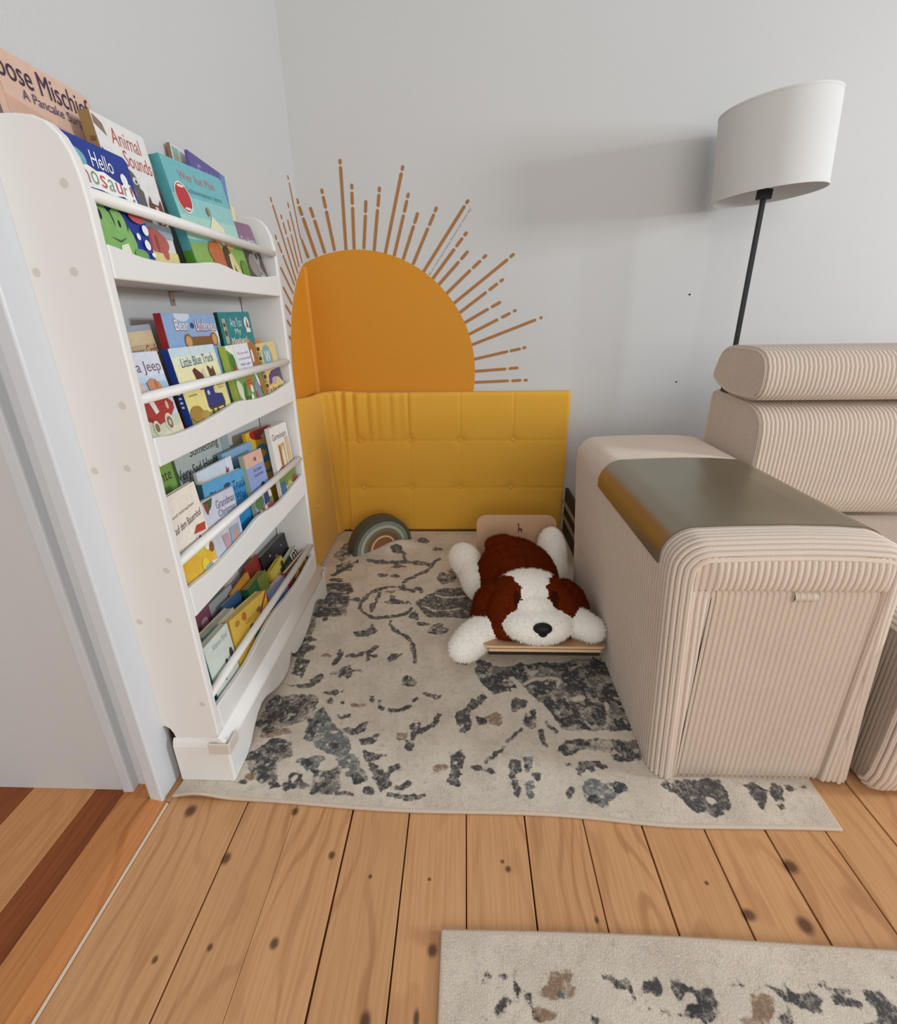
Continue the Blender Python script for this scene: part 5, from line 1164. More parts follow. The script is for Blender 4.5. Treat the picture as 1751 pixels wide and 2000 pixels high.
book('truck', .016, '#e7e3b4', 'cream yellow book with a dark blue truck and blue spine on the second shelf', [
    ('p', '#c9dbe0', R_(0, .90, 1, 1)), ('p', '#dfe3c8', R_(0, .80, 1, .90)), ('p', '#e5d98c', R_(0, .22, 1, .58)), ('p', '#8e8a44', R_(0, 0, 1, .23)), ('t', '#33617e', 'Little Blue Truck', .16, .79, .90, .895, .02),
    ('p', '#5a2d22', [(.34, .735), (.40, .76), (.52, .68), (.56, .60), (.38, .60)]), ('p', '#d8ccb0', [(.54, .72), (.60, .74), (.62, .60), (.55, .60)]), ('p', '#5b3a28', [(.68, .74), (.70, .76), (.78, .70), (.82, .75), (.84, .64), (.82, .60), (.70, .60)]),
    ('p', '#8a3a2c', R_(.38, .50, .72, .55)), ('p', '#24347a', [(.46, .53), (.66, .53), (.70, .42), (.85, .40), (.87, .28), (.44, .28)]), ('e', '#c6cdd8', .53, .45, .03, .03), ('e', '#c6cdd8', .70, .45, .03, .03), ('p', '#3a3540', R_(.46, .25, .85, .29)), ('p', '#3f2f28', R_(.50, .17, .53, .25)), ('p', '#3f2f28', R_(.62, .17, .65, .25)), ('p', '#3f2f28', R_(.80, .17, .83, .25)),
    ('e', '#a2803c', .14, .26, .14, .09), ('e', '#b08f4a', .30, .22, .1, .05), ('p', '#8f8a6a', R_(.10, .46, .26, .475)), ('p', '#a29a68', R_(.78, .50, .94, .515)), ('p', '#a29a68', R_(.80, .47, .92, .48))], spine='#1d3f93', spine_art=[('p', '#e8e6dc', R_(.3, .55 - .05 * i, .7, .575 - .05 * i)) for i in range(5)], group=G2, rad=.008)
book('lime', .018, '#e3e6dc', 'lime spined book with a white text panel and jungle animals on the second shelf', [
    ('p', '#5b8f4a', [(0, .95), (.20, .86), (.24, .62), (0, .62)]), ('e', '#3f7a3a', .12, .78, .10, .09, .5), ('p', '#dfe0ea', R_(.26, .58, .78, .985)), ('t', '#6b6780', 'Do you want', .34, .84, .74, .89), ('t', '#6b6780', 'to be my friend', .34, .76, .76, .81), ('t', '#6b6780', 'little tiger', .36, .68, .74, .73),
    ('p', '#a36b48', R_(.80, .58, 1, 1)), ('e', '#e4ded2', .86, .8, .04, .1), ('e', '#a8443a', .14, .66, .05, .07), ('e', '#26222a', .46, .63, .03, .03),
    ('p', '#6d9a5a', R_(0, .10, 1, .54)), ('e', '#cfd8b4', .12, .36, .09, .16, .3), ('e', '#3f6e3e', .26, .34, .06, .14, -.4), ('e', '#c46a3c', .48, .43, .11, .11), ('p', '#6e2f20', R_(.40, .46, .56, .47)), ('p', '#6e2f20', R_(.40, .42, .56, .43)), ('e', '#e4d9cc', .5, .34, .05, .06), ('e', '#7c8ca0', .70, .30, .11, .14), ('e', '#e2e5dc', .80, .44, .04, .12, .4), ('e', '#b04a4a', .64, .22, .04, .07), ('e', '#3f6e3e', .32, .2, .08, .06), ('e', '#a36b48', .92, .3, .06, .2, .2), ('e', '#e9ece2', .44, .22, .04, .05)], spine='#b3c24a', group=G2, rad=.006)
book('orange_sliver', .006, '#b98a58', 'tan book edge showing above the lime spined book', [('p', '#c28f66', R_(0, .9, .6, 1))], group=G2, rad=.002)
book('whale', .020, '#dfc07c', 'golden yellow letter W board book at the wall end of the second shelf', [
    ('e', '#76a7ae', .46, .77, .25, .19), ('t', '#f0efe9', 'W', .33, .67, .62, .87), ('p', '#514a74', [(.18, .30), (.26, .46), (.44, .53), (.72, .54), (.92, .66), (.97, .56), (.98, .28), (.78, .40), (.5, .42), (.34, .33)]), ('e', '#b3aabb', .50, .36, .14, .06), ('t', '#4a3d25', 'is for whale', .16, .19, .94, .265)] +
    [('p', '#2d2a22' if i % 2 else '#8d9a86', R_(0, .06 + .075 * i, .10, .12 + .075 * i)) for i in range(12)], spine='#c9a35c', group=G2, rad=.012)
# ---- third shelf
book('inte', .008, '#5f8a3c', 'green landscape book at the near end of the third shelf back row', [('p', '#7ea653', R_(.0, .75, 1, 1)), ('t', '#2c3a24', 'inte', .15, .82, .72, .9), ('p', '#3f5a34', R_(.86, 0, 1, 1)), ('p', '#6b7a45', R_(0, .55, 1, .7))], group=G3, rad=.002)
book('sad', .007, '#b4bfbb', 'large grey green book with black handwritten title at the back of the third shelf', [
    ('p', '#7f9a72', R_(0, .40, 1, .62)), ('p', '#5f7a48', [(0, .50), (1, .62), (1, .4), (0, .4)]), ('t', '#3f4144', 'Something', .30, .86, .80, .965), ('t', '#3f4144', 'Very Sad Happened', .06, .70, .90, .82), ('e', '#4a4644', .62, .68, .12, .05), ('p', '#93a8ac', R_(.86, .5, 1, 1))], group=G3, rad=.003)
book('love', .008, '#dfe2ea', 'white book with a red sparkle in the middle of the third shelf', [('p', '#cdd9e6', R_(.0, .86, .8, 1)), ('t', '#3d3c46', 'I love you', .16, .70, .86, .83), ('p', '#a8303e', [(.76, .86), (.80, .92), (.82, .87), (.88, .89), (.83, .83), (.84, .77), (.80, .82), (.74, .80)]), ('e', '#cdbd82', .04, .86, .06, .05)], group=G3, rad=.004)
book('leads', .014, '#2f86bd', 'bright blue truck book with dark blue title letters on the third shelf', [('p', '#57a2cf', R_(0, .8, 1, 1)), ('t', '#173a63', 'Truck', .62, .74, .95, .88), ('t', '#173a63', 'Way', .66, .56, .92, .70), ('t', '#1b4676', 'Blue', .12, .74, .40, .86), ('e', '#26466e', .5, .86, .08, .03)], edge='#d9d3c6', spine='#3d627c', group=G3, rad=.008)
book('grandma', .016, '#c8cad6', 'pale lilac book with holly corner at the front of the third shelf', [
    ('p', '#b9c4d0', R_(0, 0, .1, 1)), ('p', '#3f5a40', [(.10, .98), (.36, .99), (.30, .88), (.16, .80)]), ('p', '#a83a36', [(.12, .96), (.22, .93), (.2, .78)]), ('t', '#75738a', 'Grandmas', .42, .80, .97, .92), ('t', '#75738a', 'Christmas', .44, .68, .97, .78),
    ('e', '#cbb3b4', .42, .60, .13, .06), ('e', '#e0d5cf', .42, .55, .09, .06), ('p', '#bb9aa2', [(.38, .42), (.56, .42), (.66, .05), (.5, .02)]), ('p', '#93a5b6', R_(.62, .12, .92, .46)), ('e', '#c9907a', .78, .30, .06, .11), ('p', '#e4e6ec', [(0, 0), (.5, 0), (.4, .16), (0, .2)]), ('e', '#dcdde6', .84, .05, .16, .05)], spine='#6c7480', group=G3, rad=.006)
book('bauern', .012, '#ece2d5', 'cream farm book with a red roofed house at the near end of the third shelf', [
    ('t', '#443436', 'en und mitmachen', .02, .80, .80, .83, .02), ('t', '#3f3a3c', 'auf dem Bauernhof', .12, .67, .94, .74, .03), ('p', '#b0343c', [(.02, .74), (.06, .64), (.12, .72), (.07, .70)]),
    ('p', '#d9a23e', R_(0, 0, 1, .20)), ('p', '#dfb33f', [(0, .20), (0, .48), (.30, .46), (.7, .42), (1, .42), (1, .20)]), ('p', '#d5c44e', [(.3, .47), (.9, .50), (1, .40), (.5, .34)]), ('p', '#b6412e', [(.56, .56), (.70, .62), (.96, .60), (.92, .53)]), ('p', '#e8ddcf', R_(.60, .47, .92, .53)), ('p', '#54407a', R_(.66, .48, .72, .52)), ('e', '#4c7a3c', .50, .465, .07, .03), ('e', '#efe9d8', .82, .38, .09, .04), ('e', '#7d5b3a', .92, .34, .08, .05), ('e', '#e2cf3d', .6, .24, .10, .06), ('e', '#93a4a4', .66, .12, .22, .10)], group=G3, rad=.003)
book('blueflat', .012, '#6f9bc4', 'mid blue book leaning behind the bright blue truck book', [('p', '#86acd0', R_(0, .86, 1, 1)), ('e', '#39506e', .3, .72, .1, .06)], edge='#8a9aa6', group=G3, rad=.004)
book('girl', .014, '#8ba0cf', 'periwinkle book with a dark haired girl on the third shelf', [
    ('p', '#d8aea0', R_(0, .82, 1, 1)), ('e', '#8c5a4a', .55, .90, .07, .03), ('t', '#4b5a8c', 'Die schoene', .35, .74, .80, .78), ('t', '#4b5a8c', 'Geschichte', .32, .67, .82, .71), ('e', '#2f2630', .66, .50, .12, .07), ('e', '#dcb69d', .66, .48, .06, .045), ('p', '#2f3f6b', [(.58, .44), (.76, .44), (.84, .26), (.52, .26)]), ('p', '#e3dcd0', [(.80, .42), (.98, .40), (.98, .30), (.82, .32)]),
    ('e', '#4f7a46', .25, .33, .22, .09), ('e', '#5a8450', .9, .26, .12, .06), ('p', '#9a3f34', R_(0, 0, 1, .24)), ('e', '#d8a8a0', .2, .14, .14, .10), ('e', '#d2c3b2', .5, .2, .1, .06), ('e', '#7b6b3c', .75, .08, .2, .07)], spine='#9aa78c', group=G3, rad=.004)
book('esse', .010, '#ddb437', 'yellow book with a big blue curl and red top on the third shelf', [
    ('e', '#a81f2a', .55, .96, .42, .10), ('p', '#b9b3ac', [(.5, .9), (.7, .94), (.95, 1), (.9, .88), (.6, .84)]), ('e', '#2f7fb5', .45, .66, .34, .14), ('e', '#ddb437', .42, .67, .2, .06), ('e', '#2f7fb5', .62, .52, .26, .13), ('e', '#ddb437', .54, .50, .17, .06)], group=G3, rad=.02)
book('white3', .014, '#e6e2dc', 'white book with brown line drawing at the wall end of the third shelf', [('t', '#4c4a4e', 'Gemeinsam', .08, .83, .88, .91), ('p', '#c9a06c', R_(.30, .42, .66, .76)), ('p', '#7a5640', R_(.34, .44, .40, .74)), ('e', '#e9dcc4', .52, .58, .07, .14), ('p', '#d8b489', R_(.74, .44, .94, .82)), ('e', '#b9653c', .28, .42, .16, .06), ('p', '#6c8a4a', R_(0, .22, 1, .38)), ('p', '#3f6a8a', R_(0, .1, .3, .3)), ('e', '#8f3a3c', .85, .2, .14, .10), ('e', '#b7a95a', .5, .18, .14, .09)], group=G3, rad=.004)
# ---- bottom shelf
book('yellow', .030, '#e0bc4c', 'thick yellow book with red ribbon corner at the front of the bottom shelf', [
    ('e', '#b98a3a', .16, .84, .06, .06), ('e', '#c0702f', .34, .86, .06, .08), ('t', '#b98f3c', 'Geschichten', .34, .66, .80, .80), ('e', '#7c6a2c', .72, .74, .06, .05), ('p', '#a9272c', [(.74, .60), (1, .92), (1, .98), (.74, .68)]), ('p', '#a9272c', R_(.90, 0, .95, .62)), ('p', '#3d8a50', [(.42, 0), (.50, .52), (.58, .52), (.66, .12), (.8, .3), (.86, 0)]), ('e', '#d98a3c', .78, .24, .07, .1), ('e', '#3f5a3a', .46, .55, .05, .05)], edge='#e2c674', spine='#c9a545', group=G4, rad=.004)
book('white4', .022, '#d3dcd2', 'white book with a teal spine at the near end of the bottom shelf', [('t', '#8a9a9a', 'Kleines Schaf', .3, .84, .9, .92), ('e', '#4a3b38', .62, .52, .05, .06), ('e', '#4a3b38', .86, .58, .07, .08), ('e', '#77807c', .45, .35, .04, .03), ('p', '#c5a398', R_(.5, 0, 1, .26)), ('e', '#8b5f55', .75, .14, .16, .1)], spine='#3d8a93', group=G4, rad=.004, spine_art=[('p', '#2d6f7c', R_(0, 0, 1, .3))])
book('lilac', .024, '#7d8cc4', 'small lilac blue board book near the middle of the bottom shelf', [('p', '#a9272c', R_(0, 0, .06, 1)), ('p', '#8c9bb0', R_(.06, 0, 1, .4)), ('e', '#5b6a9e', .5, .6, .2, .1)], edge='#cdbfba', spine='#8a2c36', group=G4, rad=.003)
book('brown4', .016, '#5c3f2b', 'dark brown patterned book at the wall end of the bottom shelf', [('p', '#8e2430', R_(0, 0, .12, 1)), ('e', '#b08a4c', .4, .5, .12, .2), ('e', '#9a7038', .66, .6, .1, .22), ('e', '#8a3a2a', .28, .7, .08, .16), ('e', '#c4a262', .86, .5, .08, .2), ('e', '#3c2a1e', .52, .3, .08, .2), ('e', '#c98f3a', .75, .3, .06, .12)], spine='#8e2430', group=G4, rad=.002)
book('mgreen', .022, '#2f4a30', 'dark green book with a white corner and big black letter m', [('p', '#e6e4dc', R_(.58, .5, 1, 1)), ('t', '#1c1c1c', 'm', .66, .55, .94, .95), ('e', '#b8c0a0', .34, .62, .12, .1), ('e', '#a9b58c', .5, .4, .05, .12), ('t', '#d5dcc8', 'Gute', .2, .74, .5, .88)], edge='#dcd7c8', spine='#7a5a3a', group=G4, rad=.002)
book('duck', .016, '#d3bf4e', 'soft yellow duck shaped cloth book in the bottom shelf', [('e', '#e0d06a', .4, .7, .3, .2), ('e', '#4a4a2a', .8, .8, .1, .1), ('e', '#b59a30', .5, .3, .3, .2)], edge='#cdb84e', group=G4, rad=.03)
book('black4', .014, '#1d1a26', 'black book with silver specks at the far back of the bottom shelf', [('e', '#6a6678', .5, .7, .06, .05), ('e', '#8a879a', .3, .85, .03, .03), ('e', '#77748a', .75, .82, .03, .03)], edge='#7e7a74', group=G4, rad=.002)
book('green4', .022, '#1f5a36', 'deep green book behind the yellow one on the bottom shelf', [('p', '#6f7a34', R_(.5, .5, 1, 1)), ('e', '#4a6a2c', .7, .3, .2, .2)], edge='#8a8a4a', group=G4, rad=.003)
book('orange4', .008, '#d38c2e', 'orange book at the back of the bottom shelf', [('e', '#2f78a8', .5, .55, .3, .16), ('e', '#4a2a1a', .3, .7, .12, .06), ('e', '#c8402a', .7, .35, .2, .08)], group=G4, rad=.002)
book('red4', .008, '#8c2f2a', 'dark red book at the back of the bottom shelf', [('p', '#b56a3a', R_(0, 0, .5, .7)), ('e', '#c99a6a', .7, .6, .2, .1)], group=G4, rad=.002)
book('blue4', .010, '#355f88', 'steel blue book low in the back row of the bottom shelf', [('e', '#284a6c', .5, .6, .3, .2)], edge='#8f9aa0', group=G4, rad=.002)
book('stack4', .026, '#b9b8a8', 'thick off-white board book behind the teal spined one', [('p', '#a8a898', R_(0, .6, 1, .8))], edge='#c9c4b2', spine='#a3948a', group=G4, rad=.002)
book('mauve4', .007, '#7c4a58', 'plum red book at the near back of the bottom shelf', [('p', '#3a2228', R_(0, 0, .4, .7)), ('e', '#b08a94', .6, .8, .2, .08)], group=G4, rad=.002)
book('grey4', .006, '#8a9095', 'grey book behind the steel blue one on the bottom shelf', [('p', '#a4a9a8', R_(0, .8, 1, 1)), ('e', '#5f6468', .5, .6, .2, .06)], group=G4, rad=.002)
# ------------------------------------------------------------------ rugs
def raster(motifs, X, Y, nx, ny):
    xs = np.linspace(X[0], X[1], nx)
    ys = np.linspace(Y[0], Y[1], ny)
    gx0, gy0 = np.meshgrid(xs, ys, indexing='ij')
    rs = np.random.RandomState(11)

    def vnoise(cell):
        a = int((X[1] - X[0]) / cell) + 3
        b = int((Y[1] - Y[0]) / cell) + 3
        g = rs.uniform(-1, 1, (a, b))
        u = (gx0 - X[0]) / cell
        v = (gy0 - Y[0]) / cell
        i, j = u.astype(int), v.astype(int)
        fu, fv = u - i, v - j
        fu, fv = fu * fu * (3 - 2 * fu), fv * fv * (3 - 2 * fv)
        return (g[i, j] * (1 - fu) + g[i + 1, j] * fu) * (1 - fv) + (g[i, j + 1] * (1 - fu) + g[i + 1, j + 1] * fu) * fv
    # the woven outlines wander, as worn pile does
    gx = gx0 + .0035 * vnoise(.040) + .003 * vnoise(.016) + .003 * vnoise(.008)
    gy = gy0 + .0035 * vnoise(.040) + .003 * vnoise(.016) + .003 * vnoise(.008)
    lay = {k: np.zeros((nx, ny)) for k in 'dmgtl'}
    for tone, pts in motifs:
        p = np.array(pts)
        i0 = max(0, int((p[:, 0].min() - X[0]) / (X[1] - X[0]) * (nx - 1)) - 6)
        i1 = min(nx, int((p[:, 0].max() - X[0]) / (X[1] - X[0]) * (nx - 1)) + 8)
        j0 = max(0, int((p[:, 1].min() - Y[0]) / (Y[1] - Y[0]) * (ny - 1)) - 6)
        j1 = min(ny, int((p[:, 1].max() - Y[0]) / (Y[1] - Y[0]) * (ny - 1)) + 8)
        if i1 <= i0 or j1 <= j0:
            continue
        sx, sy = gx[i0:i1, j0:j1], gy[i0:i1, j0:j1]
        ins = np.zeros(sx.shape, bool)
        n = len(p)
        for a in range(n):
            x1, y1 = p[a]; x2, y2 = p[(a + 1) % n]
            if y1 == y2:
                continue
            c = ((y1 > sy) != (y2 > sy)) & (sx < (x2 - x1) * (sy - y1) / (y2 - y1) + x1)
            ins ^= c
        val = np.where(ins, 1.0, lay[tone][i0:i1, j0:j1])
        lay[tone][i0:i1, j0:j1] = val
        if tone == 'l':
            for k in 'dmg':
                lay[k][i0:i1, j0:j1] = np.where(ins, 0.0, lay[k][i0:i1, j0:j1])

    # broken, worn drawing inside the large toned fields
    nz = vnoise(.024) + .7 * vnoise(.011)
    n2 = vnoise(.014) + .7 * vnoise(.007)
    lay['d'] = np.maximum(lay['d'] * (n2 < .80), lay['m'] * (nz > .32))
    lay['l'] = np.maximum(lay['l'], lay['m'] * (n2 < -.72))
    lay['g'] = lay['g'] * (n2 < .75)
    lay['d'] = np.maximum(lay['d'], lay['g'] * (nz > .75))

    def blur(a):
        q = np.pad(a, 1, mode='edge')
        return (q[1:-1, 1:-1] * 2 + q[:-2, 1:-1] + q[2:, 1:-1] + q[1:-1, :-2] + q[1:-1, 2:]) / 6
    for k in lay:
        
        for _ in range({'d': 2, 'l': 2}.get(k, 3)):
            lay[k] = blur(lay[k])
    return gx0, gy0, lay


def rug_mat():
    mt, N, L, b = new_mat('vintage_rug_pile')
    tc = N.new('ShaderNodeTexCoord')

    def noise(scale, detail, rough=.6):
        n = N.new('ShaderNodeTexNoise')
        n.inputs['Scale'].default_value = scale
        n.inputs['Detail'].default_value = detail
        n.inputs['Roughness'].default_value = rough
        L.new(tc.outputs['Object'], n.inputs['Vector'])
        return n.outputs[0]

    def attr(nm):
        a = N.new('ShaderNodeAttribute'); a.attribute_name = nm; a.attribute_type = 'GEOMETRY'
        return a.outputs['Fac']

    def mth(op, a, bb, c=None):
        q = N.new('ShaderNodeMath'); q.operation = op
        for i, x in enumerate((a, bb, c)):
            if x is None:
                continue
            if isinstance(x, (int, float)):
                q.inputs[i].default_value = x
            else:
                L.new(x, q.inputs[i])
        return q.outputs[0]

    def mrange(v, a, bb, c=0., d=1.):
        q = N.new('ShaderNodeMapRange'); q.interpolation_type = 'SMOOTHSTEP'
        for i, x in enumerate((a, bb, c, d)):
            q.inputs[1 + i].default_value = x
        L.new(v, q.inputs[0])
        return q.outputs[0]

    def mix(f, a, bb):
        q = N.new('ShaderNodeMix'); q.data_type = 'RGBA'
        L.new(f, q.inputs[0])
        for i, x in ((6, a), (7, bb)):
            if isinstance(x, str):
                q.inputs[i].default_value = lin(x)
            else:
                L.new(x, q.inputs[i])
        return q.outputs[2]
    big = noise(9, 4)
    mid = noise(70, 4, .7)
    fine = noise(330, 3, .7)
    base = mix(mrange(big, .35, .68), '#d8cab7', '#c3b4a2')
    base = mix(mth('MULTIPLY', mrange(mid, .48, .68), .55), base, '#ad9f90')
    base = mix(mth('MULTIPLY', mrange(fine, .42, .68), .6), base, '#e0d8cb')
    pile = noise(150, 3, .65)
    worn = mth('ADD', mth('MULTIPLY', mid, .5), mth('ADD', mth('MULTIPLY', pile, .25), mth('MULTIPLY', fine, .25)))
    fleck = mrange(worn, .38, .54)

    def mask(nm, rag, lo, hi):
        v = mth('MULTIPLY_ADD', mth('SUBTRACT', worn, .5), rag, attr(nm))
        return mrange(v, lo, hi)
    big2 = noise(26, 5, .65)
    col = mix(mth('MULTIPLY', mth('MULTIPLY', mask('pat_m', 2.6, .25, .75), mrange(big2, .34, .52, .35, .95)), mth('MULTIPLY_ADD', fleck, .75, .25)), base, '#645f5a')
    col = mix(mth('MULTIPLY', mask('pat_t', 2.4, .30, .75), mth('MULTIPLY_ADD', fleck, .6, .3)), col, '#86674e')
    col = mix(mth('MULTIPLY', mask('pat_g', 2.4, .3, .7), mth('MULTIPLY_ADD', fleck, .65, .3)), col, '#5d6465')
    dk = mth('MULTIPLY', mask('pat_d', 2.4, .22, .66), mth('MULTIPLY_ADD', fleck, .55, .40))
    col = mix(dk, col, '#38373a')
    lt = mth('MULTIPLY', mask('pat_l', 2.4, .40, .8), .75)
    col = mix(lt, col, '#cfc4b4')
    L.new(col, b.inputs['Base Color'])
    b.inputs['Roughness'].default_value = .95
    b.inputs['Specular IOR Level'].default_value = .15
    b.inputs['Sheen Weight'].default_value = .2
    bp = N.new('ShaderNodeBump'); bp.inputs['Strength'].default_value = .5; bp.inputs['Distance'].default_value = .004
    L.new(mth('ADD', fine, mth('MULTIPLY', mid, .7)), bp.inputs['Height'])
    L.new(bp.outputs[0], b.inputs['Normal'])
    return mt


RUGM = rug_mat()
RUGEDGE = mat('rug_binding', '#cdbba8', rough=.9, bump=.4, bscale=400)


def rug(name, X, Y, nx, ny, motifs, zfun, thick, shape=None):
    gx, gy, lay = raster(motifs, X, Y, nx, ny)
    wx, wy = gx.copy(), gy.copy()
    if shape:
        for i in range(nx):
            for j in range(ny):
                wx[i, j], wy[i, j] = shape(gx[i, j], gy[i, j])
    Z = np.array([[zfun(wx[i, j], wy[i, j]) for j in range(ny)] for i in range(nx)])
    V = [(wx[i, j], wy[i, j], Z[i, j] + thick) for i in range(nx) for j in range(ny)]
    nv = len(V)
    F = [(i * ny + j, (i + 1) * ny + j, (i + 1) * ny + j + 1, i * ny + j + 1) for i in range(nx - 1) for j in range(ny - 1)]
    rim = [i * ny for i in range(nx)] + [(nx - 1) * ny + j for j in range(1, ny)] + [i * ny + ny - 1 for i in range(nx - 2, -1, -1)] + [j for j in range(ny - 2, 0, -1)]
    mb = MB()
    mb.v = V + [(V[k][0], V[k][1], V[k][2] - thick * .95) for k in rim]
    n = len(rim)
    mb.mats = [RUGM, RUGEDGE]
    mb.f = [list(f) for f in F] + [[rim[k], nv + k, nv + (k + 1) % n, rim[(k + 1) % n]] for k in range(n)]
    edge_ = [1 if (k // (ny - 1) in (0, 1, nx - 2, nx - 3) or k % (ny - 1) in (0, 1, ny - 2, ny - 3)) else 0 for k in range(len(F))]
    mb.m = edge_ + [1] * n
    mb.sm = [True] * len(mb.f)
    mb.f.append([nv + k for k in range(n)][::-1]); mb.m.append(1); mb.sm.append(False)
    o = mb.build(name, fix=False)
    for k in 'dmgtl':
        at = o.data.attributes.new('pat_' + k, 'FLOAT', 'POINT')
        at.data.foreach_set('value', np.concatenate([lay[k].reshape(-1), np.zeros(n)]))
    return o


def rug_z(x, y):
    z = .0006
    # gentle rumple in front of the stacking rainbow
    z += .036 * math.exp(-(((x + .335) * .85 + (y - 2.07) * .35) / .085) ** 2 - (((y - 2.07) * .9 - (x + .335) * .35) / .045) ** 2)
    # lifted front corner by the doorway
    z += .016 * math.exp(-((x + .655) / .06) ** 2) * max(0, min(1, (.812 - y) / .04)) ** 1.5
    return z


def rug_shape(x, y):
    k = max(0, 1 - (y - .75) / .25)
    front = .770 - (x + .70) * .026 + .004 * math.sin(x * 9) - .004 * math.exp(-((x - .45) / .12) ** 2)
    return x - k * .020 * max(0, (x - .6) / .26), y + k * (front - .75)


o = rug('patterned_rug', (-.713, .862), (.75, 2.25), 420, 400, RUG_MOTIFS, rug_z, .008, rug_shape)
tag(o, 'large cream and charcoal vintage pattern rug under the dog, sofa arm and book rack', 'rug')


def runner_shape(x, y):
    return x, y - (x + .045) * .008 + .004 * math.sin(x * 5)


o = rug('patterned_rug', (-.047, 1.3), (-.25, .533), 360, 210, RUNNER_MOTIFS, lambda x, y: .0006, .008, runner_shape)
tag(o, 'second cream and charcoal rug in the foreground on bare pine boards', 'rug')

# ------------------------------------------------------------------ ribbed sofa


def cord(name, c1, bump=0.35, axis=None, pitch=.0125):
    mt, N, L, b = new_mat(name)
    tc = N.new('ShaderNodeTexCoord')
    n1 = N.new('ShaderNodeTexNoise'); n1.inputs['Scale'].default_value = 500; n1.inputs['Detail'].default_value = 2
    L.new(tc.outputs['Object'], n1.inputs['Vector'])
    n2 = N.new('ShaderNodeTexNoise'); n2.inputs['Scale'].default_value = 7; n2.inputs['Detail'].default_value = 3
    L.new(tc.outputs['Object'], n2.inputs['Vector'])
    mx = N.new('ShaderNodeMix'); mx.data_type = 'RGBA'
    c = lin(c1)
    mx.inputs[6].default_value = tuple(v * .88 for v in c[:3]) + (1,)
    mx.inputs[7].default_value = tuple(min(1, v * 1.1) for v in c[:3]) + (1,)
    ad = N.new('ShaderNodeMath'); ad.operation = 'ADD'
    hf = N.new('ShaderNodeMath'); hf.operation = 'MULTIPLY'; hf.inputs[1].default_value = .5
    L.new(n1.outputs[0], ad.inputs[0]); L.new(n2.outputs[0], ad.inputs[1]); L.new(ad.outputs[0], hf.inputs[0])
    L.new(hf.outputs[0], mx.inputs[0]); L.new(mx.outputs[2], b.inputs['Base Color'])
    b.inputs['Roughness'].default_value = .95
    b.inputs['Specular IOR Level'].default_value = .12
    b.inputs['Sheen Weight'].default_value = .25
    b.inputs['Sheen Roughness'].default_value = .5
    bp = N.new('ShaderNodeBump'); bp.inputs['Strength'].default_value = bump; bp.inputs['Distance'].default_value = .003
    h = n1.outputs[0]
    if axis is not None:
        sp = N.new('ShaderNodeSeparateXYZ'); L.new(tc.outputs['Object'], sp.inputs[0])
        q = N.new('ShaderNodeMath'); q.operation = 'MULTIPLY'; q.inputs[1].default_value = math.pi / pitch
        L.new(sp.outputs[axis], q.inputs[0])
        s = N.new('ShaderNodeMath'); s.operation = 'SINE'; L.new(q.outputs[0], s.inputs[0])
        a = N.new('ShaderNodeMath'); a.operation = 'ABSOLUTE'; L.new(s.outputs[0], a.inputs[0])
        p = N.new('ShaderNodeMath'); p.operation = 'POWER'; p.inputs[1].default_value = .5; L.new(a.outputs[0], p.inputs[0])
        h = p.outputs[0]
        bp.inputs['Strength'].default_value = .8
    L.new(h, bp.inputs['Height']); L.new(bp.outputs[0], b.inputs['Normal'])
    return mt


CORD_C = '#d9c8b8'
CORD = cord('beige_corduroy', CORD_C)
CORD_Y = cord('beige_corduroy_side', CORD_C, axis=1, pitch=.0105)
PITCH = .0132


def rib(t, depth):
    u = (t / PITCH) % 1.0
    g = min(u, 1 - u)
    g2 = abs(u - .62)
    return -depth * max(0.0, 1 - g / .19) ** 1.2 - depth * .28 * max(0.0, 1 - g2 / .10) + depth * .18 * math.cos((u - .5) * 5.5)


def resample(pts, step):
    out = [pts[0]]
    for a, b in zip(pts, pts[1:]):
        L_ = math.dist(a, b)
        k = max(1, int(L_ / step))
        for i in range(1, k + 1):
            out.append((a[0] + (b[0] - a[0]) * i / k, a[1] + (b[1] - a[1]) * i / k))
    return out


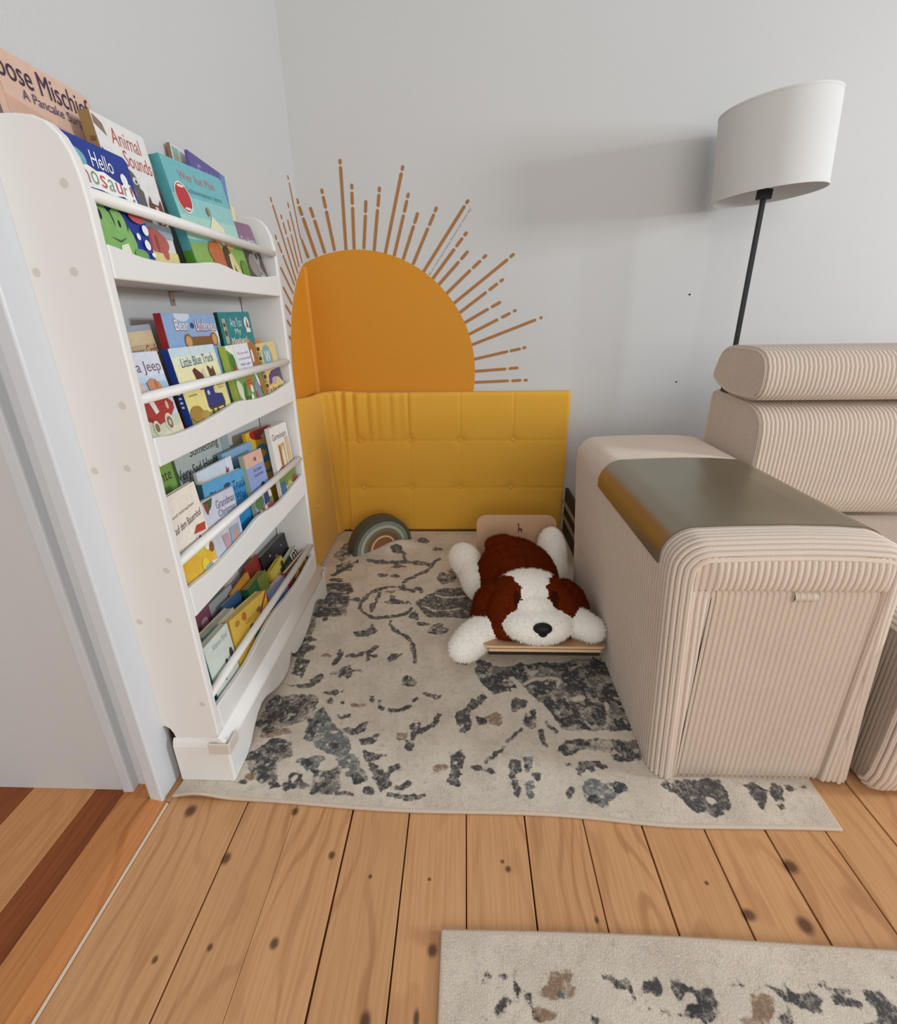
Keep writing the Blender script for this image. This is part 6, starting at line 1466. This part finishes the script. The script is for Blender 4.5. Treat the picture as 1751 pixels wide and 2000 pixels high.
def ribbed_sweep(mb, prof, axis, t0, t1, m, depth=.0056, r0=0.0, r1=0.0, sgn=1, step=.03, cap0=None, cap1=None, per=11, fl=0.0):
    """profile in the plane across `axis`; the ribs run along the profile; ends rounded by r0 / r1"""
    prof = resample(prof, step)
    n = len(prof)
    nor = []
    for i in range(n):
        a, b = prof[max(i - 1, 0)], prof[min(i + 1, n - 1)]
        d = Vector((b[0] - a[0], b[1] - a[1])).normalized()
        nor.append((d.y * sgn, -d.x * sgn))
    # stations: (axis position, inset, arc length, blend of normal to the axis direction)
    st = []
    ds = PITCH / per
    s = 0.0
    q0, q1 = r0 * math.pi / 2, r1 * math.pi / 2
    Lm = (t1 - t0) - r0 - r1
    tot = q0 + Lm + q1
    k = int(tot / ds) + 1
    for i in range(k + 1):
        s = tot * i / k
        if s < q0:
            a = s / r0
            st.append((t0 + r0 * (1 - math.sin(a)) if False else t0 + r0 * (1 - math.cos(math.pi / 2 - (math.pi / 2 - a))), r0 * (1 - math.sin(a)), s, math.sin(a), -math.cos(a)))
        elif s > q0 + Lm:
            a = (tot - s) / r1
            st.append((t1 - r1 * (1 - math.cos(a)), r1 * (1 - math.sin(a)), s, math.sin(a), math.cos(a)))
        else:
            st.append((t0 + r0 + (s - q0), 0.0, s, 1.0, 0.0))
    rows = []
    for (t, ins, s, kn, ka) in st:
        d = rib(s, depth)
        row = []
        for (p, nn) in zip(prof, nor):
            a = p[0] + nn[0] * (-ins + d * kn)
            b = p[1] + nn[1] * (-ins + d * kn)
            tt = t + d * ka
            row.append({'x': (tt, a, b), 'y': (a, tt, b), 'z': (a, b, tt)}[axis])
        rows.append(row)
    mb.grid(rows, m)
    for cm, row in ((cap0, rows[0]), (cap1, rows[-1])):
        if cm:
            mb.add(row, [list(range(len(row)))], cm)
    return rows


sofa = tag(empty('sofa', (.95, 1.3, .009)), 'beige ribbed corduroy sofa with a boxy storage arm and bolster headrest', 'sofa')
SO = Vector((.95, 1.3, .009))


def so(name, mb, **k):
    mb.v = [tuple(Vector(p) - SO) for p in mb.v]
    k.setdefault('fix', True)
    return mb.build(name, sofa, **k)


ARMZ = .660
arm_prof = [(.463, .010), (.458, .10), (.452, .22), (.443, .38), (.436, .50), (.433, .572)] + arc(.503, .590, .070, 180, 90, 9)[1:] + [(.60, .664), (.70, .666), (.79, .664)] + arc(.845, .592, .068, 90, 0, 9) + [(.918, .48), (.932, .25), (.945, .10), (.952, .010)]
mb = MB()
ribbed_sweep(mb, arm_prof, 'y', .843, 1.775, CORD, r0=.042, r1=.05, sgn=-1, step=.02)
mb.add([(.50, .872, .012), (.915, .872, .012), (.88, .872, .60), (.50, .872, .60)], [(0, 1, 2, 3)], CORD)
mb.add([(.50, 1.765, .012), (.91, 1.765, .012), (.87, 1.765, .60), (.49, 1.765, .60)], [(0, 1, 2, 3)], CORD_Y)
mb.box(.47, .945, .90, 1.75, .009, .02, CORD)
so('arm_shell', mb)
# front: lid-like upper border, posts and the inset drawer-like panel
mb = MB()
rows = []
for x in np.arange(.474, .8925, PITCH / 11):
    zt_ = .632
    if x < .503:
        zt_ = .600 + math.sqrt(max(0, .032 ** 2 - (x - .503) ** 2))
    elif x > .845:
        zt_ = .600 + math.sqrt(max(0, .032 ** 2 - max(0, x - .858) ** 2))
    edge = max(0, min(1, (x - .492) / .03)) * max(0, min(1, (.884 - x) / .03))
    mid_ = .5185 < x < .866
    row = [(x, .874, .547), (x, .860, .546)] if mid_ else [(x, .8475 - rib(x, .0056), .535), (x, .8475 - rib(x, .0056), .542)]
    for k in np.linspace(0, 1, 14):
        z = .5475 + (zt_ - .5475) * k
        row.append((x, .8475 - .009 * math.sin(math.pi * k) ** .7 * edge + .010 * mid_ * max(0, 1 - k / .12) ** 2 - rib(x, .0056), z))
    rows.append(row)
mb.grid(rows, CORD)
so('front_border', mb)
mb = MB()


def shell_x(z, side):
    q = arm_prof[:6] if side == 0 else [(.915, .572), (.918, .48), (.932, .25), (.945, .10), (.952, .010)][::-1]
    zs = [w[1] for w in q]; xs = [w[0] for w in q]
    return float(np.interp(z, zs, xs))


rows = []
for k in np.linspace(0, 1, 40):
    row = []
    for z in np.linspace(.010, .552, 24):
        xa, xb_ = shell_x(z, 0) + .0385, .5215
        x = xa + (xb_ - xa) * k
        row.append((x, .8465 + .010 * max(0, (k - .55) / .45) ** 2 - rib(x - (shell_x(z, 0) - .463) * 1.0, .0056), z))
    rows.append(row)
mb.grid(rows, CORD)
so('front_post', mb)
mb = MB()
rows = []
for k in np.linspace(0, 1, 60):
    row = []
    for z in np.linspace(.010, .552, 24):
        xa, xb_ = .862, shell_x(z, 1) - .0385
        x = xa + (xb_ - xa) * k
        row.append((x, .8465 + .026 * max(0, 1 - k / .35) ** 2 - rib(x, .0056), z))
    rows.append(row)
mb.grid(rows, CORD)
so('front_post', mb)
mb = MB()
ribbed_sweep(mb, [(.872, .549), (.859, .548), (.8545, .542), (.8535, .52), (.8535, .05), (.855, .015), (.863, .010)], 'x', .519, .868, CORD, sgn=-1, step=.03, r0=.004, r1=.006)
so('front_panel', mb)
mb = MB()
tabp = [(.860 - .014 * math.sin(a), .536 - .012 * math.cos(a) * 1) for a in np.linspace(0.0, math.pi, 12)]
ribbed_sweep(mb, tabp + [(.862, .545)], 'x', .686, .736, CORD, sgn=1, depth=.0030, step=.004)
ribbed_sweep(mb, [(.860 - .011 * math.sin(a), .536 - .009 * math.cos(a)) for a in np.linspace(0.0, math.pi, 12)], 'x', .686, .736, CORD, sgn=-1, depth=.0005, step=.004)
tag(so('pull_tab', mb), 'folded fabric pull tab')
# seat
mb = MB()
seat_prof = [(.83, .012), (.812, .03), (.803, .07), (.800, .15), (.800, .36)] + arc(.868, .385, .068, 180, 90, 8) + [(1.0, .456), (1.2, .455), (1.47, .450)]
ribbed_sweep(mb, seat_prof, 'x', .957, 2.3, CORD, r0=.03, sgn=-1, step=.03)
mb.add([(.972, y, z) for y, z in [(.835, .012), (.83, .1), (.83, .36), (.87, .42), (1.47, .42), (1.47, .012)]], [list(range(6))], CORD_Y)
mb.add([(.99, .835, .012), (2.3, .835, .012), (2.3, 1.75, .012), (.99, 1.75, .012)], [(0, 1, 2, 3)], CORD)
so('seat', mb)
# back cushion
mb = MB()
cp_ = [(1.50, .452), (1.455, .470), (1.432, .52), (1.424, .60), (1.424, .70)] + [(1.427, .745), (1.436, .778), (1.455, .802), (1.48, .816), (1.52, .826), (1.60, .834), (1.72, .838), (1.745, .83), (1.755, .80), (1.76, .60), (1.76, .46)]
ribbed_sweep(mb, cp_, 'x', .912, 2.3, CORD, r0=.012, sgn=-1, step=.025)
mb.add([(.9145, 1.44 + (y - 1.44) * .985, z * .992) for y, z in cp_], [list(range(len(cp_)))], CORD_Y)
so('back_cushion', mb)
mb = MB().box(.95, 2.3, 1.70, 1.80, .012, .70, CORD)
so('back_frame', mb, bevel=.03, bseg=4)
# headrest bolster
mb = MB()
hp = [(1.60, .836), (1.50, .836), (1.463, .842), (1.443, .860), (1.434, .885), (1.433, .915), (1.438, .945), (1.452, .970), (1.475, .987), (1.505, .996), (1.56, .999), (1.63, .997), (1.68, .990), (1.706, .972), (1.722, .945), (1.738, .905), (1.740, .888), (1.730, .872), (1.70, .858), (1.65, .842), (1.60, .836)]
ribbed_sweep(mb, hp, 'x', .896, 2.3, CORD, r0=.014, sgn=-1, step=.016)
mb.add([(.8975, 1.585 + (y - 1.585) * .92, .917 + (z - .917) * .86) for y, z in hp[:-1]], [list(range(len(hp) - 1))], CORD_Y)
so('headrest', mb)
so('headrest_hinge', MB().box(.915, .945, 1.66, 1.70, .834, .862, BLACK))

# ------------------------------------------------------------------ bronze tray bent over the arm
TRAY = mat('bronze_tray_metal', '#9d9683', rough=.30, metal=.92, var=.10, vscale=9, detail=6)
tray = tag(empty('armrest_tray', (.68, 1.17, .67)), 'dark bronze tray bent over the sofa arm', 'tray')
tp = [p for p in arm_prof if p[1] > .565]
tp = resample([(.4335, .574)] + [p for p in tp if .574 <= p[1]], .008)
outs, ins = [], []
for i, p in enumerate(tp):
    a, b = tp[max(i - 1, 0)], tp[min(i + 1, len(tp) - 1)]
    d = Vector((b[0] - a[0], b[1] - a[1])).normalized()
    nx_, nz_ = -d.y, d.x
    ins.append((p[0] + nx_ * .0012, p[1] + nz_ * .0012))
    outs.append((p[0] + nx_ * .0045, p[1] + nz_ * .0045))
mb = MB()
y0, y1 = .926, 1.420
poly = outs + ins[::-1]
n = len(outs)
V = [(p[0] - .68, y - 1.17, p[1] - .67) for y in (y0, y1) for p in poly]
k = len(poly)
F = [(i, (i + 1) % k, k + (i + 1) % k, k + i) for i in range(k)]
mb.add(V, F, TRAY, True)
for base in (0, k):
    mb.add(V, [(base + i, base + i + 1, base + k - 2 - i, base + k - 1 - i) for i in range(n - 1)], TRAY)
ob = mb.build('tray_sheet', tray)
md = ob.modifiers.new('split', 'EDGE_SPLIT'); md.split_angle = math.radians(40)

# ------------------------------------------------------------------ floor lamp in the gap behind the sofa
lamp = tag(empty('floor_lamp', (1.142, 2.070, 0)), 'black floor lamp with a white drum shade behind the sofa', 'lamp')
LP = Vector((1.142, 2.070, 0))
mb = MB().lathe([(0, .022), (.13, .022), (.138, .018), (.14, .0), (0, 0)], (0, 0, .0006), BLACK, 40)
mb.build('base', lamp)
MB().box(-.0078, .0078, -.0078, .0078, .02, 1.74, BLACK).build('pole', lamp, bevel=.0015)
MB().box(-.0243, .0243, -.0125, .0125, 1.503, 1.538, BLACK).build('shade_holder', lamp, bevel=.002)
mb = MB()
R1, zb, zt = .185, 1.512, 1.787
mb.lathe([(R1, zb), (R1, zt), (R1 - .0025, zt), (R1 - .0025, zb), (R1, zb)], (0, 0, 0), SHADE, 72)
for zz in (zb, zt):
    mb.lathe([(R1 + .001, zz - .001), (R1 + .001, zz + .006), (R1 - .003, zz + .006), (R1 - .003, zz - .001), (R1 + .001, zz - .001)], (0, 0, 0), SHADE, 72)
tilt = Matrix.Translation((.0, -.02, 1.515)) @ Matrix.Rotation(math.radians(-4.5), 4, 'Y') @ Matrix.Translation((0, 0, -1.515))
mb.v = [tuple(tilt @ Vector(p)) for p in mb.v]
sh = mb.build('lamp_shade', lamp)
md = sh.modifiers.new('split', 'EDGE_SPLIT'); md.split_angle = math.radians(40)
mb = MB().tube([(-.18, -.02, 1.722), (.18, -.02, 1.750)], .003, BLACK, 8)
mb.tube([(0, -.20, 1.736), (0, .16, 1.736)], .003, BLACK, 8)
mb.build('shade_spider', lamp)

# ------------------------------------------------------------------ low plywood child seat
PLY = mat('beech_plywood', '#c9a07c', rough=.5, var=.07, vscale=6, stretch=(30, 30, 3))
PLYE = mat('plywood_edge', '#dcb98e', rough=.6, var=.10, vscale=2, stretch=(6, 6, 160))
ROD = mat('dark_grey_tube', '#2c2a29', rough=.5)
seat = tag(empty('child_seat', (.25, 1.55, .009)), 'low plywood child seat with a giraffe mark on its backrest under the toy dog', 'child seat')
CS = Vector((.25, 1.55, .009))


def plate(name, x0, x1, pts_yz, thick, rads, m, me):
    """flat board with rounded corners: outline in (x, along), placed between two (y,z) ends"""
    (ya, za), (yb, zb_) = pts_yz
    L_ = math.hypot(yb - ya, zb_ - za)
    dy, dz = (yb - ya) / L_, (zb_ - za) / L_
    ny, nz = -dz, dy
    r0, r1 = rads
    o2 = arc(x1 - r0, r0, r0, -90, 0, 6) + arc(x1 - r1, L_ - r1, r1, 0, 90, 6) + arc(x0 + r1, L_ - r1, r1, 90, 180, 6) + arc(x0 + r0, r0, r0, 180, 270, 6)
    top = [(x, ya + dy * a, za + dz * a) for x, a in o2]
    bot = [(p[0], p[1] - ny * thick, p[2] - nz * thick) for p in top]
    n = len(o2)
    mb = MB()
    mb.add(loc(top, CS), [list(range(n))], m)
    mb.add(loc(bot, CS), [list(range(n))[::-1]], m)
    mb.add(loc(top + bot, CS), [(i, (i + 1) % n, n + (i + 1) % n, n + i) for i in range(n)], me)
    return mb.build(name, seat, bevel=.001)


plate('seat_board', .058, .448, ((1.216, .104), (1.60, .020)), .008, (.02, .03), PLY, PLYE)
plate('seat_underlay', .074, .432, ((1.2125, .0950), (1.30, .0756)), .009, (.004, .004), PLY, PLYE)
plate('backrest_board', .052, .420, ((1.90, .040), (1.962, .232)), .010, (.03, .045), PLY, PLYE)
for x in (.10, .40):
    MB().tube(loc([(x, 1.30, .078), (x, 1.34, .024), (x, 1.5, .020), (x, 1.93, .020), (x, 1.955, .06), (x, 1.985, .20)], CS), .009, ROD, 10).build('support_tube', seat)
MB().box(.074 - CS.x, .432 - CS.x, 1.225 - CS.y, 1.232 - CS.y, .062 - CS.z, .086 - CS.z, ROD).build('front_rail', seat)
# little branded giraffe shape on the backrest
bd = Vector((0, .062, .192)).normalized()
bnv = Vector((0, -bd.z, bd.y))
org = Vector((.243, 1.90, .040)) + bd * .118 + bnv * .0004
g = [(0, 0), (.003, 0), (.005, .012), (.014, .012), (.016, 0), (.019, 0), (.019, .018), (.014, .022), (.006, .021), (.005, .040), (.003, .046), (.0, .044), (-.005, .041), (-.004, .038), (.001, .038), (.0, .02)]
mb = MB().add(loc([org + Vector((p[0], 0, 0)) + bd * p[1] for p in g], CS), [list(range(len(g)))], mat('burnt_brand_mark', '#5a2a1c', rough=.7))
tag(mb.build('giraffe_mark', seat, fix=False), 'small dark brown giraffe mark')

# ------------------------------------------------------------------ plush dog
WHT = mat('white_plush', '#fbf6ee', rough=.95, var=.05, vscale=80, spec=.1, sheen=.3, bump=.6, bscale=260)
BRN = mat('chestnut_plush', '#662508', rough=.95, var=.28, vscale=30, spec=.05, sheen=.0, bump=.7, bscale=240)
DKB = mat('dark_brown_plush', '#3f190b', rough=.95, var=.2, vscale=60, spec=.1, bump=.6, bscale=240)
dog = tag(empty('plush_dog', (.21, 1.5, .03)), 'large brown and white plush dog lying on the low plywood seat beside the sofa', 'soft toy')
DG = Vector((.21, 1.5, .03))
# blobs: centre, radii, z-turn, material


def limb(pts, m, turn=0.0, n=7):
    """overlapping blobs along a path: (x, y, z, rx, ry, rz) keys"""
    out = []
    for i in range(n + 1):
        t = i / n * (len(pts) - 1)
        k = min(int(t), len(pts) - 2)
        f = t - k
        v = [pts[k][j] + (pts[k + 1][j] - pts[k][j]) * f for j in range(6)]
        out.append((tuple(v[:3]), tuple(v[3:]), turn, m))
    return out


BL = [
    ((.236, 1.268, .152), (.114, .078, .057), 0, WHT),      # muzzle
    ((.228, 1.310, .176), (.072, .060, .058), 0, WHT),      # bridge
    ((.222, 1.385, .168), (.142, .105, .104), 0, BRN),      # head
    ((.146, 1.345, .150), (.075, .085, .080), 0, BRN),      # cheeks
    ((.140, 1.300, .120), (.055, .060, .045), 0, BRN),
    ((.322, 1.310, .125), (.055, .060, .045), 0, BRN),
    ((.312, 1.345, .150), (.075, .085, .080), 0, BRN),
    ((.208, 1.545, .135), (.150, .15, .108), 0, BRN),       # chest
    ((.208, 1.60, .133), (.155, .14, .111), 0, BRN),
    ((.205, 1.66, .130), (.152, .13, .110), 0, BRN),        # back
    ((.200, 1.735, .120), (.128, .09, .105), 0, BRN),       # rump
    ((.155, 1.745, .200), (.055, .045, .036), .3, BRN),     # tail tuft
    ((.125, 1.750, .190), (.045, .040, .036), .3, BRN),
] + limb([(.002, 1.252, .073, .062, .052, .050), (.030, 1.283, .082, .070, .060, .054), (.085, 1.335, .095, .062, .058, .050)], WHT, .55) + [
    ((.120, 1.42, .100), (.07, .08, .06), .3, BRN),
] + limb([(.408, 1.270, .132, .050, .050, .040), (.375, 1.295, .136, .066, .056, .045), (.330, 1.345, .138, .060, .060, .046)], WHT, -.5) + [
    ((.330, 1.43, .120), (.06, .08, .06), -.3, BRN),
] + limb([(-.012, 1.830, .085, .062, .054, .066), (.002, 1.800, .085, .068, .060, .070), (.030, 1.720, .078, .060, .070, .064), (.050, 1.620, .078, .062, .075, .066), (.090, 1.57, .085, .06, .07, .07)], WHT, .15, 10) + limb([(.378, 1.840, .150, .056, .052, .076), (.372, 1.800, .130, .064, .060, .082), (.366, 1.720, .095, .060, .07, .068), (.340, 1.64, .085, .06, .08, .066)], WHT, -.1, 9)


def blob(bm, c, r, a, lvl=3):
    M = Matrix.Translation(c) @ Matrix.Rotation(a, 4, 'Z') @ Matrix.Diagonal((*r, 1))
    bmesh.ops.create_icosphere(bm, subdivisions=lvl, radius=1, matrix=M)


def plush(name, blobs, parent, voxel=.006, smooth=8, paint=None, fur=0, furlen=.008):
    bm = bmesh.new()
    for c, r, a, _ in blobs:
        blob(bm, Vector(c) - DG, r, a)
    me = bpy.data.meshes.new('tmp')
    bm.to_mesh(me); bm.free()
    tmp = bpy.data.objects.new('tmp', me)
    COL.objects.link(tmp)
    rm = tmp.modifiers.new('r', 'REMESH'); rm.mode = 'VOXEL'; rm.voxel_size = voxel
    s = tmp.modifiers.new('s', 'SMOOTH'); s.iterations = smooth; s.factor = .5
    dg = bpy.context.evaluated_depsgraph_get()
    out = bpy.data.meshes.new_from_object(tmp.evaluated_get(dg))
    bpy.data.objects.remove(tmp)
    out.name = name
    out.materials.clear()
    ms = [WHT, BRN, DKB]
    for q in ms:
        out.materials.append(q)
    idx = []
    for p in out.polygons:
        w = p.center + DG
        best = min(blobs, key=lambda b: sum(((w[i] - b[0][i]) / b[1][i]) ** 2 for i in range(3)))
        mi = ms.index(best[3])
        if paint:
            q = paint(w, mi)
            mi = q if q is not None else mi
        idx.append(mi)
    out.polygons.foreach_set('material_index', idx)
    out.polygons.foreach_set('use_smooth', [True] * len(out.polygons))
    o = bpy.data.objects.new(name, out)
    COL.objects.link(o)
    o.parent = parent
    if fur:
        ar = np.array([p.area for p in out.polygons]); ar /= ar.sum()
        pick = np.random.choice(len(out.polygons), fur, p=ar)
        mb = MB()
        V, F, MI = [], [], []
        for k in pick:
            p = out.polygons[int(k)]
            vs = [out.vertices[i].co for i in p.vertices]
            ws = np.random.dirichlet([1] * len(vs))
            c = sum((v * float(w) for v, w in zip(vs, ws)), Vector())
            nrm = p.normal
            rnd = Vector(np.random.normal(0, 1, 3))
            sd = nrm.cross(rnd)
            if sd.length < 1e-4:
                continue
            sd.normalize()
            tip = c + (nrm + rnd * .38 + Vector((0, -.15, -.35))).normalized() * furlen * random.uniform(.6, 1.25)
            b = len(V)
            V += [c - sd * .0009 - nrm * .001, c + sd * .0009 - nrm * .001, tip]
            F.append((b, b + 1, b + 2)); MI.append(idx[int(k)])
        fm = bpy.data.meshes.new('fur')
        fm.from_pydata([tuple(v) for v in V], [], F)
        for q in ms:
            fm.materials.append(q)
        fm.polygons.foreach_set('material_index', MI)
        fo = bpy.data.objects.new('fur', fm)
        COL.objects.link(fo)
        fo.parent = parent if parent is dog and name == 'body' else o
        tag(fo, kind='stuff')
    return o


def dog_paint(w, mi):
    # white blaze from the muzzle up over the forehead
    if w.z > .145 and 1.27 < w.y < 1.48:
        k = (w.y - 1.28) / .18
        half = .043 + .052 * max(0, min(1, (k - .25) / .6)) ** 1.2 + .004 * math.sin(w.y * 170 + w.x * 60)
        if abs(w.x - (.230 - .012 * k)) < half and w.y < 1.452 + .008 * math.sin(w.x * 110) and w.z > .150 + .05 * k:
            return 0
    # dark patches beside the blaze
    for ex, s in ((.166, 1), (.297, -1)):
        if ((w.x - ex - s * .004) / .019) ** 2 + ((w.y - 1.318) / .036) ** 2 + ((w.z - .19) / .05) ** 2 < 1 and mi == 1:
            return 2
    return None


plush('body', BL, dog, paint=dog_paint, fur=42000)
plush('ear', limb([(.105, 1.400, .185, .040, .050, .040), (.078, 1.385, .150, .044, .066, .048), (.066, 1.360, .112, .046, .062, .040)], BRN, .35, 6), dog, fur=7000, smooth=6)
plush('ear', limb([(.345, 1.400, .190, .040, .050, .040), (.372, 1.385, .165, .042, .062, .044), (.386, 1.355, .150, .036, .055, .034)], BRN, -.35, 6), dog, fur=7000, smooth=6)
NOSE = mat('black_plush_nose', '#0c0b10', rough=.6)
mb = MB()
bm = bmesh.new()
blob(bm, Vector((.240, 1.203, .182)) - DG, (.030, .018, .018), 0, 3)
blob(bm, Vector((.240, 1.199, .170)) - DG, (.016, .012, .016), 0, 3)
me = bpy.data.meshes.new('nose'); bm.to_mesh(me); bm.free()
for p in me.polygons:
    p.use_smooth = True
me.materials.append(NOSE)
no = bpy.data.objects.new('nose', me); COL.objects.link(no); no.parent = dog
tag(no, 'black nose')

# ------------------------------------------------------------------ stacking rainbow in the corner
rb = tag(empty('stacking_rainbow', (-.432, 2.085, .009)), 'grey green wooden stacking rainbow standing in the corner on the rug', 'toy')
rb.rotation_euler = (0, 0, math.radians(36))
cols = ['#4f5149', '#828d80', '#aab5a4', '#80715b', '#7c5d3e', '#d3b48c']
Rr = .160
w_ = .0175
for i, c in enumerate(cols):
    ro = Rr - i * (w_ + .0008)
    if i == 2:
        pass
    ri = ro - w_
    if i == 5:
        ri = ro - .011
    pr = arc(0, 0, ro, 0, 180, 28) + arc(0, 0, ri, 180, 0, 28)
    n = len(pr)
    mb = MB()
    dep = .075
    V = [(p[0], y, p[1]) for y in (-.0375, .0375) for p in pr]
    mc = mat('rainbow_' + c[1:], c, rough=.5, var=.06, vscale=30)
    mb.add(V, [(k, (k + 1) % n, n + (k + 1) % n, n + k) for k in range(n)], mc)
    h = n // 2
    for b in (0, n):
        mb.add(V, [(b + k, b + k + 1, b + n - 2 - k, b + n - 1 - k) for k in range(h - 1)], mc)
    o = mb.build('arch', rb, bevel=.0016)
ro = Rr - 5 * (w_ + .0008) - .012
pr = arc(0, 0, ro, 0, 180, 24)
MB().prism(pr, 'y', -.0375, .0375, mat('rainbow_core', '#8c5a38', rough=.5, var=.08, vscale=30)).build('half_disc', rb, bevel=.0016)

# ------------------------------------------------------------------ dark slatted frame tucked in the gap behind the arm
fr = tag(empty('slatted_frame', (.497, 2.03, .009)), 'dark frame with pale rails tucked in the gap behind the sofa arm', 'frame')
DARK = mat('dark_frame_board', '#2a211c', rough=.7)
PALE = mat('pale_rail', '#948775', rough=.6)
MB().box(.02, .035, -.16, .22, .0, .25, DARK).build('board', fr, bevel=.002)
for z in (.10, .175):
    MB().box(.008, .02, -.16, .22, z, z + .007, PALE).build('rail', fr)

# fit cushions and ribs cleanly under smooth shading
bpy.context.view_layer.update()
